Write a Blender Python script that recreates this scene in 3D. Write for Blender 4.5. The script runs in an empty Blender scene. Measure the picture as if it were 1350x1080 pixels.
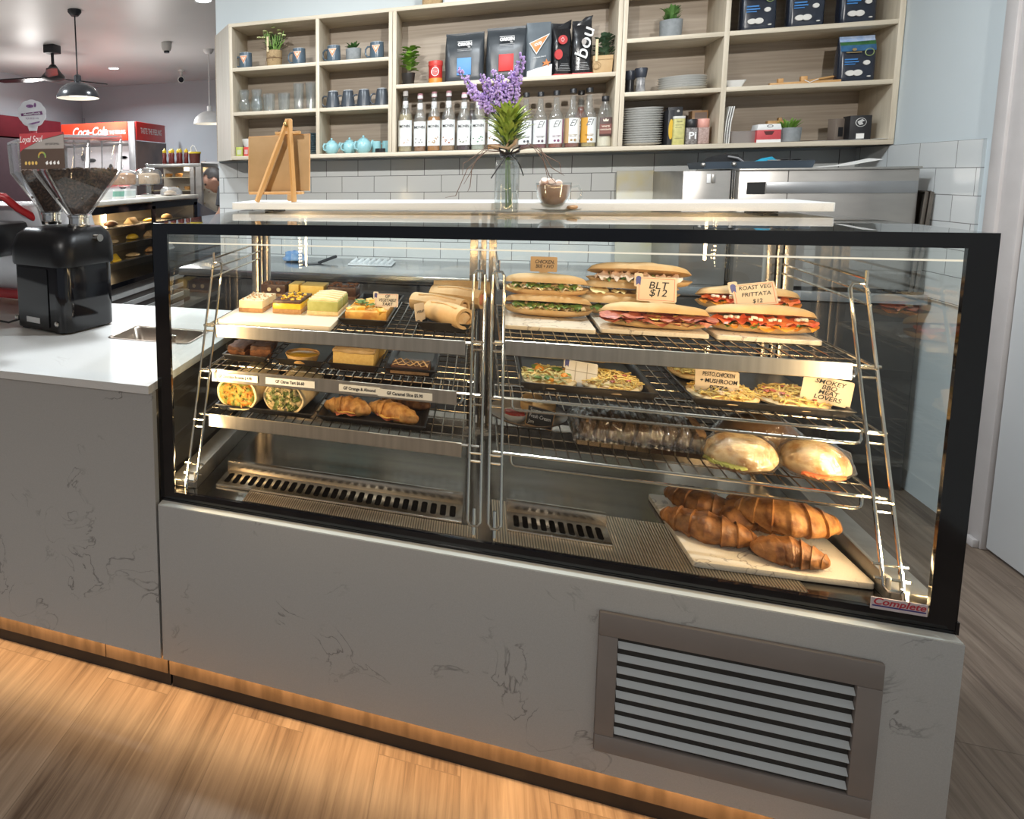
import bpy, bmesh, math, random
from math import sin, cos, pi, radians
from mathutils import Vector, Matrix, noise
random.seed(7)
S = bpy.context.scene
COL = S.collection
S.view_settings.view_transform = 'Standard'
S.view_settings.look = 'None'
S.cycles.max_bounces = 10
S.cycles.transparent_max_bounces = 32
S.cycles.diffuse_bounces = 4
S.cycles.glossy_bounces = 5
S.cycles.transmission_bounces = 6
S.cycles.caustics_reflective = False
S.cycles.caustics_refractive = False
S.cycles.sample_clamp_indirect = 4.0

# ------------------------------------------------------------------ materials
MATS = {}
def _new(name):
    m = bpy.data.materials.new(name); m.use_nodes = True
    nt = m.node_tree; nt.nodes.clear()
    out = nt.nodes.new('ShaderNodeOutputMaterial')
    return m, nt, out
def _N(nt, t, **kw):
    n = nt.nodes.new(t)
    for k, v in kw.items(): setattr(n, k, v)
    return n
def ramp(nt, stops, fac):
    r = _N(nt, 'ShaderNodeValToRGB'); cr = r.color_ramp
    while len(cr.elements) < len(stops): cr.elements.new(.5)
    for e, (p, c) in zip(cr.elements, stops):
        e.position = p; e.color = (c[0], c[1], c[2], 1)
    nt.links.new(fac, r.inputs[0]); return r.outputs[0]
def coords(nt, scale=(1, 1, 1)):
    tc = _N(nt, 'ShaderNodeTexCoord'); mp = _N(nt, 'ShaderNodeMapping')
    mp.inputs['Scale'].default_value = scale
    nt.links.new(tc.outputs['Object'], mp.inputs[0]); return mp.outputs[0]
def srgb(h):
    h = h.lstrip('#'); v = [int(h[i:i+2], 16)/255 for i in (0, 2, 4)]
    return tuple(x/12.92 if x <= .04045 else ((x+.055)/1.055)**2.4 for x in v)
def M(name, col, rough=.5, metal=0., col2=None, scale=12., stretch=(1, 1, 1), bump=0., lo=.35, hi=.65, detail=4., emit=0., coat=0., sss=0., spec=.5, sheen=0.):
    if name in MATS: return MATS[name]
    if isinstance(col, str): col = srgb(col)
    if isinstance(col2, str): col2 = srgb(col2)
    m, nt, out = _new(name)
    p = _N(nt, 'ShaderNodeBsdfPrincipled')
    nt.links.new(p.outputs[0], out.inputs[0])
    p.inputs['Roughness'].default_value = rough; p.inputs['Metallic'].default_value = metal
    p.inputs['Specular IOR Level'].default_value = spec
    p.inputs['Coat Weight'].default_value = coat
    if sss: p.inputs['Subsurface Weight'].default_value = sss; p.inputs['Subsurface Radius'].default_value = (.01, .006, .003)
    nz = _N(nt, 'ShaderNodeTexNoise'); nz.inputs['Scale'].default_value = scale; nz.inputs['Detail'].default_value = detail
    nt.links.new(coords(nt, stretch), nz.inputs[0])
    c2 = col2 if col2 else tuple(x*.9 for x in col)
    nt.links.new(ramp(nt, [(lo, col), (hi, c2)], nz.outputs[0]), p.inputs['Base Color'])
    if bump:
        b = _N(nt, 'ShaderNodeBump'); b.inputs['Strength'].default_value = bump; b.inputs['Distance'].default_value = .004
        nt.links.new(nz.outputs[0], b.inputs['Height']); nt.links.new(b.outputs[0], p.inputs['Normal'])
    if emit:
        p.inputs['Emission Color'].default_value = (*col, 1); p.inputs['Emission Strength'].default_value = emit
    MATS[name] = m; return m
def GLASS(name, tint=(1, 1, 1), refl=1.0, rough=0.0, body=None, bodyamt=0., bump=0., bscale=60):
    """thin clear sheet: transparent + fresnel mirror (+ a little of a body colour)"""
    if name in MATS: return MATS[name]
    m, nt, out = _new(name)
    tr = _N(nt, 'ShaderNodeBsdfTransparent'); tr.inputs[0].default_value = (*tint, 1)
    gl = _N(nt, 'ShaderNodeBsdfGlossy'); gl.inputs['Roughness'].default_value = rough
    fr = _N(nt, 'ShaderNodeLayerWeight'); fr.inputs['Blend'].default_value = .5
    pw = _N(nt, 'ShaderNodeMath', operation='POWER'); pw.inputs[1].default_value = 5.
    nt.links.new(fr.outputs['Facing'], pw.inputs[0])
    ml = _N(nt, 'ShaderNodeMath', operation='MULTIPLY_ADD'); ml.inputs[1].default_value = .9*min(refl, 1.1); ml.inputs[2].default_value = .045*refl
    ml.use_clamp = True
    nt.links.new(pw.outputs[0], ml.inputs[0])
    base = tr.outputs[0]
    if body:
        df = _N(nt, 'ShaderNodeBsdfDiffuse'); df.inputs[0].default_value = (*body, 1)
        mb = _N(nt, 'ShaderNodeMixShader'); mb.inputs[0].default_value = bodyamt
        nt.links.new(base, mb.inputs[1]); nt.links.new(df.outputs[0], mb.inputs[2]); base = mb.outputs[0]
    mx = _N(nt, 'ShaderNodeMixShader')
    nt.links.new(ml.outputs[0], mx.inputs[0]); nt.links.new(base, mx.inputs[1]); nt.links.new(gl.outputs[0], mx.inputs[2])
    if bump:
        nz = _N(nt, 'ShaderNodeTexNoise'); nz.inputs['Scale'].default_value = bscale; nz.inputs['Detail'].default_value = 3; nz.inputs['Distortion'].default_value = 1.5
        nt.links.new(coords(nt, (1, .35, 1)), nz.inputs[0])
        b = _N(nt, 'ShaderNodeBump'); b.inputs['Strength'].default_value = bump; b.inputs['Distance'].default_value = .006
        nt.links.new(nz.outputs[0], b.inputs['Height'])
        nt.links.new(b.outputs[0], gl.inputs['Normal']); nt.links.new(b.outputs[0], fr.inputs['Normal'])
    nt.links.new(mx.outputs[0], out.inputs[0])
    MATS[name] = m; return m
def EMIT(name, col, s):
    if name in MATS: return MATS[name]
    m, nt, out = _new(name)
    e = _N(nt, 'ShaderNodeEmission'); e.inputs[0].default_value = (*col, 1); e.inputs[1].default_value = s
    nt.links.new(e.outputs[0], out.inputs[0]); MATS[name] = m; return m

# ------------------------------------------------------------------ mesh helper
class B:
    def __init__(s): s.b = bmesh.new()
    def box(s, x0, x1, y0, y1, z0, z1, bev=0, mat=None, seg=2):
        t = bmesh.new(); bmesh.ops.create_cube(t, size=1)
        for v in t.verts:
            v.co = Vector(((x0+x1)/2+v.co.x*(x1-x0), (y0+y1)/2+v.co.y*(y1-y0), (z0+z1)/2+v.co.z*(z1-z0)))
        if bev: bmesh.ops.bevel(t, geom=list(t.edges), offset=bev, segments=seg, profile=.5, affect='EDGES')
        s.add(t, mat); return s
    def add(s, t, mat=None):
        if mat is not None: bmesh.ops.transform(t, matrix=mat, verts=t.verts)
        me = bpy.data.meshes.new('tmp'); t.to_mesh(me); t.free(); s.b.from_mesh(me); bpy.data.meshes.remove(me)
    def lathe(s, prof, c=(0, 0, 0), n=24, mat=None, sx=1, sy=1):
        t = bmesh.new(); rings = []
        for r, z in prof:
            if r < 1e-6: rings.append([t.verts.new((c[0], c[1], c[2]+z))])
            else: rings.append([t.verts.new((c[0]+r*sx*cos(2*pi*k/n), c[1]+r*sy*sin(2*pi*k/n), c[2]+z)) for k in range(n)])
        for a, b in zip(rings, rings[1:]):
            for k in range(n):
                q = [a[k % len(a)], a[(k+1) % len(a)], b[(k+1) % len(b)], b[k % len(b)]]
                u = []
                for v in q:
                    if v not in u: u.append(v)
                if len(u) > 2:
                    try: t.faces.new(u)
                    except ValueError: pass
        bmesh.ops.recalc_face_normals(t, faces=t.faces)
        s.add(t, mat); return s
    def tube(s, pts, r, n=8, mat=None, closed=False, flat=1.0):
        t = bmesh.new(); P = [Vector(p) for p in pts]; L = len(P); rings = []
        R = r if isinstance(r, (list, tuple)) else [r]*L
        up = None
        for i, p in enumerate(P):
            if closed: d = P[(i+1) % L]-P[i-1]
            else: d = P[min(i+1, L-1)]-P[max(i-1, 0)]
            if d.length < 1e-9: d = Vector((0, 0, 1))
            d.normalize()
            if up is None:
                up = Vector((0, 0, 1)) if abs(d.z) < .9 else Vector((0, 1, 0))
            a = d.cross(up)
            if a.length < 1e-6: a = d.orthogonal()
            a.normalize(); up = a.cross(d).normalized()
            rings.append([t.verts.new(p+R[i]*(cos(2*pi*k/n)*a+sin(2*pi*k/n)*up*flat)) for k in range(n)])
        rng = range(L) if closed else range(L-1)
        for i in rng:
            a, b = rings[i], rings[(i+1) % L]
            for k in range(n): t.faces.new((a[k], a[(k+1) % n], b[(k+1) % n], b[k]))
        if not closed:
            t.faces.new(rings[0][::-1]); t.faces.new(rings[-1])
        bmesh.ops.recalc_face_normals(t, faces=t.faces)
        s.add(t, mat); return s
    def prism(s, poly, d0, d1, axis='y', mat=None, bev=0):
        """poly: 2-D points; extruded along axis from d0 to d1"""
        t = bmesh.new()
        def P(a, b, d): return {'y': (a, d, b), 'x': (d, a, b), 'z': (a, b, d)}[axis]
        v0 = [t.verts.new(P(a, b, d0)) for a, b in poly]; v1 = [t.verts.new(P(a, b, d1)) for a, b in poly]
        t.faces.new(v0); t.faces.new(v1[::-1]); n = len(poly)
        for k in range(n): t.faces.new((v0[k], v0[(k+1) % n], v1[(k+1) % n], v1[k]))
        bmesh.ops.recalc_face_normals(t, faces=t.faces)
        if bev: bmesh.ops.bevel(t, geom=list(t.edges), offset=bev, segments=2, profile=.5, affect='EDGES')
        s.add(t, mat); return s
    def quad(s, *pts):
        s.b.faces.new([s.b.verts.new(p) for p in pts]); return s
    def ball(s, c, r, sub=2, sc=(1, 1, 1), jit=0, seed=0, mat=None):
        t = bmesh.new(); bmesh.ops.create_icosphere(t, subdivisions=sub, radius=1)
        for v in t.verts:
            k = 1+jit*noise.noise(v.co*1.6+Vector((seed*3.7, seed, 0))) if jit else 1
            v.co = Vector((c[0]+v.co.x*r*sc[0]*k, c[1]+v.co.y*r*sc[1]*k, c[2]+v.co.z*r*sc[2]*k))
        s.add(t, mat); return s
    def loft(s, rings, caps=True, closed=True):
        t = bmesh.new(); R = [[t.verts.new(p) for p in r] for r in rings]; n = len(R[0])
        for a, b in zip(R, R[1:]):
            for k in range(n if closed else n-1): t.faces.new((a[k], a[(k+1) % n], b[(k+1) % n], b[k]))
        if caps and closed: t.faces.new(R[0][::-1]); t.faces.new(R[-1])
        bmesh.ops.recalc_face_normals(t, faces=t.faces)
        s.add(t); return s
    def jitter(s, amt, sc=20, seed=0):
        for v in s.b.verts:
            q = v.co*sc+Vector((seed*7.1, seed*3.3, seed))
            v.co += Vector((noise.noise(q), noise.noise(q+Vector((31, 0, 0))), noise.noise(q+Vector((0, 57, 0)))))*amt
        return s
    def xf(s, mat): bmesh.ops.transform(s.b, matrix=mat, verts=s.b.verts); return s
    def mesh(s, name, smooth=True, ang=.7):
        if smooth:
            for f in s.b.faces: f.smooth = True
            for e in s.b.edges:
                if len(e.link_faces) == 2 and e.calc_face_angle(0) > ang: e.smooth = False
        me = bpy.data.meshes.new(name); s.b.to_mesh(me); s.b.free(); return me
def obj(name, b, m, parent=None, loc=(0, 0, 0), rot=(0, 0, 0), label=None, ang=.7, kind=None):
    me = b.mesh(name, ang=ang) if isinstance(b, B) else b
    o = bpy.data.objects.new(name, me); COL.objects.link(o)
    if m and not me.materials: me.materials.append(m)
    o.location = loc; o.rotation_euler = rot
    if parent: o.parent = parent
    if label: o['label'] = label
    if kind: o['kind'] = kind
    return o
def thing(name, label, cat, loc=(0, 0, 0), rz=0, group=None, rx=0, ry=0):
    o = bpy.data.objects.new(name, None); COL.objects.link(o); o.empty_display_size = .05
    o.location = loc; o.rotation_euler = (rx, ry, rz)
    o['label'] = label; o['category'] = cat
    if group: o['group'] = group
    return o
def tag(o, label, cat, group=None):
    o['label'] = label; o['category'] = cat
    if group: o['group'] = group
    return o
def struct(name, b, m):
    o = obj(name, b, m); o['kind'] = 'structure'; return o
def dup(root, loc, rz, label, group=None, scale=None):
    r = root.copy(); COL.objects.link(r); r.location = loc; r.rotation_euler = (root.rotation_euler[0], root.rotation_euler[1], rz)
    r['label'] = label
    if group: r['group'] = group
    if scale: r.scale = scale
    for ch in list(root.children):
        c = ch.copy(); COL.objects.link(c); c.parent = r
        for g in list(ch.children):
            d = g.copy(); COL.objects.link(d); d.parent = c
    return r
def text(name, s, size, m, parent=None, loc=(0, 0, 0), rot=(pi/2, 0, 0), align='CENTER', sx=1., shear=0., bold=0., spacing=1.):
    cu = bpy.data.curves.new(name, 'FONT'); cu.body = s; cu.size = size; cu.align_x = align; cu.align_y = 'CENTER'
    cu.shear = shear; cu.offset = bold; cu.space_character = spacing; cu.resolution_u = 3
    t = bpy.data.objects.new('tmp_text', cu); COL.objects.link(t)
    dg = bpy.context.evaluated_depsgraph_get()
    me = bpy.data.meshes.new_from_object(t.evaluated_get(dg))
    bpy.data.objects.remove(t); bpy.data.curves.remove(cu)
    me.name = name
    o = bpy.data.objects.new(name, me); COL.objects.link(o); me.materials.clear(); me.materials.append(m)
    o.location = loc; o.rotation_euler = rot; o.scale = (sx, 1, 1)
    if parent: o.parent = parent
    return o
def rrect(w, h, r, n=4, cx=0, cy=0):
    P = []
    for (sx, sy, a0) in ((1, 1, 0), (-1, 1, pi/2), (-1, -1, pi), (1, -1, 3*pi/2)):
        for k in range(n+1):
            a = a0+pi/2*k/n
            P.append((cx+sx*(w/2-r)+r*cos(a), cy+sy*(h/2-r)+r*sin(a)))
    return P
def ellipse(w, h, n=20, cx=0, cy=0): return [(cx+w/2*cos(2*pi*k/n), cy+h/2*sin(2*pi*k/n)) for k in range(n)]
def T(x, y, z): return Matrix.Translation((x, y, z))
def RZ(a): return Matrix.Rotation(a, 4, 'Z')
def RX(a): return Matrix.Rotation(a, 4, 'X')
def RY(a): return Matrix.Rotation(a, 4, 'Y')
def light(name, kind, loc, energy, col, size=.1, size_y=None, rot=(0, 0, 0), spread=None, spot=None):
    l = bpy.data.lights.new(name, kind); l.energy = energy; l.color = col
    if kind == 'AREA':
        l.size = size
        if size_y: l.shape = 'RECTANGLE'; l.size_y = size_y
        else: l.shape = 'DISK'
        if spread: l.spread = spread
    elif kind == 'SPOT': l.spot_size = spot; l.spot_blend = .6; l.shadow_soft_size = size
    else: l.shadow_soft_size = size
    o = bpy.data.objects.new(name, l); COL.objects.link(o); o.location = loc; o.rotation_euler = rot; return o
# ------------------------------------------------------------------ special materials
def stone_mat(name, base, vein, vamt=.8, vs=5., mk=(.57, .68)):
    m, nt, out = _new(name)
    p = _N(nt, 'ShaderNodeBsdfPrincipled'); p.inputs['Roughness'].default_value = .28; p.inputs['Specular IOR Level'].default_value = .4
    L = nt.links.new; co = coords(nt)
    w = _N(nt, 'ShaderNodeTexNoise'); w.inputs['Scale'].default_value = vs; w.inputs['Detail'].default_value = 5; w.inputs['Distortion'].default_value = 1.2
    L(co, w.inputs[0])
    thin = ramp(nt, [(.484, (0, 0, 0)), (.5, (1, 1, 1)), (.516, (0, 0, 0))], w.outputs[0])
    k = _N(nt, 'ShaderNodeTexNoise'); k.inputs['Scale'].default_value = 7.5; k.inputs['Detail'].default_value = 2
    mp = _N(nt, 'ShaderNodeMapping'); mp.inputs['Location'].default_value = (3.1, 7.7, 1.3); L(co, mp.inputs[0]); L(mp.outputs[0], k.inputs[0])
    msk = ramp(nt, [(mk[0], (0, 0, 0)), (mk[1], (1, 1, 1))], k.outputs[0])
    mu = _N(nt, 'ShaderNodeMath', operation='MULTIPLY'); L(thin, mu.inputs[0]); L(msk, mu.inputs[1])
    m2 = _N(nt, 'ShaderNodeMath', operation='MULTIPLY'); L(mu.outputs[0], m2.inputs[0]); m2.inputs[1].default_value = vamt
    g = _N(nt, 'ShaderNodeTexNoise'); g.inputs['Scale'].default_value = 500; L(co, g.inputs[0])
    bc = ramp(nt, [(.3, tuple(x*.93 for x in base)), (.7, tuple(min(1, x*1.04) for x in base))], g.outputs[0])
    mx = _N(nt, 'ShaderNodeMix', data_type='RGBA'); L(m2.outputs[0], mx.inputs[0]); L(bc, mx.inputs[6]); mx.inputs[7].default_value = (*vein, 1)
    L(mx.outputs[2], p.inputs['Base Color']); L(p.outputs[0], out.inputs[0]); return m
def tile_mat(name, ax, x0, z0, bw, bh, col, grout):
    m, nt, out = _new(name); L = nt.links.new
    p = _N(nt, 'ShaderNodeBsdfPrincipled'); p.inputs['Roughness'].default_value = .12
    tc = _N(nt, 'ShaderNodeTexCoord'); sp = _N(nt, 'ShaderNodeSeparateXYZ'); cb = _N(nt, 'ShaderNodeCombineXYZ')
    L(tc.outputs['Object'], sp.inputs[0])
    for i, (src, off) in enumerate(((ax, x0), ('Z', z0))):
        s = _N(nt, 'ShaderNodeMath', operation='SUBTRACT'); s.inputs[1].default_value = off
        L(sp.outputs[src], s.inputs[0]); L(s.outputs[0], cb.inputs[i])
    br = _N(nt, 'ShaderNodeTexBrick'); br.inputs['Scale'].default_value = 1.
    br.inputs['Brick Width'].default_value = bw; br.inputs['Row Height'].default_value = bh
    br.inputs['Mortar Size'].default_value = .0016; br.inputs['Mortar Smooth'].default_value = .2; br.inputs['Bias'].default_value = 0
    br.inputs['Color1'].default_value = (*col, 1); br.inputs['Color2'].default_value = (*[c*.95 for c in col], 1); br.inputs['Mortar'].default_value = (*grout, 1)
    L(cb.outputs[0], br.inputs[0]); L(br.outputs['Color'], p.inputs['Base Color'])
    b = _N(nt, 'ShaderNodeBump'); b.inputs['Strength'].default_value = .4; b.inputs['Distance'].default_value = .002; b.invert = True
    L(br.outputs['Fac'], b.inputs['Height']); L(b.outputs[0], p.inputs['Normal']); L(p.outputs[0], out.inputs[0]); return m
def floor_mat():
    m, nt, out = _new('floor_planks'); L = nt.links.new
    p = _N(nt, 'ShaderNodeBsdfPrincipled'); p.inputs['Roughness'].default_value = .42; p.inputs['Specular IOR Level'].default_value = .35
    tc = _N(nt, 'ShaderNodeTexCoord'); mp = _N(nt, 'ShaderNodeMapping'); mp.inputs['Rotation'].default_value = (0, 0, pi/2)
    L(tc.outputs['Object'], mp.inputs[0])
    br = _N(nt, 'ShaderNodeTexBrick'); br.inputs['Scale'].default_value = 1.; br.inputs['Brick Width'].default_value = 1.2; br.inputs['Row Height'].default_value = .178
    br.offset = .37; br.inputs['Mortar Size'].default_value = .0012; br.inputs['Mortar Smooth'].default_value = .1
    br.inputs['Color1'].default_value = (.18, .18, .18, 1); br.inputs['Color2'].default_value = (.86, .86, .86, 1); br.inputs['Mortar'].default_value = (.02, .02, .02, 1)
    L(mp.outputs[0], br.inputs[0])
    sep = _N(nt, 'ShaderNodeSeparateColor'); L(br.outputs['Color'], sep.inputs[0])
    # grain runs along world y, shifted per plank
    cb = _N(nt, 'ShaderNodeCombineXYZ'); ml = _N(nt, 'ShaderNodeMath', operation='MULTIPLY'); ml.inputs[1].default_value = 37.
    L(sep.outputs[0], ml.inputs[0]); L(ml.outputs[0], cb.inputs[2])
    va = _N(nt, 'ShaderNodeVectorMath', operation='ADD'); L(tc.outputs['Object'], va.inputs[0]); L(cb.outputs[0], va.inputs[1])
    m2 = _N(nt, 'ShaderNodeMapping'); m2.inputs['Scale'].default_value = (30, 1.2, 1); L(va.outputs[0], m2.inputs[0])
    n1 = _N(nt, 'ShaderNodeTexNoise'); n1.inputs['Scale'].default_value = 2.2; n1.inputs['Detail'].default_value = 8; n1.inputs['Roughness'].default_value = .65; n1.inputs['Distortion'].default_value = .6
    L(m2.outputs[0], n1.inputs[0])
    m3 = _N(nt, 'ShaderNodeMapping'); m3.inputs['Scale'].default_value = (6.0, .9, 1); L(va.outputs[0], m3.inputs[0])
    n2 = _N(nt, 'ShaderNodeTexNoise'); n2.inputs['Scale'].default_value = 1.5; n2.inputs['Detail'].default_value = 4; L(m3.outputs[0], n2.inputs[0])
    ad = _N(nt, 'ShaderNodeMath', operation='ADD'); L(n1.outputs[0], ad.inputs[0]); L(n2.outputs[0], ad.inputs[1])
    ad2 = _N(nt, 'ShaderNodeMath', operation='MULTIPLY_ADD'); L(sep.outputs[0], ad2.inputs[0]); ad2.inputs[1].default_value = .04; L(ad.outputs[0], ad2.inputs[2])
    c = ramp(nt, [(.33, (.07, .048, .036)), (.46, (.19, .145, .115)), (.55, (.29, .235, .19)), (.68, (.43, .365, .30))], None) if False else None
    r = _N(nt, 'ShaderNodeValToRGB'); cr = r.color_ramp
    for k in range(2): cr.elements.new(.5)
    for e, (q, cc) in zip(cr.elements, [(.34, (.065, .043, .031)), (.46, (.16, .118, .088)), (.54, (.215, .165, .125)), (.68, (.30, .24, .185))]):
        e.position = q; e.color = (*cc, 1)
    hf = _N(nt, 'ShaderNodeMath', operation='MULTIPLY'); hf.inputs[1].default_value = .48; L(ad2.outputs[0], hf.inputs[0]); L(hf.outputs[0], r.inputs[0])
    mx = _N(nt, 'ShaderNodeMix', data_type='RGBA'); L(br.outputs['Fac'], mx.inputs[0]); L(r.outputs[0], mx.inputs[6]); mx.inputs[7].default_value = (.13, .097, .074, 1)
    L(mx.outputs[2], p.inputs['Base Color'])
    b = _N(nt, 'ShaderNodeBump'); b.inputs['Strength'].default_value = .25; b.inputs['Distance'].default_value = .002
    L(n1.outputs[0], b.inputs['Height']); L(b.outputs[0], p.inputs['Normal']); L(p.outputs[0], out.inputs[0]); return m
STONE = stone_mat('veined_stone', (.44, .44, .43), (.15, .15, .145), .85, 8.5, (.53, .66))
STONE_TOP = stone_mat('white_stone', (.74, .74, .72), (.55, .53, .50), .5)
MARBLE = stone_mat('marble_board', (.70, .63, .53), (.24, .20, .17), .95, 11., (.44, .52))
KICK = M('copper_kick', (.13, .088, .056), .42, .1, (.08, .053, .032), 5, (9, 1, 1.2), detail=6)
BLACK = M('black_gloss', (.006, .006, .008), .08)
BLACKM = M('black_matt', (.012, .012, .014), .5)
BLACKP = M('black_plastic', (.014, .014, .016), .28, col2=(.02, .02, .022))
STEEL = M('brushed_steel', (.62, .60, .57), .25, 1., (.52, .50, .47), 40, (.05, 1, 1))
STEELD = M('deck_steel', (.25, .23, .20), .16, 1., (.20, .185, .165), 30, (.06, 1, 1))
STEELG = M('grey_steel', (.42, .41, .39), .38, .9, (.36, .35, .33), 30, (1, 1, .08))
CHROME = M('chrome', (.78, .75, .70), .12, 1.)
WHITE = M('white_plain', (.80, .80, .79), .45, col2=(.78, .78, .77))
PAPER = M('white_paper', (.82, .81, .78), .7, col2=(.80, .79, .76))
INK = M('black_ink', (.012, .012, .014), .6)
GL_CASE = GLASS('case_glass', (.955, .975, .965), .75)
GL_TOP = GLASS('case_top_glass', (.80, .83, .82), 1.25)
GL_REAR = GLASS('rear_door_glass', (.80, .84, .84), 1.6)
GL = GLASS('clear_glass', (.93, .95, .95), 2.4, body=(.7, .74, .75), bodyamt=.06)
GL_SIDE = GLASS('side_glass', (.86, .88, .86), 2.4)

# ------------------------------------------------------------------ room
WALLP = M('wall_paint', (.66, .73, .76), .6, col2=(.64, .71, .74), scale=2)
WALLG = M('far_wall_paint', (.36, .375, .40), .6, col2=(.33, .345, .37), scale=1.2)
struct('floor', B().box(-9, 4, -5, 9, -.05, 0), floor_mat())
struct('ceiling', B().box(-9, 4, -5, 9, 2.7, 2.8), M('ceiling_paint', (.60, .58, .57), .42, col2=(.57, .55, .54), scale=1.5, spec=.6))
struct('wall_back', B().box(-.85, 2.55, 2.43, 2.55, 0, 2.7), WALLP)
struct('trim_1', B().box(-.845, 2.388, 2.42, 2.43, .80, 1.3978), tile_mat('back_tiles', 'X', .0393, 1.2088, .19, .095, (.74, .76, .75), (.10, .10, .10)))
b = B(); b.box(2.39, 2.5, 1.55, 2.55, 0, 2.7); b.box(2.39, 2.5, .58, 1.55, 2.1, 2.7); b.box(2.39, 2.5, -5, .58, 0, 2.7)
struct('wall_right', b, WALLP)
struct('trim_2', B().box(2.38, 2.39, 1.62, 2.42, .80, 1.405), tile_mat('side_tiles', 'Y', 1.958-.1*1.0625, 1.305, .2125, .1, (.76, .79, .79), (.22, .22, .22)))
struct('wall_far', B().box(-5.3, 2.55, 7.2, 7.35, 0, 2.7), WALLG)
struct('wall_left', B().box(-5.3, -5.12, -5, 7.2, 0, 2.7), WALLG)
AR = M('architrave_paint', (.55, .52, .51), .4, col2=(.52, .49, .48))
d = thing('door_1', 'plain white door at the far right edge with a pale grey frame', 'door', (2.385, 1.0, 0)); d['kind'] = 'structure'
f = obj('door_frame', B().box(-.012, .03, .42, .55, 0, 2.16, .004).box(-.022, .03, .50, .555, 0, 2.16, .004).box(-.012, .03, -.5, -.42, 0, 2.1, .004).box(-.012, .03, -.5, .55, 2.08, 2.18, .004), AR, d)
obj('door_leaf', B().box(.0, .035, -.415, .415, .012, 2.07, .002), M('door_white', (.72, .74, .75), .35, col2=(.70, .72, .73), scale=2), d)
obj('door_stop', B().box(-.03, -.012, .425, .47, .0, .03, .004), AR, d)

# ------------------------------------------------------------------ stone counters
cl = thing('service_counter', 'white stone topped counter with grey veined front under the coffee grinder', 'counter', (-1.3, 0, 0))
X0, X1 = -1.3, 1.294
sx0, sx1, sy0, sy1 = 1.3-.352, 1.3-.085, .338, .50
top = B().box(X0, sx0, -.034, .815, .800, .820).box(sx1, X1, -.034, .815, .800, .820).box(sx0, sx1, -.034, sy0, .800, .820).box(sx0, sx1, sy1, .815, .800, .820)
obj('countertop', top, STONE_TOP, cl)
obj('front_panel', B().box(X0, X1+.003, -.0236, -.004, .117, .7995), STONE, cl)
obj('end_panel', B().box(X1-.02, X1, .0, .80, .117, .7995), M('dark_side_panel', (.035, .03, .026), .45), cl, label='dark side panel')
obj('kickboard', B().box(X0, -.19+1.3, .014, .026, .046, .117).box(-.187+1.3, X1, .014, .026, .046, .117), KICK, cl)
obj('plinth', B().box(X0, X1, .030, .05, 0, .117), BLACKM, cl)
rn = thing('rinser_sink', 'small stainless rinser sink sunk into the white countertop', 'sink', (-.2185, .419, .82))
hw, hd = (sx1-sx0)/2, (sy1-sy0)/2
b = B(); rim = [(-hw-.006, -hd-.006), (hw+.006, -hd-.006), (hw+.006, hd+.006), (-hw-.006, hd+.006)]
def rr(w, h, r, z): return [(x, y, z) for x, y in rrect(w, h, r)]
b.loft([rr(2*hw+.012, 2*hd+.012, .02, .0015), rr(2*hw-.006, 2*hd-.006, .02, .0015), rr(2*hw-.014, 2*hd-.014, .02, -.002), rr(2*hw-.045, 2*hd-.045, .03, -.05), rr(.02, .02, .009, -.052)], caps=False)
obj('basin', b, M('basin_steel', (.42, .36, .30), .28, 1., (.36, .30, .25), 20), rn)
obj('spray_nozzle', B().lathe([(0, 0), (.012, 0), (.012, .01), (.006, .014), (.006, .04), (.009, .044), (.009, .052), (0, .054)], (.05, 0, -.0505)), CHROME, rn)

bs = thing('stone_cabinet', 'grey veined stone cabinet under the lit food display with a louvred vent', 'cabinet', (0, 0, 0))
obj('front_panel', B().box(.003, 1.5, -.0236, 0, .117, .5205, .0015), STONE, bs)
obj('side_panel', B().box(1.48, 1.5, 0, .70, .0, .519), STONE, bs)
obj('ledge_top', B().box(.003, 1.4985, -.0225, .70, .505, .5225, .001), M('ledge_stone', (.60, .61, .58), .35, col2=(.58, .59, .56)), bs)
obj('kickboard', B().box(0, 1.475, .014, .026, .046, .117), KICK, bs)
obj('plinth', B().box(0, 1.475, .030, .05, 0, .117), BLACKM, bs)
GF = M('vent_frame_grey', (.23, .205, .19), .45, col2=(.21, .187, .173))
v = obj('vent_frame', B().box(.96, 1.3955, -.034, -.0236, .418, .466, .003).box(.96, 1.3955, -.034, -.0236, .172, .2085, .003)
        .box(.96, .9935, -.0335, -.0236, .2085, .418, .002).box(1.3595, 1.3955, -.0335, -.0236, .2085, .418, .002), GF, bs, label='grey brown vent frame')
obj('vent_shade_sheet', B().box(.985, 1.37, -.0245, -.0238, .20, .43), M('vent_shadow', (.05, .048, .046), .9, spec=0.), v)  # dark sheet over the stone paints the shade between the slats
for k in range(8):
    z = .396-k*.0258
    obj('louvre_slat', B().prism([(-.0248, z+.0115), (-.0258, z+.0125), (-.0335, z+.0030), (-.0328, z+.0018)], .9945, 1.3585, 'x'), M('louvre_grey', (.46, .50, .52), .45, col2=(.43, .47, .49)), v)

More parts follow.
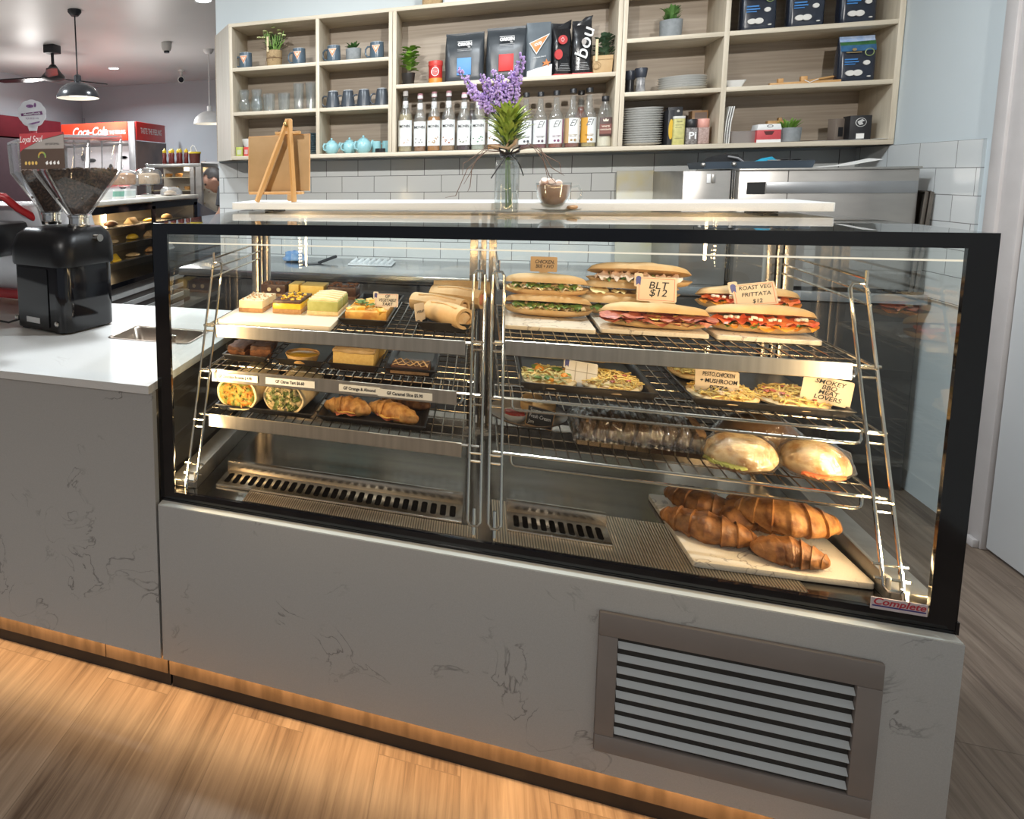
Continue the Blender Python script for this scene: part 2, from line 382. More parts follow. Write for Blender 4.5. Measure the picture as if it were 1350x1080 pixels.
# ------------------------------------------------------------------ display case
dc = thing('display_case', 'black framed glass food display case lit warm from inside', 'display case', (0, 0, 0))
ZB, ZT = .5225, 1.203
fr = B(); fr.box(0, .0375, 0, .008, ZB, ZT).box(1.4625, 1.5, 0, .008, ZB, ZT).box(.0375, 1.4625, 0, .008, 1.178, ZT).box(.0375, 1.4625, 0, .008, ZB, .5475)
fr.box(1.4985, 1.503, -.001, .02, ZB, .545).box(0, 1.5, -.0015, 0, .5265, .5285)
obj('front_frame', fr, BLACK, dc)
obj('front_glass', B().quad((.0375, .004, .5475), (1.4625, .004, .5475), (1.4625, .004, 1.178), (.0375, .004, 1.178)), GL_CASE, dc)
obj('glass_edge', B().box(.036, 1.464, .008, .0095, 1.1555, 1.1585), EMIT('glass_edge_painted_glow', (1., .90, .72), .95), dc, label='thin bright line along the top of the front glass')  # weak emission imitates strip light caught in the glass edge
obj('side_glass', B().quad((.004, .008, .55), (.004, .62, .55), (.004, .62, 1.195), (.004, .008, 1.195)), GL_SIDE, dc)
obj('side_glass', B().quad((1.496, .008, .55), (1.496, .62, .55), (1.496, .62, 1.195), (1.496, .008, 1.195)), GL_SIDE, dc)
obj('top_glass', B().quad((0, .008, ZT-.001), (1.5, .008, ZT-.001), (1.5, .64, ZT-.001), (0, .64, ZT-.001)), GL_TOP, dc)
deck = B().box(.0, 1.5, .008, .66, .5225, .548)
obj('deck', deck, STEELD, dc)
# ribbed strip of the deck just behind the front glass
def rib_mat():
    m, nt, out = _new('ribbed_steel'); L = nt.links.new
    p = _N(nt, 'ShaderNodeBsdfPrincipled'); p.inputs['Metallic'].default_value = 1; p.inputs['Roughness'].default_value = .28
    wv = _N(nt, 'ShaderNodeTexWave'); wv.inputs['Scale'].default_value = 60; wv.inputs['Distortion'].default_value = 0
    L(coords(nt), wv.inputs[0])
    L(ramp(nt, [(.25, (.36, .29, .22)), (.6, (.86, .72, .55))], wv.outputs[0]), p.inputs['Base Color'])
    b_ = _N(nt, 'ShaderNodeBump'); b_.inputs['Strength'].default_value = .5; b_.inputs['Distance'].default_value = .003
    L(wv.outputs[0], b_.inputs['Height']); L(b_.outputs[0], p.inputs['Normal']); L(p.outputs[0], out.inputs[0]); return m
RIB = rib_mat()
obj('ribbed_strip', B().box(.21, .735, .012, .056, .548, .5492).box(.765, 1.30, .012, .19, .548, .5492), RIB, dc)
for xa in (.0, 1.5):
    s = 1 if xa == 0 else -1
    x0, x1 = sorted((xa+s*.010, xa+s*.075))
    obj('side_sill', B().box(x0, x1, .03, .62, .548, .566, .003).box(*sorted((xa+s*.075, xa+s*.083)), .03, .62, .548, .590, .002), STEELG, dc)
rear = B()
for x0, x1 in ((.028, .052), (.055, .066), (.069, .085), (.70, .722), (.73, .745), (.752, .772), (1.412, 1.430), (1.433, 1.445), (1.448, 1.472)):
    rear.box(x0, x1, .598, .625, .56, 1.196, .002)
rear.box(.02, 1.48, .60, .64, 1.178, 1.200).box(.02, 1.48, .60, .66, .548, .575)
obj('rear_frame', rear, M('rear_frame_steel', (.50, .44, .37), .22, 1., (.34, .30, .26), 60, (1, .1, .02)), dc)
for x0, x1 in ((.085, .70), (.772, 1.412)):
    obj('rear_door', B().quad((x0, .612, .575), (x1, .612, .575), (x1, .612, 1.178), (x0, .612, 1.178)), GL_REAR, dc)
# corner LED strips: a channel with a row of warm diodes
LED = EMIT('warm_led', (1., .70, .36), 70.)
for xa, s in ((.026, 1), (1.474, -1)):
    ch = obj('led_channel', B().box(xa-s*.016 if s > 0 else xa, xa if s > 0 else xa-s*.016, .010, .022, .555, 1.172), M('led_channel_alu', (.5, .47, .42), .4, .6), dc)
    q = B()
    for k in range(44):
        z = .566+k*.0138
        q.quad((xa+s*.0012, .0135, z), (xa+s*.0012, .0205, z), (xa+s*.0012, .0205, z+.0075), (xa+s*.0012, .0135, z+.0075))
        q.quad((xa-s*.002, .0226, z), (xa-s*.009, .0226, z), (xa-s*.009, .0226, z+.0075), (xa-s*.002, .0226, z+.0075))
    bmesh.ops.recalc_face_normals(q.b, faces=q.b.faces)
    obj('led_strip', q, LED, ch, label='row of glowing warm diodes')
# air grilles in the deck
for xa, xb, n in ((.122, .702, 27), (.795, .995, 10)):
    g = obj('air_grille', B().box(xa, xb, .058, .135, .5485, .5545, .001).box(xa, xb, .135, .139, .5485, .578, .001).box(xa, xb, .139, .150, .575, .578, .001), M('grille_steel', (.58, .53, .46), .26, 1., (.50, .45, .39), 30, (.1, 1, 1)), dc)
    w = (xb-xa-.02)/n; q = B()
    for k in range(n):
        cx = xa+.010+w*(k+.5)
        q.prism(rrect(w*.62, .048, w*.28, 4, cx, .097), .5546, .5552, 'z')
    obj('slots', q, M('slot_black', (.002, .002, .002), .9, spec=0.), g)
# wire brackets at the corners and the middle: hairpins leaning back towards the top
def yz(z): return .022+(z-.555)*.372
def hairpin(x0, x1):
    pts = []
    for k in range(9): z = .575+(1.075-.575)*k/8; pts.append((x0, yz(z), z))
    pts += [(x0+(x1-x0)*.2, yz(1.084), 1.084), (x0+(x1-x0)*.8, yz(1.084), 1.084)]
    for k in range(9): z = 1.075-(1.075-.575)*k/8; pts.append((x1, yz(z), z))
    pts += [(x0+(x1-x0)*.8, yz(.567), .567), (x0+(x1-x0)*.2, yz(.567), .567)]
    return pts
WIRE = M('bright_wire', (.80, .76, .68), .13, 1., (.72, .68, .60), 30)
for x0, x1, s in ((.058, .084, 1), (.7145, .7395, 1), (.7555, .7805, -1), (1.413, 1.440, 1)):
    b = B().tube(hairpin(x0, x1), .0032, 8, closed=True)
    xm = x0 if x0 < .1 else (x1 if x1 > 1.4 else (x0+x1)/2)
    b.tube([(xm, yz(.56), .548), (xm, yz(.60), .60)], .004, 8)
    for z in (.925, .812, .70): b.tube([(x0, yz(z), z-.012), (x1, yz(z), z-.012)], .0025, 6).tube([(x0, yz(z), z+.006), (x1, yz(z), z+.006)], .0025, 6)
    for z in ((.585, .607) if x0 < .1 or x1 > 1.4 else ()): b.tube([(x0-.012*s, yz(z), z), (x1+.012*s, yz(z), z)], .0025, 6)
    obj('shelf_bracket', b, WIRE, dc)
    arms = B()
    for z, o in ((1.094, 0), (1.068, .004), (1.045, .004)):
        arms.tube([(xm, yz(z)-.004, z), (xm+o*s, .59, z+.004)], .0028, 6)
    arms.tube([(xm, yz(1.09), 1.080), (xm, yz(1.09), 1.11)], .003, 6)
    obj('support_arm', arms, WIRE, dc)
st = obj('maker_sticker', B().box(1.3825, 1.4595, -.0018, -.0005, .5465, .5675), M('sticker_pink', (.62, .54, .55), .4, col2=(.60, .52, .53)), dc, label='pale rectangular sticker in the lower right corner of the glass')
text('lettering', 'Complete', .0165, M('sticker_red', (.50, .03, .05), .4), st, (1.4205, -.0021, .5605), sx=1.08, shear=.25, bold=.0004)
obj('underline', B().box(1.3845, 1.4575, -.0021, -.0018, .5515, .5540), M('sticker_blue', (.045, .03, .20), .4), st)
# ------------------------------------------------------------------ wire shelves
def wire_shelf(x0, x1, yf, z, strip, label):
    t = thing('wire_shelf', label, 'wire shelf', (x0, yf, z), group='wire shelves of the display case')
    L, D = x1-x0, .585-yf; b = B()
    n = int(L/.0235)
    for k in range(n+1):
        x = L*k/n; b.tube([(x, 0, 0), (x, D, 0)], .0016, 5)
    for k in range(1, 9): b.tube([(0, D*k/9, -.0026), (L, D*k/9, -.0026)], .0016, 5)
    obj('wire_grid', b, WIRED, t)
    b = B().tube([(-.012, 0, -.003), (L+.012, 0, -.003)], .0034, 8).tube([(0, D, -.003), (L, D, -.003)], .0034, 8).tube([(0, 0, -.003), (0, D, -.003)], .003, 8).tube([(L, 0, -.003), (L, D, -.003)], .003, 8)
    obj('rim_wire', b, WIRE, t)
    # dropped front stop rod
    a, c = (.026, L-.026); r = .008
    obj('front_stop', B().tube([(a, 0, -.004), (a, -.001, -.018), (a+.003, -.002, -.0245), (a+.010, -.002, -.027), (c-.010, -.002, -.027), (c-.003, -.002, -.0245), (c, -.001, -.018), (c, 0, -.004)], .003, 8), WIRE, t)
    if strip:
        a, c = strip
        obj('ticket_strip', B().prism([(-.0042, .003), (-.0062, .002), (-.0078, -.029), (-.006, -.0305), (-.0046, -.028)], a-x0, c-x0, 'x'), STRIPM, t, label='plain metal ticket strip')
    return t
WIRED = M('dull_wire', (.58, .52, .43), .22, 1., (.34, .31, .27), 20)
STRIPM = M('strip_steel', (.62, .56, .48), .3, 1., (.50, .45, .38), 60, (1, .05, .05))
ZL = {1: .928, 2: .816, 3: .704}
YF = {1: .166, 2: .146, 3: .124}
wire_shelf(.062, .722, YF[1], ZL[1], (.086, .70), 'top wire shelf in the left half of the case, holding cake slices')
wire_shelf(.062, .722, YF[2], ZL[2], (.082, .684), 'middle wire shelf in the left half, with four price tickets on its front')
wire_shelf(.062, .722, YF[3], ZL[3], (.080, .697), 'bottom wire shelf in the left half, holding wraps and filled croissants')
wire_shelf(.774, 1.436, YF[1], ZL[1]+.008, (.785, 1.402), 'top wire shelf in the right half, holding filled baguettes')
wire_shelf(.774, 1.436, YF[2]-.016, ZL[2]+.004, None, 'middle wire shelf in the right half, holding two trays of mini pizzas')
wire_shelf(.774, 1.436, YF[3]-.014, ZL[3]-.002, None, 'bottom wire shelf in the right half, holding wrapped bread rolls')
T1L, T2L, T3L = ZL[1]+.002, ZL[2]+.002, ZL[3]+.002
T1R, T2R, T3R = ZL[1]+.010, ZL[2]+.006, ZL[3]
# price tickets on the strip of the middle left shelf
for x0, x1, s, lb in ((.086, .207, 'GF Chocolate Brownie $ 4.90', 'white price ticket reading GF Chocolate Brownie'), (.228, .354, 'GF Citrus Tart $6.60', 'white price ticket reading GF Citrus Tart'),
                  (.414, .512, 'GF Orange & Almond', 'white price ticket reading GF Orange and Almond'), (.5065, .631, 'GF Caramel Slice $5.90', 'white price ticket reading GF Caramel Slice')):
    o = .0012 if x0 > .5 else 0
    t = thing('price_ticket', lb, 'price ticket', ((x0+x1)/2, YF[2]-.0092-o, ZL[2]-.0135-(.002 if x0 > .5 else 0)), group='tickets on the left middle shelf', rx=radians(-3.2))
    w = x1-x0
    obj('card', B().box(-w/2, w/2, -.0005, .0005, -.0085, .0085), PAPER, t)
    text('lettering', s, .0105, INK, t, (0, -.0008, 0), sx=min(.82, w/len(s)/.0064), bold=.0003)
# ------------------------------------------------------------------ trays and boards
def tray_mesh(w, d, h, slope=.012, t=.003, lip=.004):
    b = B()
    o = [(w/2, d/2), (-w/2, d/2), (-w/2, -d/2), (w/2, -d/2)]
    def R(ins, z): return [(p[0]-math.copysign(ins, p[0]), p[1]-math.copysign(ins, p[1]), z) for p in o]
    b.loft([R(slope+.001, 0), R(lip*.3, h-.002), R(0, h-.002), R(0, h), R(lip, h), R(slope+lip, t)])
    return b
def tray(name, label, x, y, z, w, d, h, rz=0, slope=.012, m=None):
    o = obj(name, tray_mesh(w, d, h, slope), m or BLACKP, None, (x, y, z), (0, 0, rz)); return tag(o, label, 'tray', 'black food trays in the display case')
def board(name, label, x, y, z, w, d, h, rz=0, m=None):
    o = obj(name, B().prism(rrect(w, d, .006, 3), 0, h, 'z', bev=.0012), m or MARBLE, None, (x, y, z), (0, 0, rz)); return tag(o, label, 'board')
CREAMB = M('cream_board', (.70, .64, .54), .35, col2=(.68, .61, .51))
board('serving_board', 'plain cream board under the cake slices on the top left shelf', .236, .375, T1L, .30, .41, .012, m=CREAMB)
tray('food_tray', 'black tray holding the vegetable quiche', .452, .42, T1L, .125, .36, .018)
tray('food_tray', 'black tray holding the stacked pale wraps', .648, .40, T1L, .125, .33, .022)
tray('food_tray', 'black tray holding the chocolate brownies', .140, .37, T2L, .125, .30, .018)
tray('food_tray', 'black tray holding the citrus tart', .290, .37, T2L, .130, .30, .018)
tray('food_tray', 'black tray holding the orange and almond cake', .430, .37, T2L, .130, .30, .018)
tray('food_tray', 'black tray holding the caramel slice', .570, .37, T2L, .125, .30, .018)
tray('food_tray', 'black tray holding the two sliced wraps', .215, .315, T3L, .262, .33, .016)
tray('food_tray', 'black tray holding the ham croissants', .485, .315, T3L, .262, .33, .016)
board('serving_board', 'small marble board under the chicken baguettes', .885, .40, T1R, .195, .25, .010)
board('serving_board', 'middle marble board, under the bacon baguettes', 1.102, .42, T1R, .215, .25, .010)
board('serving_board', 'right hand marble board, under the roast vegetable baguettes', 1.317, .42, T1R, .190, .25, .010)
tray('pizza_tray', 'black tray with two cheese topped mini pizzas, nearer the middle bracket', .955, .34, T2R, .270, .33, .020, 0, .010)
tray('pizza_tray', 'black tray with chicken and meat lovers mini pizzas, at the right end', 1.285, .345, T2R, .272, .345, .018, 0, .010)
board('serving_board', 'large marble board under the plain croissants on the case floor', 1.262, .178, .5495, .288, .27, .012, radians(4))
# ------------------------------------------------------------------ food materials
SPONGE = M('pale_sponge', (.80, .60, .34), .8, col2=(.72, .50, .26), scale=120, bump=.3)
BISCUIT = M('biscuit_base', (.46, .27, .13), .85, col2=(.36, .19, .08), scale=140, bump=.5)
CREAM = M('cream_filling', (.80, .66, .42), .5, col2=(.74, .58, .34), scale=60)
VAN = M('vanilla_slice', (.90, .66, .18), .45, col2=(.86, .58, .12), scale=40)
CHOC = M('chocolate', (.065, .028, .016), .35, col2=(.10, .045, .025), scale=80, bump=.3)
MILK = M('milk_chocolate', (.24, .11, .05), .4, col2=(.17, .07, .03), scale=90, bump=.3)
YELLOW = M('passion_curd', (.90, .52, .04), .25, col2=(.82, .42, .02), scale=60)
MINT = M('pistachio_cream', (.42, .42, .14), .5, col2=(.36, .36, .10), scale=60)
NUT = M('nut_crumb', (.62, .40, .20), .8, col2=(.40, .22, .10), scale=160, bump=.5)
def block(x0, x1, y0, y1, z0, z1, bev=.002, jit=.0006, seed=0): return B().box(x0, x1, y0, y1, z0, z1, bev).jitter(jit, 60, seed)
def slice_(label, x, y, w, d, layers, rz=0, extra=None, group='slices on the cream board', n=2):
    """layered cake slice; layers: (part name, height, material)"""
    t = thing('cake_slice', label, 'cake slice', (x, y, T1L+.012), rz, group); z = 0
    for i, (pn, h, m) in enumerate(layers):
        q = B()
        for j in range(n): # cut pieces stand one behind the other
            y0 = -d/2+j*d/n; q.box(-w/2+.001*i, w/2-.001*i, y0+.0008, y0+d/n-.0008, z, z+h, .0015)
        obj(pn, q.jitter(.0007, 70, i+x*9), m, t); z += h
    if extra: extra(t, z, w, d)
    return t
def crumbs(name, m, cnt, r, spread=(1, 1), sub=1):
    def f(t, z, w, d):
        rnd = random.Random(cnt); b = B()
        for k in range(cnt):
            b.ball((rnd.uniform(-.46, .46)*w*spread[0], rnd.uniform(-.46, .46)*d*spread[1], z+rnd.uniform(-.001, .002)), r*rnd.uniform(.6, 1.2), sub, (1, 1, .7), .3, k)
        obj(name, b, m, t)
    return f
def stripes(name, m, k, r):
    def f(t, z, w, d):
        b = B()
        for i in range(k):
            y = -d/2+d*(i+.5)/k
            b.tube([(-w/2+.003, y, z), (0, y+.001, z+.003), (w/2-.003, y, z)], [r*.8, r, r*.8], 8)
        obj(name, b, m, t)
    return f
def curls(t, z, w, d):
    rnd = random.Random(5); b = B()
    for k in range(26):
        x, y, a = rnd.uniform(-.42, .42)*w, rnd.uniform(-.45, .45)*d, rnd.uniform(0, 3)
        b.tube([(x+.008*cos(a)*(i-2)/2, y+.008*sin(a)*(i-2)/2, z+.002+.002*cos((i-2)*.8)) for i in range(5)], .0018, 5)
    obj('chocolate_curls', b, MILK, t)
slice_('pale slice with crumbed top, front left of the cream board', .141, .335, .070, .125, [('biscuit_base', .011, BISCUIT), ('cream_layer', .021, CREAM)], 0, crumbs('crumb_topping', NUT, 60, .0032))
slice_('slice with yellow curd blobs over dark chocolate, front middle of the board', .241, .345, .080, .13, [('biscuit_base', .012, BISCUIT), ('curd_layer', .016, YELLOW), ('chocolate_layer', .007, CHOC)], 0,
       lambda t, z, w, d: (crumbs('curd_blobs', YELLOW, 22, .0065, (.8, .9))(t, z, w, d), crumbs('chocolate_flecks', CHOC, 26, .002, (.8, .9))(t, z+.005, w, d)))
slice_('green and cream slice with piped white ridges, front right of the board', .338, .355, .084, .14, [('biscuit_base', .011, SPONGE), ('green_cream_layer', .026, MINT)], 0, stripes('piped_cream', CREAM, 5, .0075))
def rocky(t, z, w, d):
    crumbs('chocolate_crumb', MILK, 90, .0032)(t, z, w, d)
    b = B()
    for x in (-.012, .018): b.lathe([(0, .002), (.0055, .002), (.0065, 0), (.0055, -.002), (0, -.002)], (0, 0, 0), 14, T(x, -d/2-.0005, z-.015) @ RX(pi/2))
    obj('cream_rounds', b, CREAM, t)
slice_('dark rocky slice with pale rounds in its side, back left of the board', .128, .545, .080, .07, [('biscuit_base', .008, BISCUIT), ('chocolate_layer', .028, CHOC)], 0, rocky, n=1)
slice_('small plain yellow custard slice at the back, beside the dark rocky slice', .192, .555, .034, .075, [('pastry_base', .010, SPONGE), ('custard_layer', .028, VAN)], 0, n=1)
slice_('wide smooth yellow custard slice at the back of the board', .252, .545, .074, .075, [('pastry_base', .010, SPONGE), ('custard_layer', .028, VAN)], 0, n=1)
slice_('dark chocolate slice with curls on top, back right of the board', .342, .548, .086, .075, [('biscuit_base', .010, MILK), ('chocolate_layer', .026, CHOC)], 0, curls, n=1)
# quiche
QU = M('quiche_filling', (.80, .48, .12), .6, col2=(.56, .24, .05), scale=45, bump=.5)
HERB = M('herb_green', (.07, .15, .03), .6, col2=(.12, .22, .05), scale=60)
q = thing('quiche', 'chunky golden vegetable quiche with herbs, in the black tray beside the cake slices', 'quiche', (.452, .355, T1L+.004))
b = B()
for k in range(34):
    rnd = random.Random(k); b.box(-.010, .010, -.009, .009, 0, .015, .002, T(rnd.uniform(-.042, .042), rnd.uniform(-.065, .06), .012+rnd.uniform(0, .010)) @ RZ(rnd.uniform(0, 3)) @ RX(rnd.uniform(-.5, .5)))
obj('roast_vegetables', b.jitter(.002, 60, 3), M('roast_pumpkin', (.86, .42, .05), .45, col2=(.72, .52, .20), scale=35, bump=.3, lo=.42, hi=.58), q)
obj('filling', block(-.054, .054, -.075, .075, 0, .026, .004, .004, 2), QU, q)
def leaf_sheet(w, d, seed, amp=.004, n=8):
    rnd = random.Random(seed); b = B(); V = []
    for i in range(n+1):
        r = []
        for j in range(n+1):
            u, v = i/n*2-1, j/n*2-1; k = math.sqrt(max(0, 1-.45*u*u*v*v))
            r.append(b.b.verts.new((u*w/2*k*(1-.25*v*v), v*d/2*k, amp*noise.noise(Vector((u*2.3+seed*5, v*2.3, seed)))+amp*.8*sin(4*u+seed)*abs(v))))
        V.append(r)
    for i in range(n):
        for j in range(n): b.b.faces.new((V[i][j], V[i+1][j], V[i+1][j+1], V[i][j+1]))
    return b
b = B()
for k in range(9):
    me = leaf_sheet(.016, .03, k, .003, 4); me.xf(T(random.Random(k).uniform(-.04, .04), random.Random(k+9).uniform(-.06, .05), .040) @ RZ(k*1.1)); t_ = me.b; b.add(t_)
obj('herb_leaves', b, HERB, q)
# handwritten tickets on a small spike
CARD = M('ticket_card', (.72, .58, .42), .6, col2=(.70, .55, .39))
CARDW = M('ticket_card_white', (.78, .73, .66), .35, col2=(.76, .71, .64))
TAN = M('ticket_card_tan', (.56, .36, .18), .7, col2=(.52, .33, .16))
RED = M('ticket_red_rule', (.70, .12, .07), .6)
ROSE = M('rosette_blue', (.06, .07, .25), .5, col2=(.08, .09, .30))
def ticket(label, x, y, z, w, h, lines, size, rot=(0, 0, 0), m=None, rosette=True, border=True, spike=True, group='handwritten food tickets'):
    t = thing('food_ticket', label, 'food ticket', (x, y, z), rot[2], group, rot[0], rot[1])
    b = B().prism(rrect(w, h, h*.06, 3, 0, h/2), -.0005, .0005, 'y')
    if spike: b.prism([(-w*.17, 0), (0, -h*.42), (w*.17, 0)], -.0005, .0005, 'y')
    if rosette: b.prism(rrect(w*.22, h*.55, w*.04, 3, -w*.46, h*.86), -.0004, .0006, 'y', RY(0))
    c = obj('card', b, m or CARD, t)
    if border:
        q = B()
        for x0, x1, z0, z1 in ((-w*.45, w*.45, h*.93, h*.945), (-w*.45, w*.45, h*.055, h*.07), (-w*.45, -w*.44, h*.06, h*.94), (w*.44, w*.45, h*.06, h*.94)):
            q.box(x0, x1, -.0008, -.0005, z0, z1)
        obj('border', q, RED, c)
    if rosette:
        q = B().prism(ellipse(w*.13, w*.13, 14, -w*.46, h*.93), -.0012, -.0005, 'y').prism([(-w*.53, h*.90), (-w*.40, h*.90), (-w*.41, h*.64), (-w*.46, h*.72), (-w*.515, h*.64)], -.0010, -.0005, 'y')
        obj('rosette', q, ROSE, c)
    n = len(lines)
    for i, s in enumerate(lines):
        text('handwriting', s, size, INK, c, (w*.03, -.0011, h*(.5+.30*((n-1)/2-i)/max(1, (n-1)/2)*(1 if n > 1 else 0))), sx=min(1., w*.80/(len(s)*size*.62)), shear=.2, bold=.00015)
    return t
ticket('white handwritten ticket with a rosette on the quiche', .500, .32, T1L+.037, .060, .034, ['GF', 'VEGETABLE', 'TART'], .011, (radians(-12), 0, radians(4)), CARDW)
# pale wraps in the tray beside the middle bracket
WRAPC = M('flat_bread', (.74, .54, .30), .7, col2=(.62, .40, .19), scale=22, bump=.2)
HAM = M('ham', (.66, .16, .08), .5, col2=(.78, .34, .22), scale=40)
def roll_up(label, x, y, z, L, r, rz, ry=0, fill=HAM, seed=1):
    t = thing('filled_wrap', label, 'wrap', (x, y, z+r*.92), rz, 'pale wraps stacked in a black tray', 0, ry)
    rings = []
    for i in range(13):
        u = i/12; k = .90+.10*sin(u*pi)+.05*noise.noise(Vector((u*4, seed, 0)))
        rings.append([(-L/2+L*u, r*k*cos(2*pi*j/18)*(1+.05*sin(3*j+seed)), r*.92*k*sin(2*pi*j/18)) for j in range(18)])
    ends = .012
    rings.insert(0, [(-L/2-.0, p[1]*.72, p[2]*.72) for p in rings[0]]); rings.insert(0, [(-L/2+ends, p[1]*.85, p[2]*.85) for p in rings[0]])
    rings.append([(L/2, p[1]*.72, p[2]*.72) for p in rings[-1]]); rings.append([(L/2-ends, p[1]*.9, p[2]*.9) for p in rings[-1]])
    obj('flat_bread', B().loft(rings), WRAPC, t)
    f = B()
    for s in (-1, 1): f.ball((s*(L/2-.006), 0, 0), r*.60, 2, (.22, 1, .8), .35, seed)
    obj('filling', f.jitter(.002, 90, seed), fill, t)
    f = B().tube([(-L*.35, -r*.5, r*.80), (0, -r*.35, r*.90), (L*.38, -r*.45, r*.78)], r*.07, 6)
    obj('overlap_edge', f, WRAPC, t)
    return t
CHK = M('chicken', (.80, .60, .38), .6, col2=(.70, .46, .24), scale=50)
roll_up('cream wrap nearest the glass on the top left shelf, cut end to the right', .655, .285, T1L+.006, .125, .031, radians(-48), 0, CHK, 1)
roll_up('cream wrap lying behind the front wrap, end pointing left', .628, .375, T1L+.012, .15, .029, radians(-30), 0, CHK, 2)
roll_up('cream wrap with red ham showing at its right end', .672, .445, T1L+.022, .14, .030, radians(-24), 0, HAM, 3)
roll_up('cream wrap at the very back of the wrap tray', .680, .525, T1L+.034, .15, .026, radians(2), 0, CHK, 4)
ticket('plain cream ticket turned side on beside the front wrap', .592, .262, T1L+.020, .038, .042, ['WRAP'], .010, (radians(-8), 0, radians(58)), CARD, False, False)
# middle left shelf: brownies, tart, cake, caramel slice
def brownie(label, x, y, w, d, rz, rx, z=0):
    t = thing('brownie', label, 'brownie', (x, y, T2L+.005+z), rz, 'brownies in the left tray', rx)
    obj('crumb', block(-w/2, w/2, -d/2, d/2, 0, .022, .003, .004, x*40).jitter(.002, 150, 2), M('brownie_side', (.26, .10, .035), .8, col2=(.15, .055, .02), scale=90, bump=.6), t)
    b = B().box(-w/2+.0005, w/2-.0005, -d/2+.0005, d/2-.0005, .019, .031, .001); bmesh.ops.subdivide_edges(b.b, edges=list(b.b.edges), cuts=5, use_grid_fill=True)
    obj('crust', b.jitter(.004, 110, 4), M('brownie_crust', (.075, .03, .015), .6, col2=(.13, .055, .025), scale=70, bump=.6), t)
brownie('cracked brownie at the front left of the first black tray', .115, .275, .055, .06, radians(-14), radians(6))
brownie('cracked brownie at the front right of the first black tray', .172, .275, .055, .06, radians(10), radians(-4))
brownie('cracked brownie leaning at the back of the first black tray', .150, .350, .075, .075, radians(4), radians(16), .002)
ct = thing('citrus_tart', 'small round citrus tart with glossy yellow filling', 'tart', (.290, .262, T2L+.004))
rim = [(.030, 0), (.0365, .002), (.046, .022), (.0445, .0225), (.040, .014), (0, .012)]
obj('pastry_case', B().lathe([(0, 0)]+rim, n=30).jitter(.001, 90), M('short_pastry', (.76, .50, .22), .7, col2=(.64, .36, .12), scale=80, bump=.3), ct)
obj('lemon_curd', B().lathe([(0, .0215), (.030, .0205), (.0425, .018), (.040, .010)], n=30), M('lemon_curd', (.90, .55, .03), .15, col2=(.84, .46, .02), scale=20, coat=.6), ct)
oc = thing('almond_cake', 'square orange and almond cake with pale icing on top', 'cake', (.430, .275, T2L+.004))
obj('sponge', block(-.052, .052, -.045, .045, 0, .042, .002, .0012, 3), M('almond_sponge', (.84, .58, .20), .8, col2=(.78, .50, .15), scale=150, bump=.3), oc)
b = B().box(-.053, .053, -.046, .046, .040, .048, .002); bmesh.ops.subdivide_edges(b.b, edges=list(b.b.edges), cuts=6, use_grid_fill=True)
obj('icing', b.jitter(.003, 90, 2), M('caramel_icing', (.74, .54, .30), .5, col2=(.62, .40, .18), scale=40), oc)
o2 = dup(oc, (.462, .375, T2L+.004), 0, 'orange and almond cake piece standing behind the front iced square'); o2.scale = (.6, .8, .85)
cs = thing('caramel_slice', 'dark caramel slice with thin toffee drizzle on top', 'caramel slice', (.570, .262, T2L+.004))
obj('biscuit_base', block(-.046, .046, -.038, .038, 0, .007, .001, .0008, 4), BISCUIT, cs)
obj('caramel_layer', block(-.0455, .0455, -.0375, .0375, .007, .012, .001, .0006, 4), M('caramel', (.50, .22, .05), .3, col2=(.42, .17, .03)), cs)
obj('chocolate_layer', block(-.0455, .0455, -.0375, .0375, .012, .018, .0015, .0006, 4), CHOC, cs)
b = B()
for k in range(5):
    rnd = random.Random(k+3)
    b.tube([(-.042+.014*i, .030*sin(i*1.7+k*2.1)+rnd.uniform(-.006, .006), .0185) for i in range(7)], .0011, 5)
obj('drizzle', b, M('toffee_drizzle', (.76, .50, .24), .5), cs)
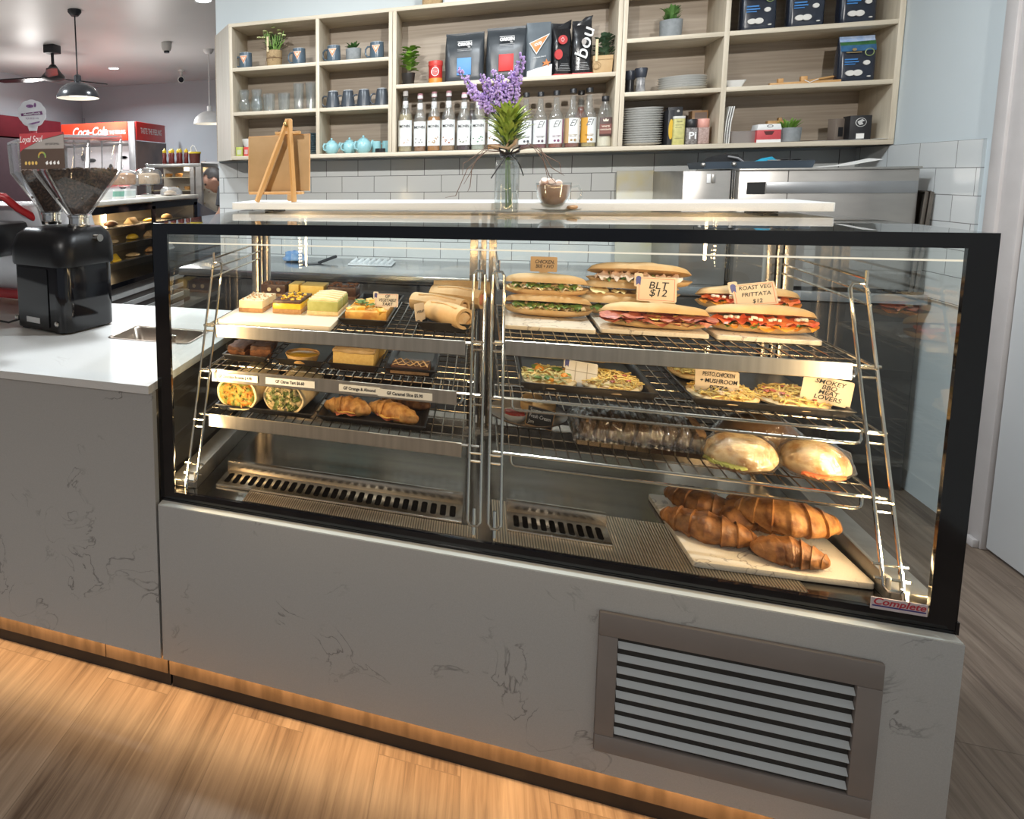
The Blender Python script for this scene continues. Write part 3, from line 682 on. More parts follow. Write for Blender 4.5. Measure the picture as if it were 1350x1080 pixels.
# bottom left: sliced wraps and croissants
TOR = M('tortilla', (.80, .64, .38), .7, col2=(.70, .50, .25), scale=35, bump=.12, lo=.45, hi=.7)
FILL1 = M('carrot_salad_filling', (.60, .22, .02), .6, col2=(.20, .22, .03), scale=75, bump=.8, lo=.45, hi=.55)
FILL2 = M('green_salad_filling', (.10, .13, .02), .6, col2=(.52, .38, .18), scale=75, bump=.8, lo=.45, hi=.55)
def cut_wrap(label, x, y, L, r, rz, f, seed):
    t = thing('sliced_wrap', label, 'wrap', (x, y, T3L+.003+r*.80), rz, 'sliced wraps on the bottom left shelf')
    def ring(yy, k, fl=1.): return [(r*k*cos(a)*1.08, yy, r*k*(.88 if sin(a) > 0 else .80)*sin(a)*fl) for a in [2*pi*j/26 for j in range(26)]]
    rs = [ring(-L/2+.002, .90), ring(-L/2, .93), ring(-L/2, 1.), ring(-L/2+.02, 1.01), ring(-L*.1, 1.03), ring(L*.2, 1.0), ring(L/2-.02, .88), ring(L/2-.004, .60), ring(L/2, .3)]
    b = B().loft(rs, caps=False); bmesh.ops.subdivide_edges(b.b, edges=[e for e in b.b.edges], cuts=1, use_grid_fill=True)
    obj('tortilla', b.jitter(.0022, 45, seed), TOR, t)
    rs = [[(p[0]*k, -L/2+yy, p[2]*k) for p in ring(0, .93)] for k, yy in ((.001, -.004), (.3, -.003), (.6, -.003), (.85, -.001), (1., .003), (.98, .03))]
    b = B().loft(rs, caps=False); bmesh.ops.subdivide_edges(b.b, edges=[e for e in b.b.edges], cuts=2, use_grid_fill=True)
    obj('filling', b.jitter(.006, 130, seed), f, t)
    fl = B()
    for k in range(34):
        rnd = random.Random(seed*100+k); a = rnd.uniform(0, 2*pi); q = r*.78*math.sqrt(rnd.random()); p = Vector((q*cos(a), -L/2-.003, q*sin(a)*.8))
        fl.tube([p, p+Vector((rnd.uniform(-.008, .008), -.004, rnd.uniform(-.008, .008)))], .0014, 5)
    obj('salad_shreds', fl, M('shreds_%d' % seed, (.66, .30, .05) if seed == 1 else (.34, .32, .12), .6, col2=(.14, .17, .02), scale=40), t)
    w_ = B().tube([(-.012, -L*.22, r*.87), (-.004, -L*.25, r*.90), (.004, -L*.20, r*.90), (.012, -L*.24, r*.87)], .0008, 5)
    obj('pen_mark', w_, INK, t)
cut_wrap('thick cut wrap with carrot filling, left of the two on the bottom left shelf', .152, .250, .19, .053, radians(-6), FILL1, 1)
cut_wrap('thick cut wrap with green salad filling, right of the two on the bottom left shelf', .276, .255, .19, .051, radians(-6), FILL2, 2)
CRO = M('croissant_golden', (.70, .38, .12), .5, col2=(.40, .16, .035), scale=55, bump=.9, lo=.36, hi=.64, detail=7)
CROD = M('croissant_brown', (.40, .17, .05), .48, col2=(.14, .048, .013), scale=50, bump=.9, lo=.34, hi=.66, detail=7)
def croissant_mesh(L, bend, r, seed, segs=7, flat=.85):
    rings = []; n = 84; m = 32
    for i in range(n+1):
        u = i/n*2-1; a = u*bend
        R = L/(2*bend); c = Vector((R*sin(a), R*(1-cos(a)), 0)); tn = Vector((cos(a), sin(a), 0)); nm = Vector((-sin(a), cos(a), 0))
        env = (1-abs(u)**2.0)**.62 if abs(u) < 1 else 0
        st = (abs(u)*segs/2) % 1
        k = r*(.12+.88*env)*(1.0+.16*(1-st)**1.5-.07)
        ring = []
        for j in range(m):
            t = 2*pi*j/m+.55*(st)*math.copysign(1, u)*.0
            kk = k*(1+.16*noise.noise(Vector((u*4, cos(t)*1.4+seed*3, sin(t)*1.4)))+.05*noise.noise(Vector((u*26+cos(t)*2, cos(t)*5+seed, sin(t)*5))))
            ring.append(tuple(c+nm*kk*cos(t)+Vector((0, 0, flat*kk*sin(t)*(1 if sin(t) > 0 else .8)+r*flat*.62))))
        rings.append(ring)
    return B().loft(rings)
def croissant(label, x, y, z, L, bend, r, rz, m, seed, group, parts=None, rx=0, ry=0):
    t = thing('croissant', label, 'croissant', (x, y, z), rz, group, rx, ry)
    obj('pastry', croissant_mesh(L, bend, r, seed), m, t)
    if parts: parts(t, L, r)
    return t
def ham_cheese(t, L, r):
    for pn, m, z, w in (('ham', HAM, r*.30, 1.25), ('cheese_slice', M('cheese_slice', (.86, .60, .20), .4, col2=(.82, .54, .15)), r*.45, 1.15)):
        b = leaf_sheet(L*.62, r*2.0*w, int(z*1e4), .004, 8); b.xf(T(0, .006, z)); obj(pn, b, m, t)
G = 'filled croissants on the bottom left shelf'
croissant('golden ham croissant at the left of its tray, plump end to the left', .420, .225, T3L+.002, .125, .55, .030, radians(172), CRO, 1, G, ham_cheese)
croissant('golden cheese croissant lying diagonally at the front right of its tray', .535, .222, T3L+.002, .150, .40, .029, radians(150), CRO, 2, G, ham_cheese)
croissant('shaded brown croissant at the back right of the bottom left shelf', .555, .315, T3L+.002, .14, .5, .032, radians(160), CROD, 3, G)
# floor of the case: plain croissants on the marble board
G = 'plain croissants on the marble board'; zc = .5625
croissant('long brown croissant at the front left of the marble board', 1.176, .132, zc, .168, .38, .036, radians(-22), CROD, 4, G)
croissant('dark croissant at the back left of the marble board', 1.198, .240, zc, .155, .45, .034, radians(-30), CROD, 5, G)
croissant('dark croissant standing at the back middle of the board', 1.268, .222, zc, .135, .5, .037, radians(60), CROD, 6, G)
croissant('large golden brown croissant lying on the others at the right', 1.325, .172, zc+.022, .172, .50, .041, radians(-12), M('croissant_mid', (.58, .28, .085), .48, col2=(.24, .085, .02), scale=50, bump=.9, lo=.34, hi=.66, detail=7), 7, G)
croissant('small croissant nearest the glass on the marble board', 1.296, .086, zc, .120, .55, .032, radians(172), CROD, 8, G)
croissant('croissant mostly hidden under the large golden one', 1.318, .205, zc, .12, .5, .026, radians(15), CROD, 9, G)
# ------------------------------------------------------------------ baguette sandwiches
BREAD = M('baguette_crust', (.72, .50, .26), .65, col2=(.58, .36, .15), scale=16, bump=.18, lo=.38, hi=.66)
LEAFG = M('salad_leaf', (.10, .19, .035), .45, col2=(.20, .32, .07), scale=50)
CHEESE = M('brie', (.88, .72, .36), .5, col2=(.86, .66, .28))
BACON = M('bacon', (.34, .07, .045), .45, col2=(.58, .22, .14), scale=40, stretch=(1, 4, 4))
TOM = M('roast_pepper', (.78, .10, .03), .35, col2=(.86, .26, .08), scale=40)
PUMP = M('pumpkin', (.84, .36, .04), .45, col2=(.78, .28, .02), scale=30)
FETA = M('feta', (.90, .84, .72), .6)
def bun_half(L, w, h, up, seed):
    n, m = 22, 14; rings = []
    for i in range(n+1):
        u = i/n*2-1; e = (1-abs(u)**2.6)**.5 if abs(u) < 1 else .0
        e = max(e, .04); ring = []
        for j in range(m+1):
            a = pi*j/m; k = 1+.10*noise.noise(Vector((u*2.6+seed, a, seed)))+.03*noise.noise(Vector((u*9, a*3, seed)))
            ring.append((u*L/2, -w/2*e*cos(a)*k, (1 if up else -1)*h*(e**.8)*(sin(a)**.75)*k))
        for j in range(1, m): # flat cut face, slightly hollow
            ring.append((u*L/2, w/2*e*(1-2*j/m)*.97, (1 if up else -1)*.001))
        rings.append(ring)
    return B().loft(rings)
def sandwich(label, x, y, z, L, w, rz, fill, tilt=.30, group='filled baguettes on the top right shelf', hb=.021, ht=.025, gap=.010, seed=1, rx=0):
    t = thing('baguette', label, 'filled baguette', (x, y, z+hb), rz, group, rx)
    obj('bread_bottom', bun_half(L, w, hb, False, seed), BREAD, t)
    o = obj('bread_top', bun_half(L*.985, w, ht, True, seed+4), BREAD, t, (0, .006, gap), (-tilt, 0, 0))
    rnd = random.Random(seed)
    for k, (pn, m, cnt, zz, sz) in enumerate(fill):
        b = B()
        for i in range(cnt):
            u = (i+.5)/cnt*2-1; q = leaf_sheet(sz[0]*rnd.uniform(.85, 1.2), sz[1]*rnd.uniform(.9, 1.1), seed*13+k*7+i, sz[2], 6)
            q.xf(T(u*L*.40, -w*.27*math.sqrt(1-.55*u*u)-rnd.uniform(0, .003), zz+rnd.uniform(-.001, .002)) @ RZ(rnd.uniform(-.35, .35)) @ RX(rnd.uniform(.05, .30)))
            b.add(q.b)
        obj(pn, b, m, t)
    return t
def dice(t, name, m, cnt, L, w, z, r, seed):
    b = B(); rnd = random.Random(seed)
    for i in range(cnt):
        u = rnd.uniform(-.8, .8); b.box(-r, r, -r, r, -r*.8, r*.8, r*.25, T(u*L*.45, -w*.44*math.sqrt(1-.6*u*u), z+rnd.uniform(-.002, .004)) @ RZ(rnd.uniform(0, 3)))
    obj(name, b, m, t)
zb = T1R+.0105
chk = [('cheese_slices', CHEESE, 5, .004, (.045, .040, .003)), ('chicken_pieces', CHK, 6, .007, (.035, .036, .005)), ('avocado', M('avocado', (.40, .44, .10), .5, col2=(.22, .28, .05), scale=30), 4, .009, (.035, .030, .004)), ('salad_leaves', LEAFG, 5, .009, (.030, .040, .006))]
sandwich('chicken baguette lying lowest and nearest the glass, by the middle bracket', .890, .405, zb, .205, .076, radians(-4), chk, .28, seed=1)
sandwich('chicken baguette stacked on top, showing its ticket behind', .885, .425, zb+.048, .20, .070, radians(-4), chk, .22, seed=2, rx=radians(3))
blt = [('cheese_slices', M('sliced_cheese', (.90, .68, .22), .4, col2=(.86, .60, .16)), 3, .009, (.045, .045, .002)), ('bacon_rashers', BACON, 5, .003, (.085, .052, .007)), ('bacon_edges', BACON, 4, .008, (.095, .046, .006)), ('salad_leaves', LEAFG, 4, .000, (.030, .042, .006))]
sandwich('bacon baguette nearest the glass, dark red bacon spilling out', 1.110, .338, zb, .222, .080, radians(-4), blt, .26, seed=3)
sandwich('plain looking baguette just behind the front bacon baguette', 1.075, .455, zb, .22, .070, radians(-5), [('salad_leaves', LEAFG, 4, .003, (.03, .05, .006))], .1, seed=4, ht=.026)
sandwich('baguette lying across the two bacon baguettes, under the topmost one', 1.082, .470, zb+.042, .22, .068, radians(-6), [('cheese_slices', CHEESE, 4, .003, (.04, .04, .003))], .05, seed=5, ht=.020, hb=.017)
tcl = [('chicken_pieces', M('sliced_chicken', (.84, .66, .50), .6, col2=(.78, .54, .38), scale=40), 6, .008, (.032, .050, .008)), ('salad_leaves', LEAFG, 4, .004, (.03, .045, .005))]
sandwich('topmost baguette of the middle stack with pale chicken showing', 1.103, .480, zb+.070, .23, .066, radians(-9), tcl, .42, seed=6, gap=.014)
veg = [('pumpkin_slices', PUMP, 5, .002, (.070, .056, .006)), ('roast_peppers', TOM, 6, .009, (.050, .046, .006)), ('salad_leaves', LEAFG, 4, .004, (.030, .050, .006))]
a = sandwich('roast vegetable baguette nearest the glass, red peppers and white feta', 1.318, .352, zb, .212, .080, radians(-2), veg, .30, seed=7, gap=.014)
dice(a, 'feta_cubes', FETA, 16, .205, .072, .013, .0036, 2)
a = sandwich('roast vegetable baguette behind, carrying the roast vegetable ticket', 1.330, .462, zb+.026, .21, .070, radians(-3), veg, .30, seed=8, gap=.012)
dice(a, 'feta_cubes', FETA, 12, .21, .070, .012, .0034, 3)
b = B().prism(rrect(.016, .05, .003), 0, .045, 'z')
ticket('tan handwritten ticket behind the chicken baguettes', .888, .505, T1R+.108, .065, .040, ['CHICKEN,', 'BRIE + AVO'], .0135, (radians(-8), 0, radians(-3)), TAN, False, False)
ticket('cream ticket reading BLT with a rosette on the middle stack', 1.124, .385, T1R+.062, .082, .058, ['BLT', '$12'], .024, (radians(-10), radians(1), radians(-2)), CARD)
ticket('cream ticket reading ROAST VEG FRITTATA, tilted left', 1.330, .405, T1R+.060, .082, .052, ['ROAST VEG', 'FRITTATA', '$12'], .0125, (radians(-12), radians(-10), radians(-4)), CARD)
# ------------------------------------------------------------------ mini pizzas
DOUGH = M('pizza_dough', (.86, .66, .38), .7, col2=(.78, .54, .26), scale=40, bump=.2)
SHRED = M('shredded_cheese', (.78, .58, .20), .5, col2=(.72, .50, .13), scale=60)
SHREDG = M('shredded_cheese_pale', (.68, .60, .28), .5, col2=(.56, .50, .20), scale=60)
PEP = M('salami', (.42, .09, .05), .5, col2=(.55, .16, .10), scale=60)
def pizza(label, x, y, sx, sy, seed, shred=SHRED, extra=(), cnt=150):
    t = thing('mini_pizza', label, 'pizza', (x, y, T2R+.004), 0, 'mini pizzas on the middle right shelf')
    obj('base', B().lathe([(0, 0), (.86, .0), (1., .004/.06*.06), (1.0, .008), (.92, .012), (.80, .009), (0, .009)], n=34, sx=sx, sy=sy).jitter(.0015, 60, seed), DOUGH, t)
    rnd = random.Random(seed); b = B()
    for k in range(cnt):
        q = math.sqrt(rnd.random())*.90; a = rnd.uniform(0, 2*pi); p = Vector((q*sx*cos(a), q*sy*sin(a), .010+.018*(1-q*q)*rnd.uniform(.5, 1.1))); d = rnd.uniform(0, 2*pi); l = rnd.uniform(.007, .015)
        v = Vector((cos(d)*l, sin(d)*l, rnd.uniform(-.004, .003)))
        b.tube([p-v, p+Vector((0, 0, .002)), p+v], .0016, 4)
    obj('shredded_cheese', b, shred, t, kind='stuff')
    for pn, m, n, r, h in extra:
        b = B()
        for k in range(n):
            q = math.sqrt(rnd.random())*.8; a = rnd.uniform(0, 2*pi); b.ball((q*sx*cos(a), q*sy*sin(a), .014+.014*(1-q*q)), r*rnd.uniform(.7, 1.2), 1, (1, 1, h), .35, k)
        obj(pn, b, m, t)
    b = B().lathe([(0, .010), (.5, .022), (.86, .010), (.86, .008), (0, .008)], n=24, sx=sx, sy=sy).jitter(.003, 70, seed)
    obj('sauce_and_topping', b, M('pizza_topping', (.70, .42, .16), .55, col2=(.84, .62, .26), scale=60, bump=.4), t)
    return t
pizza('vegetable mini pizza with pumpkin and greens, left end of the left tray', .882, .255, .062, .075, 1, SHREDG, (('pumpkin_pieces', PUMP, 8, .009, .7), ('spinach', LEAFG, 9, .011, .3)), 110)
pizza('plain cheese mini pizza at the right of the left pizza tray', 1.012, .258, .064, .078, 2, SHRED, (('salami_pieces', PEP, 6, .006, .4),), 190)
pizza('cheese mini pizza at the back left of the right hand tray', 1.222, .400, .062, .07, 3, SHREDG, (), 180)
pizza('chicken mini pizza at the front left of the right hand tray', 1.222, .245, .064, .068, 4, SHRED, (('chicken_pieces', CHK, 10, .007, .5),), 180)
pizza('meat lovers mini pizza at the front right of the right hand tray', 1.345, .250, .062, .072, 5, SHRED, (('salami_pieces', PEP, 16, .006, .4),), 170)
tw = ticket('blank white ticket with a rosette lying on the vegetable pizza', .948, .235, T2R+.012, .066, .048, [], .01, (radians(-28), radians(6), radians(-2)), CARDW, True, False)
b = B()
for x in (-.012, .012): b.box(x-.0007, x+.0007, -.0009, -.0005, .003, .045)
b.box(-.034, .034, -.0009, -.0005, .0235, .0250)
obj('grid_lines', b, M('grid_grey', (.45, .40, .33), .6), tw)
tn = thing('food_ticket', 'tan arrow shaped card lying at the back of the left pizza tray', 'food ticket', (1.015, .43, T2R+.008), radians(-4), 'handwritten food tickets', radians(-55))
obj('card', B().prism([(-.04, 0), (.012, 0), (.04, .02), (.012, .032), (-.045, .03), (-.03, .015)], -.0005, .0005, 'y'), TAN, tn)
ticket('cream ticket reading PESTO CHICKEN MUSHROOM PIZZA', 1.205, .218, T2R+.020, .078, .046, ['PESTO,CHICKEN', '+ MUSHROOM', 'PIZZA'], .0125, (radians(-14), radians(1), radians(-3)), CARD, False, False)
ticket('cream ticket reading SMOKEY BBQ MEAT LOVERS at the right end', 1.383, .205, T2R+.020, .080, .052, ['SMOKEY', 'BBQ', 'MEAT', 'LOVERS'], .0125, (radians(-10), radians(9), radians(-6)), CARD, False, False)
# ------------------------------------------------------------------ bottom right shelf: scone plate and wrapped bread
pl = thing('oval_plate', 'grey oval plate by the middle bracket, holding scones and jam', 'plate', (.845, .315, T3R+.0015))
prof = [(0, 0), (.055, 0), (.078, .010), (.090, .017), (.091, .020), (.078, .014), (.055, .004), (0, .004)]
obj('dish', B().lathe(prof, n=40, sx=1.0, sy=1.05), M('grey_stoneware', (.46, .42, .37), .35, col2=(.40, .36, .31)), pl)
obj('dark_rim', B().lathe([(.089, .018), (.0905, .0205), (.092, .0195), (.0905, .017), (.089, .018)], n=40, sx=1, sy=1.05), M('rim_brown', (.14, .10, .07), .4), pl)
SC = M('scone', (.78, .52, .24), .75, col2=(.66, .38, .14), scale=30, bump=.3)
for x, y, k in ((.885, .335, 0), (.860, .375, 1)):
    s = thing('scone', ['round golden scone at the right of the oval plate', 'round golden scone at the back of the oval plate'][k], 'scone', (x, y, T3R+.008), k, 'scones on the oval plate')
    obj('scone_base', B().lathe([(0, 0), (.024, .0), (.027, .006), (.0265, .018), (.025, .020), (0, .020)], n=22).jitter(.002, 70, k), SC, s)
    obj('scone_top', B().lathe([(0, .0205), (.024, .0205), (.0265, .024), (.025, .032), (.016, .036), (0, .037)], n=22).jitter(.002, 70, k+4), SC, s)
jm = thing('jam_dish', 'small white dish with a red jam portion on the oval plate', 'jam dish', (.816, .290, T3R+.006))
obj('dish', B().lathe([(0, 0), (.018, 0), (.027, .010), (.031, .020), (.029, .020), (.024, .010), (0, .004)], n=26), WHITE, jm)
obj('jam_portion', B().box(-.022, .022, -.016, .016, .010, .022, .003).jitter(.001, 60), M('jam_red', (.56, .05, .03), .35, col2=(.70, .30, .24), scale=60, lo=.5, hi=.6), jm)
ck = thing('chalk_sign', 'black chalk sign reading SCONES FRESH CREAM JAM on the oval plate', 'sign', (.866, .256, T3R+.008), radians(-10), None, radians(-8), radians(7))
obj('board', B().box(-.028, .028, -.0012, .0012, 0, .044, .0005), M('chalkboard', (.02, .02, .022), .6), ck)
obj('wood_edge', B().box(-.0295, -.028, -.0016, .0016, -.0015, .0455).box(.028, .0295, -.0016, .0016, -.0015, .0455).box(-.028, .028, -.0016, .0016, -.0015, 0).box(-.028, .028, -.0016, .0016, .044, .0455), M('sign_wood', (.55, .32, .14), .6), ck)
for i, s in enumerate(('Scones', 'Fresh Cream', 'Jam')): text('chalk_lettering', s, .0125, M('chalk', (.85, .82, .78), .8), ck, (-.024, -.0018, .036-.0135*i), align='LEFT', sx=.72, shear=.1)
FILM = GLASS('cling_film', (.96, .96, .95), 3.4, .05, (.8, .75, .65), .03, .6, 75)
def blob(sx, sy, sz, seed, amp=.06, sub=4, flat=.55):
    b = B(); bmesh.ops.create_icosphere(b.b, subdivisions=sub, radius=1)
    for v in b.b.verts:
        k = 1+amp*noise.noise(v.co*1.7+Vector((seed*4.1, 0, seed)))+amp*.4*noise.noise(v.co*5+Vector((0, seed, 0)))
        z = v.co.z*k; z = z if z > 0 else z*flat
        v.co = Vector((v.co.x*sx*k, v.co.y*sy*k, z*sz+sz*flat))
    return b
def film(sx, sy, sz, seed, flat=.55):
    b = blob(sx, sy, sz, seed, .06, 4, flat)
    for v in b.b.verts:
        d = (v.co-Vector((0, 0, sz*flat))); a = math.atan2(v.co.y, v.co.x)
        v.co += d.normalized()*(.0030+.0020*sin(a*11+v.co.z*150+seed)+.0075*abs(noise.noise(v.co*48+Vector((seed, 0, 0)))))
    for v in b.b.verts: v.co.z = max(v.co.z, .0002)
    return b
ROLL = M('ciabatta_roll', (.50, .26, .08), .6, col2=(.80, .60, .34), scale=34, bump=.8, lo=.42, hi=.58, detail=8)
ROLLD = M('brown_roll', (.34, .15, .05), .6, col2=(.46, .24, .09), scale=24, bump=.3)
def wrapped_roll(label, x, y, sx, sy, sz, m, seed, rz=0, green=True):
    t = thing('wrapped_roll', label, 'wrapped bread roll', (x, y, T3R+.0015), rz, 'cling wrapped rolls on the bottom right shelf')
    obj('bread_roll', blob(sx, sy, sz, seed), m, t)
    if green:
        b = B()
        for k in range(9):
            a = pi+(.25+.14*k if seed == 1 else 1.1+.12*k); b.ball((sx*.93*cos(a), sy*.93*sin(a), sz*.42), .010, 1, (1.2, 1.2, .5), .4, k)
        obj('salad_filling', b, M('lettuce_pale', (.42, .44, .12), .6, col2=(.30, .32, .08), scale=40) if seed == 1 else M('tomato_filling', (.72, .10, .04), .5, col2=(.60, .20, .06)), t)
    obj('cling_film', film(sx, sy, sz, seed), FILM, t)
wrapped_roll('pale wrapped roll with green filling, left of the two front rolls', 1.235, .165, .062, .052, .046, ROLL, 1)
wrapped_roll('pale wrapped roll with red filling at the right end', 1.358, .168, .056, .050, .045, ROLL, 2)
wrapped_roll('brown wrapped roll behind the two pale rolls', 1.305, .285, .075, .055, .047, ROLLD, 3, 0, False)
wl = thing('wrapped_bread_tray', 'foil tray of sliced fruit loaf under shiny cling film', 'wrapped loaf', (1.065, .262, T3R+.0015), radians(-2))
obj('foil_tray', tray_mesh(.262, .165, .016, .008), M('dark_foil', (.10, .09, .08), .25, .7), wl)
b = B()
for k in range(9):
    x = -.105+k*.026; b.prism(rrect(.115, .044, .016, 4, 0, .030), -.010, .010, 'x', T(x, 0, 0) @ RY(radians(14)))
obj('loaf_slices', b.jitter(.002, 50), M('fruit_loaf', (.36, .22, .10), .7, col2=(.16, .07, .03), scale=36, bump=.3), wl)
b = B()
rings = []
for i in range(97):
    u = i/96*2-1; e = (1-abs(u)**5)**.5 if abs(u) < 1 else .05
    ring = []
    for j in range(25):
        a = pi*j/24; w_ = noise.noise(Vector((u*9, a*4, 3)))*.005+.0030*sin(a*2+u*70+2*noise.noise(Vector((u*3, a, 7))))
        ring.append((u*.132, -(.083+w_)*cos(a), .014+(.048*e+w_)*(sin(a)**.6)))
    rings.append(ring)
obj('cling_film', B().loft(rings, caps=False, closed=False), GLASS('crinkled_film', (.92, .92, .90), 8.5, .05, (.6, .52, .4), .04, .5, 110), wl)
# ------------------------------------------------------------------ on top of the case
board('serving_ledge', 'long white stone slab along the back of the case top', .7515, .612, ZT+.006, 1.503, .22, .0205, m=STONE_TOP)
sl = [o for o in COL.objects if o.name == 'serving_ledge'][0]; sl['category'] = 'ledge'
obj('foot', B().box(-.66, -.63, -.06, .06, -.006, 0).box(.63, .66, -.06, .06, -.006, 0), BLACKM, sl)
zs = ZT+.0265
ea = thing('table_easel', 'small wooden easel holding a blank brown board, back turned, on the white slab', 'easel', (.13, .555, zs))
EW = M('easel_pine', (.62, .36, .15), .5, col2=(.54, .29, .10), scale=8, stretch=(3, 3, .4))
CORK = M('brown_card', (.40, .25, .115), .7, col2=(.37, .23, .10), scale=30)
def bar(p, q, w, d): return B().tube([p, q], w/2**.5, 4, flat=d/w)
H = .25
obj('leg', bar((.038, .0, H), (-.055, -.03, .002), .012, .010), EW, ea); obj('leg', bar((.042, .0, H), (.064, -.03, .002), .012, .010), EW, ea)
obj('leg', bar((.036, .014, H-.01), (.02, .07, .002), .011, .010), EW, ea)
obj('rest_bar', B().box(-.085, .085, -.020, .012, .024, .032, .001), EW, ea)
obj('top_clamp', B().box(-.002, .076, -.006, .012, .205, .214, .001).box(.030, .050, -.004, .012, .205, .252, .004), EW, ea)
b = B().box(-.095, .10, -.0015, .0015, 0, .172, .0004); b.xf(T(0, .004, .032) @ RX(radians(-6)) @ RY(radians(-1)))
bd = thing('picture_board', 'plain brown backed board standing on the small easel', 'board', (.13, .563, zs))
obj('back_panel', b, CORK, bd)
b = B().box(-.0975, -.095, -.002, .003, 0, .172).box(.10, .1025, -.002, .003, 0, .172).box(-.0975, .1025, -.002, .003, .172, .175); b.xf(T(0, .004, .032) @ RX(radians(-6)) @ RY(radians(-1)))
obj('edge_band', b, EW, bd)
obj('wing_nut', B().ball((.034, -.010, .232), .006, 1).tube([(.028, -.012, .238), (.036, -.016, .240)], .002, 6), M('brass', (.55, .38, .14), .25, 1.), ea)
# vase
vx, vy = .790, .485
va = thing('glass_vase', 'clear straight glass bottle vase with a black ribbon at its neck', 'vase', (vx, vy, ZT))
obj('glass_body', B().lathe([(0, .002), (.027, .002), (.030, .005), (.0305, .014), (.0305, .120), (.030, .128), (.0285, .134), (.0285, .139), (.0275, .139), (.0275, .134), (.029, .120), (.029, .014), (.027, .010), (0, .010)], n=36), GL, va)
def ribbon(pts, w=.006):
    b = B(); P = [Vector(p) for p in pts]; L = [b.b.verts.new(p+Vector((0, 0, w/2))) for p in P]; R = [b.b.verts.new(p-Vector((-.0005, .001, w/2))) for p in P]
    for i in range(len(P)-1): b.b.faces.new((L[i], L[i+1], R[i+1], R[i]))
    return b
b = B()
for pts in ([(.005, -.032, .155), (.012, -.034, .166), (.028, -.033, .172), (.026, -.034, .160), (.006, -.033, .154)], [(.003, -.032, .155), (-.006, -.034, .166), (-.022, -.033, .170), (-.018, -.034, .158), (0, -.033, .153)],
            [(.004, -.033, .153), (.020, -.034, .140), (.030, -.034, .122), (.038, -.034, .098)], [(.0, -.033, .153), (-.010, -.034, .140), (-.024, -.034, .118), (-.040, -.034, .092)]):
    P = [Vector(p) for p in pts]; b.tube([tuple(p) for p in P], .0050, 6, flat=.35)
b.lathe([(.0150, .146), (.020, .150), (.0185, .158), (.013, .160)], n=20); b.ball((.004, -.031, .153), .006, 1)
obj('black_ribbon', b, M('satin_black', (.015, .012, .014), .3), va)
fl = thing('lavender_bunch', 'bunch of purple artificial lavender with yellow green leaves in the glass vase', 'flowers', (vx, vy, ZT+.012))
STEM = M('green_stem', (.08, .17, .03), .5, col2=(.14, .24, .05), scale=40)
b = B()
for k in range(5):
    a = k*1.3; b.tube([(.006+.007*cos(a), .007*sin(a), 0), (.002+.005*cos(a), .005*sin(a), .08), (.004*cos(a), .004*sin(a), .15), (.012*cos(a), .012*sin(a), .20)], .0019, 6)
obj('stems', b, STEM, fl)
LF = M('yellow_green_leaf', (.16, .27, .03), .45, col2=(.46, .54, .10), scale=22)
LFD = M('dark_green_leaf', (.03, .07, .012), .5, col2=(.07, .13, .02), scale=18)
def blade(p, d, L, w, droop=.3):
    """pointed leaf from p along d"""
    b = bmesh.new(); d = Vector(d).normalized(); s = d.cross(Vector((0, 0, 1)));
    if s.length < .01: s = Vector((1, 0, 0))
    s.normalize(); p = Vector(p); prev = None; n = 5
    for i in range(n+1):
        u = i/n; q = p+d*L*u-Vector((0, 0, 1))*droop*L*u*u*.5; ww = w*sin(pi*min(1, .12+u*.88))**.8 if i < n else .0002
        nrm = s.cross(d)*ww*.15
        r = [b.verts.new(q-s*ww/2+nrm), b.verts.new(q), b.verts.new(q+s*ww/2+nrm)]
        if prev:
            b.faces.new((prev[0], prev[1], r[1], r[0])); b.faces.new((prev[1], prev[2], r[2], r[1]))
        prev = r
    return b
def foliage(n, c, R, h, L, w, seed, up=.7, out=1.):
    rnd = random.Random(seed); b = B()
    for k in range(n):
        a = rnd.uniform(0, 2*pi); u = rnd.random(); e = rnd.uniform(.2, 1)
        p = (c[0]+R*e*cos(a)*.4, c[1]+R*e*sin(a)*.4, c[2]+h*u)
        b.add(blade(p, (cos(a)*out*e, sin(a)*out*e, up*rnd.uniform(.5, 1.3)), L*rnd.uniform(.7, 1.15), w*rnd.uniform(.7, 1.1)))
    return b
obj('bright_leaves', foliage(150, (0, 0, .165), .05, .075, .062, .0125, 3, .95, 1.25), LF, fl, ang=3)
obj('dark_leaves', foliage(80, (0, 0, .160), .04, .07, .052, .012, 4, .8, 1.2), LFD, fl, ang=3)
LAV = M('lavender_purple', (.28, .17, .46), .7, col2=(.56, .42, .72), scale=70)
b = B(); sp = B(); rnd = random.Random(11)
tips = [(-.128, .0, .372), (-.112, .01, .345), (-.096, .0, .330), (-.100, -.01, .310), (-.070, -.01, .352), (-.052, .02, .330), (-.040, .0, .362), (-.058, .0, .345), (-.020, .01, .348), (-.030, -.015, .325), (.000, -.012, .350), (.012, .01, .362), (.020, 0, .372), (.018, .02, .340), (.028, -.01, .395), (.024, .0, .380), (-.065, .012, .305), (-.085, -.012, .298), (-.010, .0, .325), (.014, -.015, .325)]
for tx, ty, tz in tips:
    base = Vector((tx*.15, ty*.3, .22)); tip = Vector((tx, ty, tz)); mid = (base+tip)/2+Vector((tx*.10, 0, .012))
    sp.tube([base, mid, tip], .0011, 5)
    for k in range(52):
        u = .34+.66*(k+rnd.random())/52; q = base*(1-u)**2+2*u*(1-u)*mid+tip*u*u
        a = rnd.uniform(0, 2*pi); r = (.0105 if u < .9 else .006)*rnd.uniform(.4, 1.1)
        b.ball(q+Vector((cos(a)*r, sin(a)*r, rnd.uniform(-.004, .004))), .0036*rnd.uniform(.6, 1.25), 1, (1, 1, 1.1), .3, k)
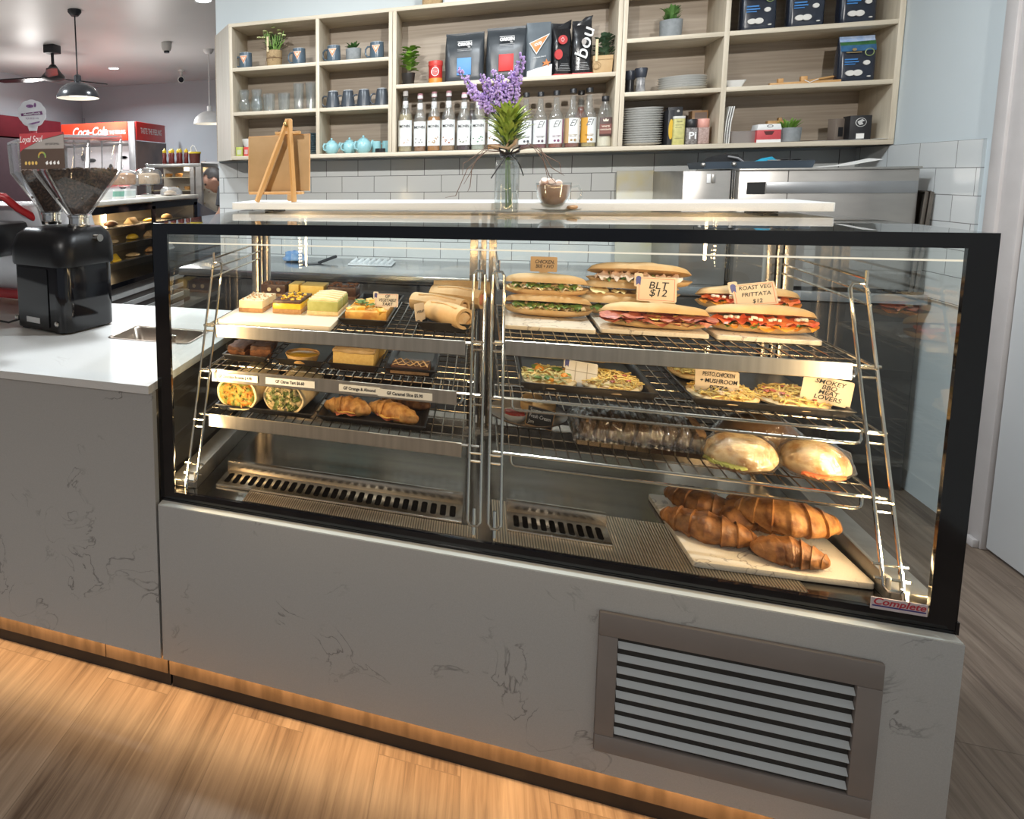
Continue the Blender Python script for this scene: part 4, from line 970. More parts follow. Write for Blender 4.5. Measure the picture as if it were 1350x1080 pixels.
obj('lavender_heads', b, LAV, fl, kind='stuff'); obj('flower_stalks', sp, LFD, fl)
TW = M('dry_twig', (.17, .11, .085), .8)
b = B()
for pts in ([(-.01, -.01, .150), (-.045, -.015, .158), (-.075, -.02, .135), (-.092, -.02, .095), (-.108, -.02, .065)], [(-.01, -.01, .150), (-.055, -.01, .150), (-.085, -.02, .120), (-.100, -.02, .105), (-.128, -.02, .035), (-.155, -.02, .030)], [(-.01, 0, .150), (-.05, -.02, .165), (-.080, -.025, .140), (-.110, -.025, .120), (-.112, -.025, .09)],
            [(-.01, 0, .15), (-.06, .01, .155), (-.088, 0, .11), (-.092, 0, .06), (-.098, 0, .045)], [(.02, 0, .150), (.055, -.01, .165), (.085, -.02, .140), (.105, -.02, .105), (.135, -.02, .085)], [(.02, 0, .150), (.06, -.01, .160), (.085, -.02, .125), (.100, -.02, .085), (.118, -.02, .065)], [(.02, 0, .15), (.065, 0, .165), (.095, 0, .135), (.125, 0, .118), (.130, 0, .09)], [(.02, 0, .15), (.05, 0, .17), (.08, 0, .155), (.09, 0, .115), (.100, 0, .07)]):
    b.tube(pts, [.0011]*(len(pts)-1)+[.0005], 5)
obj('twig_sprays', b, TW, fl)
obj('raffia_tie', B().tube([(-.040, -.010, .165), (-.020, -.022, .160), (0, -.024, .156), (.015, -.02, .168), (.022, -.015, .190)], .0045, 6).tube([(.0, -.024, .156), (.016, -.022, .172), (.004, -.022, .178), (-.006, -.024, .158)], .003, 6), M('raffia', (.42, .28, .16), .8), fl)
# cup of hot chocolate
cu = thing('glass_saucer', 'clear glass saucer under the hot chocolate cup', 'saucer', (.912, .505, ZT))
obj('dish', B().lathe([(0, .001), (.022, .001), (.028, .004), (.060, .010), (.062, .012), (.058, .0115), (.028, .006), (0, .004)], n=40), GL, cu)
cp = thing('glass_cup', 'clear glass cup of hot chocolate topped with marshmallows', 'cup', (.905, .505, ZT+.0065))
obj('glass_body', B().lathe([(0, 0), (.020, 0), (.021, .003), (.017, .006), (.026, .016), (.038, .034), (.0425, .056), (.0430, .072), (.0420, .072), (.0412, .056), (.0365, .034), (.025, .018), (0, .010)], n=40), GL, cp)
obj('chocolate_drink', B().lathe([(0, .012), (.023, .0185), (.035, .035), (.0398, .056), (.0404, .066), (0, .0665)], n=40), M('hot_chocolate', (.36, .15, .06), .3, col2=(.46, .22, .10), scale=10, stretch=(1, 1, 4)), cp)
obj('handle', B().tube([(.040, 0, .060), (.058, 0, .063), (.067, 0, .050), (.066, 0, .034), (.055, 0, .022), (.036, 0, .026)], .0038, 10), GL, cp)
MAR = M('marshmallow', (.86, .66, .58), .8, col2=(.88, .74, .66))
for k, (x, y, z) in enumerate(((-.024, -.008, .073), (-.008, -.018, .073), (.010, -.012, .072), (-.014, .010, .078), (-.026, .008, .076))):
    m_ = tag(obj('marshmallow', B().lathe([(0, 0), (.007, 0), (.0085, .003), (.0085, .010), (.007, .013), (0, .013)], n=16).xf(RX(.9+k*.4) @ RZ(k)), MAR, None, (.905+x, .505+y, ZT+.0065+z)), 'pink and white marshmallow piled on the hot chocolate', 'marshmallow', 'marshmallows on the hot chocolate')
bi = tag(obj('biscuit', B().lathe([(0, 0), (.012, 0), (.0135, .003), (.012, .006), (0, .0065)], n=18), BISCUIT, None, (.950, .492, ZT+.0125), (.15, -.1, 0)), 'small round brown biscuit on the glass saucer', 'biscuit')
# ------------------------------------------------------------------ wall shelving
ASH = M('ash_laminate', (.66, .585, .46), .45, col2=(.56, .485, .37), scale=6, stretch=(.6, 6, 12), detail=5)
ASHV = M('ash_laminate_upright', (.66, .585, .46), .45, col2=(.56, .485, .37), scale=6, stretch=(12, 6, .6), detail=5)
ASH_SHADED = M('ash_laminate_shaded', (.44, .365, .285), .5, col2=(.35, .285, .22), scale=6, stretch=(.5, 6, 14), detail=5)  # same ash, darkened to paint the shade deep in the compartments
YS, YB = 2.15, 2.412; Z0, ZTOP = 1.409, 2.178
ws = thing('wall_shelf', 'pale wood wall shelving with open compartments above the tiles', 'shelving', (0, 2.15, 1.409))
def wb(*a, **k): b = B().box(*a, **k); b.xf(T(0, -2.15, -1.409)); return b
obj('back_panel', wb(-.85, 2.387, YB-.006, YB, Z0, ZTOP), ASH_SHADED, ws)
obj('bottom_panel', wb(-.655, 2.387, YS, YB-.006, Z0, 1.430, bev=.0008), ASH, ws)
obj('top_panel', wb(-.655, 2.387, YS, YB-.006, ZTOP-.02, ZTOP, bev=.0008), ASH, ws)
for x0, x1 in ((-.655, -.635), (-.145, -.125), (.25, .269), (.271, .29), (1.321, 1.340), (1.342, 1.361), (1.749, 1.769), (2.367, 2.387)):
    obj('upright', wb(x0, x1, YS-.001, YB-.006, 1.430, ZTOP-.02, bev=.0008), ASHV, ws)
for x0, x1, z in ((-.635, -.145, 1.930), (-.125, .25, 1.930), (-.635, -.145, 1.681), (-.125, .25, 1.681), (.29, 1.321, 1.782), (1.361, 1.749, 1.930), (1.361, 1.749, 1.683), (1.769, 2.367, 1.930), (1.769, 2.367, 1.683)):
    obj('shelf_board', wb(x0, x1, YS, YB-.006, z-.02, z, bev=.0008), ASH, ws)
b = B().prism([(-.655, 2.15), (-.636, 2.155), (-.832, 2.412), (-.85, 2.412)], Z0, ZTOP, 'z'); b.xf(T(0, -2.15, -1.409))
obj('angled_end_panel', b, M('ash_end', (.70, .66, .58), .45, col2=(.62, .575, .49), scale=6, stretch=(10, 10, .6)), ws)
ZA, ZM, ZC, ZD = 1.9305, 1.6815, 1.4305, 1.7825
ZRA, ZRM = 1.9305, 1.6835
# --- mugs
MUG = M('slate_blue_glaze', (.085, .125, .165), .25, col2=(.07, .105, .14), scale=8)
MUGIN = M('mug_rim_grey', (.55, .58, .60), .4)
ORG = M('emblem_orange', (.72, .24, .10), .5); ORW = M('emblem_pale', (.80, .62, .50), .5)
def mug(label, x, y, z, inv=False, rz=0, m=MUG, group='branded blue mugs'):
    t = thing('mug', label, 'mug', (x, y, z), rz, group)
    prof = [(0, 0), (.030, 0), (.036, .004), (.0385, .03), (.0375, .06), (.036, .092), (.0335, .092), (.034, .06), (.034, .012), (0, .008)]
    if inv: prof = [(0, .092), (.024, .092), (.026, .094), (.028, .090), (.033, .06), (.037, .03), (.039, .0), (.036, .0), (.033, .03), (0, .08)]
    obj('body', B().lathe(prof, n=28), m, t)
    zz = .046 if not inv else .040
    obj('handle', B().tube([(-.034, 0, zz+.027), (-.050, 0, zz+.028), (-.061, 0, zz+.014), (-.062, 0, zz-.010), (-.052, 0, zz-.026), (-.034, 0, zz-.026)], .0048, 8), m, t)
    if not inv:
        obj('rim', B().lathe([(.0335, .0915), (.0348, .0935), (.0362, .0915)], n=28), MUGIN, t)
        e = obj('emblem', B().prism([(-.020, .071), (.020, .071), (.0, .030)], -.0392, -.033, 'y', bev=.0015), ORG, t, label='orange triangle emblem')
        obj('emblem_mark', B().prism([(-.012, .066), (-.004, .066), (-.001, .058), (.004, .066), (.012, .066), (.0, .044)], -.0397, -.0391, 'y'), ORW, e)
        obj('emblem_rule', B().prism([(-.022, .0735), (.022, .0735), (.0, .0275)], -.0388, -.033, 'y'), ORW, e)
    else: obj('foot_ring', B().lathe([(.022, .0925), (.025, .0955), (.0275, .0915)], n=24), MUGIN, t)
    return t
mug('blue mug with an orange triangle on the top left shelf, left of the jute pot', -.583, 2.23, ZA)
mug('blue mug with an orange triangle, right of the jute pot', -.262, 2.23, ZA)
mug('blue mug with an orange triangle, left of the small concrete pot', -.062, 2.23, ZA)
mug('blue mug with an orange triangle, right of the small concrete pot', .176, 2.23, ZA)
DM = M('charcoal_glaze', (.045, .055, .068), .3, col2=(.055, .065, .08))
for k, x in enumerate((-.065, .020, .108, .206)):
    mug(['leftmost', 'second from left', 'third from left', 'rightmost'][k]+' of the four charcoal mugs standing upside down', x, 2.22, ZM, True, .15, DM, 'upturned charcoal mugs')
# --- plants
GREEN = M('leaf_green', (.12, .26, .035), .45, col2=(.22, .40, .07), scale=30)
GREEND = M('leaf_deep_green', (.035, .10, .025), .5, col2=(.07, .16, .04), scale=30)
CONC = M('grey_concrete', (.27, .29, .30), .8, col2=(.22, .24, .25), scale=50, bump=.15)
JUTE = M('jute_sack', (.46, .33, .18), .9, col2=(.36, .25, .13), scale=160, bump=.6)
PETAL = M('petal_cream', (.72, .78, .42), .6, col2=(.62, .70, .30))
t = thing('potted_flowers', 'jute wrapped pot of small cream flowers between two mugs', 'plant', (-.415, 2.25, ZA))
obj('pot', B().lathe([(0, 0), (.040, 0), (.043, .004), (.045, .095), (.041, .097), (.040, .02), (0, .02)], n=26).jitter(.001, 60), JUTE, t)
obj('twine', B().lathe([(.0445, .050), (.047, .053), (.0445, .056)], n=26).tube([(0, -.046, .053), (.016, -.050, .062), (.022, -.049, .054), (.003, -.047, .052), (-.012, -.050, .062), (-.02, -.049, .054), (0, -.046, .052), (.008, -.048, .034)], .0016, 5).tube([(-.043, -.01, .053), (-.05, -.015, .02), (-.045, -.02, -.0)], .0016, 5), M('twine_brown', (.24, .15, .08), .9), t)
b = B()
for k in range(40):
    rnd = random.Random(k); a = rnd.uniform(0, 2*pi); r = rnd.uniform(.01, .075); b.tube([(r*.3*cos(a), r*.3*sin(a), .08), (r*.7*cos(a), r*.6*sin(a), .13), (r*cos(a), r*.6*sin(a), rnd.uniform(.15, .205))], .0022, 5)
obj('stems', b, GREEN, t)
b = B()
for k in range(60):
    rnd = random.Random(k+50); a = rnd.uniform(0, 2*pi); r = rnd.uniform(.01, .06); b.add(blade((r*cos(a), r*.6*sin(a), rnd.uniform(.10, .17)), (cos(a), sin(a), .6), .035, .011))
obj('leaves', b, GREEND, t, ang=3)
b = B()
for x, y, z in ((-.085, -.02, .175), (-.045, -.03, .205), (-.055, -.03, .170), (.005, -.03, .222), (.04, -.02, .185), (.065, -.02, .175), (-.02, .0, .20), (.03, .0, .21)):
    for k in range(6): b.ball((x+.007*cos(k), y+.007*sin(k), z), .0065, 1, (1, 1, .7), .2, k)
obj('flower_heads', b, PETAL, t)
obj('plant_stick', B().box(-.030, -.018, -.047, -.044, .085, .170, .001), M('pale_stick', (.70, .58, .36), .7), t)
def succulent(label, x, z, r, h, fol, m=CONC, y=2.24, cat='plant', spiky=True, lm=GREEND, pr=None):
    t = thing('potted_plant', label, cat, (x, y, z))
    obj('pot', B().lathe(pr or [(0, 0), (r*.88, 0), (r*.94, .003), (r, h), (r*.9, h), (r*.88, h*.85), (0, h*.85)], n=26), m, t)
    obj('leaves', fol, lm, t, ang=3); return t
succulent('dark rosette plant in a small grey concrete pot between mugs', .046, ZA, .043, .070, foliage(36, (0, 0, .055), .035, .02, .045, .017, 3, .7, 1.0), y=2.24)
succulent('small bushy green plant in a round concrete pot, top right', 1.556, ZRA, .047, .082, foliage(150, (0, 0, .07), .07, .06, .030, .014, 5, 1.2, .9), y=2.23, lm=M('leaf_mid_green', (.06, .16, .035), .5, col2=(.12, .24, .06), scale=30))
succulent('spiky green succulent in a concrete pot on the bottom right shelf', 2.040, ZC, .047, .064, foliage(64, (0, 0, .055), .06, .012, .052, .0085, 8, 1.2, .8), y=2.22, lm=GREEN)
succulent('bright leafy plant in a black pot at the left end of the middle shelf', .345, ZD, .036, .066, foliage(85, (.006, 0, .075), .05, .13, .044, .036, 12, .35, 1.3), m=M('black_pot', (.025, .022, .02), .35), y=2.23, lm=M('basil_green', (.16, .34, .04), .45, col2=(.28, .48, .08), scale=30), pr=[(0, 0), (.022, 0), (.030, .012), (.036, .066), (.030, .066), (.026, .05), (0, .05)])
t = thing('potted_plant', 'round leaved plant in a square kraft box with twine, right end of the middle shelf', 'plant', (1.272, 2.24, ZD))
obj('box', B().prism([(-.040, 0), (.040, 0), (.044, .088), (-.044, .088)], -.04, .04, 'y', bev=.002), M('kraft_box', (.52, .36, .19), .8, col2=(.46, .31, .16), scale=20), t)
obj('twine', B().box(-.045, .045, -.042, .042, .066, .070).lathe([(.017, -.001), (.0185, 0), (.017, .001)], (0, 0, 0), 20, T(-.028, -.045, .040) @ RX(pi/2)).lathe([(.012, -.001), (.0135, 0), (.012, .001)], (0, 0, 0), 20, T(-.030, -.046, .038) @ RX(pi/2)), M('twine_tan', (.38, .26, .13), .9), t)
obj('leaves', foliage(110, (.01, .0, .08), .09, .10, .035, .026, 21, .5, 1.), M('leaf_grey_green', (.05, .10, .055), .5, col2=(.09, .16, .09), scale=30), t, ang=3)
obj('plant_stick', B().box(-.036, -.024, -.046, -.043, .06, .165, .001), M('pale_stick', (.7, .58, .36)), t)
# --- glasses
def tumbler(label, x, z, prof, y=2.22, group='clear glasses on the middle left shelf'):
    o = obj('drinking_glass', B().lathe(prof, n=24), GL, None, (x, y, z)); return tag(o, label, 'glass', group)
def gp(pr, t=.0022): return [(0, 0)]+pr+[(r-t, z) for r, z in pr[::-1][:-1]]+[(0, .006)]
stem = gp([(.022, 0), (.034, .02), (.036, .045), (.026, .070), (.024, .085), (.031, .115), (.030, .130)])
short = gp([(.028, 0), (.030, .004), (.034, .050), (.036, .100)])
tall = gp([(.024, 0), (.026, .006), (.029, .08), (.032, .150)])
for k, (x, pr, d) in enumerate(((-.592, stem, 'curved clear glass at the left end of the glass shelf'), (-.515, stem, 'curved clear glass second along the glass shelf'), (-.440, short, 'short straight clear glass, left of the pair'), (-.350, short, 'short straight clear glass, right of the pair'),
                                (-.263, tall, 'tall straight clear glass near the upright'), (-.192, tall, 'tall straight clear glass against the upright'), (-.545, short, 'short clear glass standing behind the curved ones'))):
    tumbler(d, x, ZM, pr, 2.22 if k < 6 else 2.31)
# --- teapots and jugs
TEAL = M('pale_teal_glaze', (.30, .54, .58), .2, col2=(.26, .49, .53), scale=10, coat=.3)
def teapot(label, x, y, s, rz):
    t = thing('teapot', label, 'teapot', (x, y, ZC), rz, 'pale teal teapots')
    obj('body', B().lathe([(0, 0), (.022, 0), (.036, .012), (.042, .032), (.040, .052), (.030, .066), (.016, .070), (0, .070)], n=28), TEAL, t)
    l = obj('lid', B().lathe([(.024, .068), (.024, .072), (.012, .079), (0, .080)], n=24), TEAL, t)
    obj('knob', B().lathe([(0, .080), (.004, .080), (.007, .086), (.005, .091), (0, .092)], n=14), TEAL, l)
    obj('handle', B().tube([(-.037, 0, .055), (-.054, 0, .058), (-.063, 0, .042), (-.058, 0, .024), (-.040, 0, .018)], .0048, 8), TEAL, t)
    obj('spout', B().tube([(.034, 0, .026), (.052, 0, .040), (.060, 0, .060), (.066, 0, .066)], [.012, .009, .0065, .006], 10), TEAL, t)
    t.scale = (s, s, s)
teapot('small pale teal teapot at the left of the row', -.070, 2.205, .95, .9); teapot('pale teal teapot in the middle of the row', .018, 2.27, 1.0, .9); teapot('largest pale teal teapot, right of the three', .108, 2.205, 1.06, .9)
for k, x in enumerate((.170, .228)):
    t = thing('milk_jug', ['straight pale teal jug beside the teapots', 'straight pale teal jug against the upright'][k], 'jug', (x, 2.27, ZC), 0, 'pale teal jugs')
    obj('body', B().lathe([(0, 0), (.025, 0), (.027, .004), (.025, .066), (.0225, .066), (.024, .008), (0, .008)], n=24), TEAL, t)
    obj('handle', B().tube([(.024, 0, .052), (.038, 0, .050), (.040, 0, .030), (.025, 0, .018)], .0035, 8), TEAL, t)
tag(obj('jar_lid', B().lathe([(0, 0), (.027, 0), (.028, .002), (.028, .020), (.026, .022), (0, .022)], n=24), BLACKP, None, (.205, 2.18, ZC)), 'small round black lid in front of the teal jugs', 'lid')
# --- behind the easel
PB = M('blue_grey_plate', (.22, .31, .36), .3, col2=(.19, .27, .32))
for k in range(10):
    o = obj('side_plate', B().lathe([(0, 0), (.034, 0), (.056, .007), (.062, .012), (.058, .0115), (.034, .003), (0, .003)], n=28), PB, None, (-.222, 2.26, ZC+.0122*k))
    tag(o, 'blue grey plate in the stack behind the easel, '+['lowest', 'second', 'third', 'fourth', 'fifth', 'sixth', 'seventh', 'eighth', 'ninth', 'topmost'][k]+' from the bottom' if k not in (0, 9) else 'blue grey plate in the stack behind the easel, '+('lowest of all' if k == 0 else 'topmost of all'), 'plate', 'blue grey plates behind the easel')
t = thing('black_canister', 'black lidded canister behind the easel', 'canister', (-.345, 2.27, ZC))
obj('body', B().lathe([(0, 0), (.055, 0), (.055, .120), (0, .120)], n=28), M('canister_charcoal', (.05, .05, .055), .4), t); obj('lid', B().lathe([(.057, .120), (.058, .124), (.058, .138), (.054, .141), (0, .141)], n=28), BLACKP, t)
for k, (x, w, c, lb) in enumerate(((-.611, .040, (.44, .50, .10), 'small yellow green tea box at the bottom left'), (-.568, .030, (.62, .05, .04), 'small red tea box beside the yellow green one'), (-.532, .034, (.66, .62, .58), 'small white tea box beside the red one'), (-.495, .032, (.46, .22, .10), 'small brown tea box near the easel'))):
    t = thing('tea_box', lb, 'box', (x, 2.20, ZC), 0, 'small tea boxes'); obj('carton', B().box(-w/2, w/2, -.03, .03, 0, .052, .001), M('tea_carton_%d' % k, c, .5), t)
    obj('printed_panel', B().box(-w*.34, w*.34, -.0306, -.0298, .010, .036), M('tea_panel_%d' % k, tuple(min(1, v*.4+.35) for v in c), .5), t)
for k, (x, z) in enumerate(((-.605, 0), (-.515, 0), (-.605, .055), (-.515, .055))):
    o = obj('bowl', B().lathe([(0, 0), (.022, 0), (.032, .018), (.041, .050), (.038, .050), (.029, .018), (0, .006)], n=26), WHITE, None, (x, 2.31, ZC+z))
    tag(o, ['white bowl at the far left behind the tea boxes, lower', 'white bowl nearer the easel behind the tea boxes, lower', 'white bowl at the far left, upper of its pair', 'white bowl nearer the easel, upper of its pair'][k], 'bowl', 'white bowls behind the tea boxes')
# --- middle unit, upper shelf
t = thing('cocoa_tin', 'small red drinking chocolate tin with orange base on the middle shelf', 'tin', (.486, 2.22, ZD))
obj('can', B().lathe([(0, 0), (.034, 0), (.035, .003), (.035, .092), (0, .092)], n=28), M('tin_red', (.50, .03, .025), .3), t)
obj('lid', B().lathe([(.036, .092), (.037, .096), (.037, .116), (.034, .118), (0, .118)], n=28), M('tin_lid_red', (.62, .06, .05), .35), t)
obj('orange_band', B().lathe([(.0352, .004), (.0354, .006), (.0354, .026), (.0352, .028)], n=28), M('tin_orange', (.70, .26, .04), .35), t)
b = B().prism(ellipse(.040, .046, 20, 0, .060), -.0362, -.030, 'y'); e = obj('white_oval', b, WHITE, t)
obj('red_oval', B().prism(ellipse(.034, .040, 20, 0, .060), -.0368, -.0361, 'y'), M('tin_red', (.5, .03, .025)), e)
obj('script_mark', B().tube([(-.013, -.0372, .060), (-.008, -.0372, .068), (-.006, -.0372, .058), (0, -.0372, .066), (.003, -.0372, .057), (.012, -.0372, .064)], .0012, 5), WHITE, e)
FOIL = M('matt_black_foil', (.035, .042, .050), .32, col2=(.050, .058, .066), scale=14, bump=.25)
FOILB = M('gloss_black_foil', (.012, .012, .014), .2, col2=(.02, .02, .022), scale=14, bump=.3)
def pouch(name, label, x, y, z, w, d, h, m, rz=0, group=None, top=.5, jit=.004, cat='coffee bag', ry=0, rx=0):
    t = thing(name, label, cat, (x, y, z), rz, group, rx, ry)
    rs = []
    for u, kw, kd in ((0, .96, .9), (.03, 1, 1), (.30, 1., 1.), (.62, 1.0, .86), (.82, .99, top), (.93, .98, .12), (1., .97, .03)):
        rs.append([(p[0], p[1], u*h) for p in rrect(w*kw, max(d*kd, .003), max(d*kd, .003)*.3, 3)])
    b = B().loft(rs); bmesh.ops.subdivide_edges(b.b, edges=[e for e in b.b.edges if e.calc_length() > .03], cuts=2, use_grid_fill=True)
    obj('foil_bag', b.jitter(jit, 16, x*7), m, t)
    return t
def front(w, d, z): return -d/2-.005
WHT = M('print_white', (.80, .80, .80), .5)
for x, lb, c, zc_ in ((.630, 'large black pouch with ORIGIN lettering and a blue label', (.10, .30, .62), .256), (.833, 'large black pouch with ORIGIN lettering and a red label', (.62, .03, .03), .268)):
    t = pouch('tea_pouch', lb, x, 2.25, ZD, .192, .085, zc_, FOIL, 0, 'black pouches on the middle shelf', cat='pouch')
    text('lettering', 'ORIGIN', .021, WHT, t, (.002, -.052, zc_*.74), sx=.95, bold=.0016)
    obj('rule', B().box(-.034, .036, -.0522, -.0505, zc_*.74+.013, zc_*.74+.0155).box(-.034, .036, -.0522, -.0505, zc_*.74-.024, zc_*.74-.0232).box(-.034, .036, -.0522, -.0505, zc_*.74-.031, zc_*.74-.0302), WHT, t)
    text('lettering', 'TEA', .008, WHT, t, (.022, -.052, zc_*.74-.015), bold=.0004)
    obj('colour_label', B().box(-.036, .034, -.053, -.044, .035 if zc_ < .26 else .042, .122 if zc_ < .26 else .126, .001), M('label_blue' if zc_ < .26 else 'label_red', c, .5), t)
    obj('top_seal', B().box(-.094, .094, -.004, .004, zc_*.955, zc_*.998), M('seal_black', (.02, .024, .028), .35), t)
t = pouch('coffee_bag', 'grey coffee bag with an orange triangle and white base', .983, 2.235, ZD, .118, .08, .275, M('slate_foil', (.10, .125, .145), .3, col2=(.14, .165, .185), scale=10, bump=.3), .12, 'coffee bags on the middle shelf', .3)
e = obj('emblem', B().prism([(-.050, .165), (.038, .205), (-.018, .115)], -.053, -.045, 'y', bev=.003), M('emblem_bright_orange', (.78, .24, .06), .4), t, label='orange triangle emblem')
obj('emblem_rule', B().prism([(-.053, .166), (.042, .209), (-.018, .110)], -.0522, -.046, 'y'), WHT, e); text('script', 'cup', .026, WHT, e, (-.012, -.0536, .163), (pi/2, -.42, 0), bold=.0005)
obj('white_base', B().prism([(-.058, .004), (.056, .004), (.057, .062), (-.01, .045), (-.058, .030)], -.0475, -.040, 'y'), M('base_white', (.72, .73, .74), .45), t)
obj('orange_leaf', B().prism([(.012, .052), (.020, .066), (.012, .072), (.026, .074), (.030, .088), (.036, .074), (.050, .072), (.040, .064), (.044, .052), (.030, .060)], -.050, -.042, 'y'), M('leaf_orange', (.62, .20, .05), .5), t)
text('lettering', 'espresso blend', .010, WHT, t, (-.004, -.050, .098), (pi/2, -.12, 0))
REDE = M('coffee_red', (.55, .06, .06), .4)
for k, (x, rz, lb) in enumerate(((1.088, .32, 'glossy black coffee bag with red round emblems, turned side on'), (1.181, .08, 'glossy black coffee bag with big white script running up its front'))):
    t = pouch('coffee_bag', lb, x, 2.245, ZD, .088, .065, .262 if k == 0 else .268, FOILB, rz, 'coffee bags on the middle shelf', .45, .005)
    obj('folded_top', B().prism([(-.040, 0), (.030, 0), (.046, .055), (.012, .048)] if k else [(-.035, 0), (.044, 0), (.046, .045), (.0, .022)], -.006, .006, 'y', T(0, 0, .235), bev=.002), FOILB, t)
    if k:
        text('script', 'bou', .085, WHT, t, (.004, -.0470, .150), (pi/2, -pi/2+.22, 0), sx=1.15, shear=.2, bold=.0006)
        obj('bean_emblem', B().prism(ellipse(.022, .030, 16, 0, .158), -.0488, -.0460, 'y'), M('bean_grey', (.40, .36, .34), .4), t)
    else:
        obj('round_emblem', B().prism(ellipse(.044, .044, 22, -.012, .175), -.0475, -.040, 'y').prism(ellipse(.038, .05, 22, -.030, .105), -.0465, -.038, 'y'), REDE, t)
        obj('emblem_mark', B().tube([(-.022, -.048, .175), (-.014, -.048, .186), (-.006, -.048, .176), (-.012, -.048, .166), (-.020, -.048, .170)], .0016, 5), WHT, t)
    obj('red_band', B().box(-.046, .046, -.0415, .038, .004, .012, .002), REDE, t)
    b = B()
    for i in range(5): b.box(-.034+.004*i, .030-.003*i, -.0462, -.0448, .026+.008*i, .0275+.008*i)
    obj('small_print', b, M('print_grey', (.45, .45, .46), .5), t)
t = pouch('coffee_bag', 'dark bag half hidden behind the grey coffee bag', 1.005, 2.33, ZD, .11, .06, .285, FOIL, 0, 'coffee bags on the middle shelf', .4)
# --- syrup bottles
CAPW = M('cap_white', (.80, .78, .77), .4); CAPP = M('cap_pink', (.66, .34, .40), .4); CAPB = M('cap_black', (.02, .02, .022), .35)
LBL = M('label_white', (.78, .80, .79), .5)
def bottle(label, x, y, H, r, liquid, lab, cap, group, lvl=.62, kind='left', deco=(), rz=0, name='syrup_bottle'):
    t = thing(name, label, 'syrup bottle', (x, y, ZC), rz, group)
    k = H/.30
    if kind == 'left': pr = [(r*.9, 0), (r, .004), (r, .165*k), (r*.92, .182*k), (r*.52, .212*k), (.0135, .238*k), (.0125, .27*k)]
    else: pr = [(r*.9, 0), (r, .004), (r, .156*k), (r*.92, .172*k), (r*.66, .190*k), (.0165, .206*k), (.0120, .266*k)]
    obj('glass_body', B().lathe([(0, 0)]+pr, n=26), GL, t)
    lv = H*lvl; lp = [(0, .004)]
    for (a, za), (c, zc) in zip(pr, pr[1:]):
        lp.append((max(a-.0025, .001), max(za, .004)))
        if zc >= lv:
            f = (lv-za)/(zc-za); lp += [(max(a+(c-a)*f-.0025, .001), lv), (0, lv)]; break
    obj('syrup', B().lathe(lp, n=26), liquid, t)
    z0, z1 = (.028*k, .155*k) if kind == 'left' else (.024*k, .150*k)
    def band(rr_, za, zb_, a0, a1, n=14):
        b = B(); v = []
        for i in range(n+1):
            a = a0+(a1-a0)*i/n; v.append((b.b.verts.new((rr_*sin(a), -rr_*cos(a), za)), b.b.verts.new((rr_*sin(a), -rr_*cos(a), zb_))))
        for p, q in zip(v, v[1:]): b.b.faces.new((p[0], q[0], q[1], p[1]))
        return b
    l = obj('label', band(r+.0006, z0, z1, -1.25, 1.25), LBL, t)
    if kind == 'left':
        text('lettering', lab, .0200, INK, l, (0, -r-.0012, z1-.030*k), sx=.80, bold=.0004)
        obj('fruit_print', deco[0](r), deco[1], l)
        obj('neck_label', B().lathe([(.0150, .218*k), (.0142, .250*k)], n=20), CAPW, t)
        obj('cap', B().lathe([(0, H), (.0128, H), (.0140, H-.003), (.0140, H-.028), (.0, H-.028)], n=20), cap, t)
        if cap is CAPP: obj('cap_band', B().lathe([(.0145, H-.010), (.0145, H-.026)], n=20), CAPW, t)
    else:
        text('script', lab, .046, M('script_grey', (.16, .17, .17), .5), l, (-.004, -r-.0012, z1-.026*k), sx=.85, shear=.45)
        obj('flavour_print', B().box(-.019, .019, -r-.0016, -r-.0005, z0+.040*k, z0+.042*k).box(-.016, .014, -r-.0016, -r-.0005, z0+.034*k, z0+.036*k).prism(ellipse(.012, .012, 12, -.006, z0+.014), -r-.0016, -r, 'y').prism(ellipse(.012, .014, 12, .010, z0+.014), -r-.0016, -r, 'y'), deco[1], l)
        obj('side_label', band(r+.0010, z0, z1, *deco[0]), deco[2], l)
        obj('cap', B().lathe([(0, H), (.0145, H), (.0155, H-.002), (.0155, H-.022), (0, H-.022)], n=20), cap, t)
    return t
def dots(n, seed):
    def f(r):
        rnd = random.Random(seed); b = B()
        for k in range(n):
            x = rnd.uniform(-.022, .022); b.ball((x, -math.sqrt(r*r-x*x)-.0005, .046+rnd.uniform(-.010, .016)+abs(x)*.6), .005, 1, (1.1, .15, .8), .3, k)
        return b
    return f
def LIQ(n, c): return M('syrup_'+n, c, .12, spec=.6)
GG = 'white labelled syrup bottles'
data = [(.333, .325, .037, LIQ('clear_gold', (.42, .34, .20)), CAPW, .62, (6, (.52, .42, .34)), 'clear golden syrup bottle at the left end, plain white cap'),
        (.410, .306, .032, LIQ('amber', (.26, .11, .04)), CAPP, .42, (5, (.10, .08, .07)), 'syrup bottle with a dark vanilla picture, second from left'),
        (.482, .312, .034, LIQ('caramel', (.42, .17, .03)), CAPP, .58, (8, (.34, .20, .08)), 'syrup bottle filled with orange caramel, third from left'),
        (.556, .312, .035, LIQ('hazel', (.34, .20, .09)), CAPP, .40, (8, (.34, .13, .06)), 'syrup bottle with a brown nut picture, fourth from left'),
        (.634, .300, .034, LIQ('dark', (.05, .02, .018)), CAPP, .40, (7, (.24, .26, .20)), 'syrup bottle with very dark syrup at its base, fifth from left'),
        (.706, .300, .035, LIQ('green_clear', (.40, .42, .34)), CAPW, .40, (7, (.10, .22, .14)), 'syrup bottle with green leaf picture beside the flowers')]
for i, (x, H, r, lq, cp_, lv, (n, c), lb) in enumerate(data):
    bottle(lb, x, 2.215, H, r, lq, 'MONIN', cp_, GG, lv, 'left', (dots(n, i), M('fruit_print_%d' % i, c, .6)))
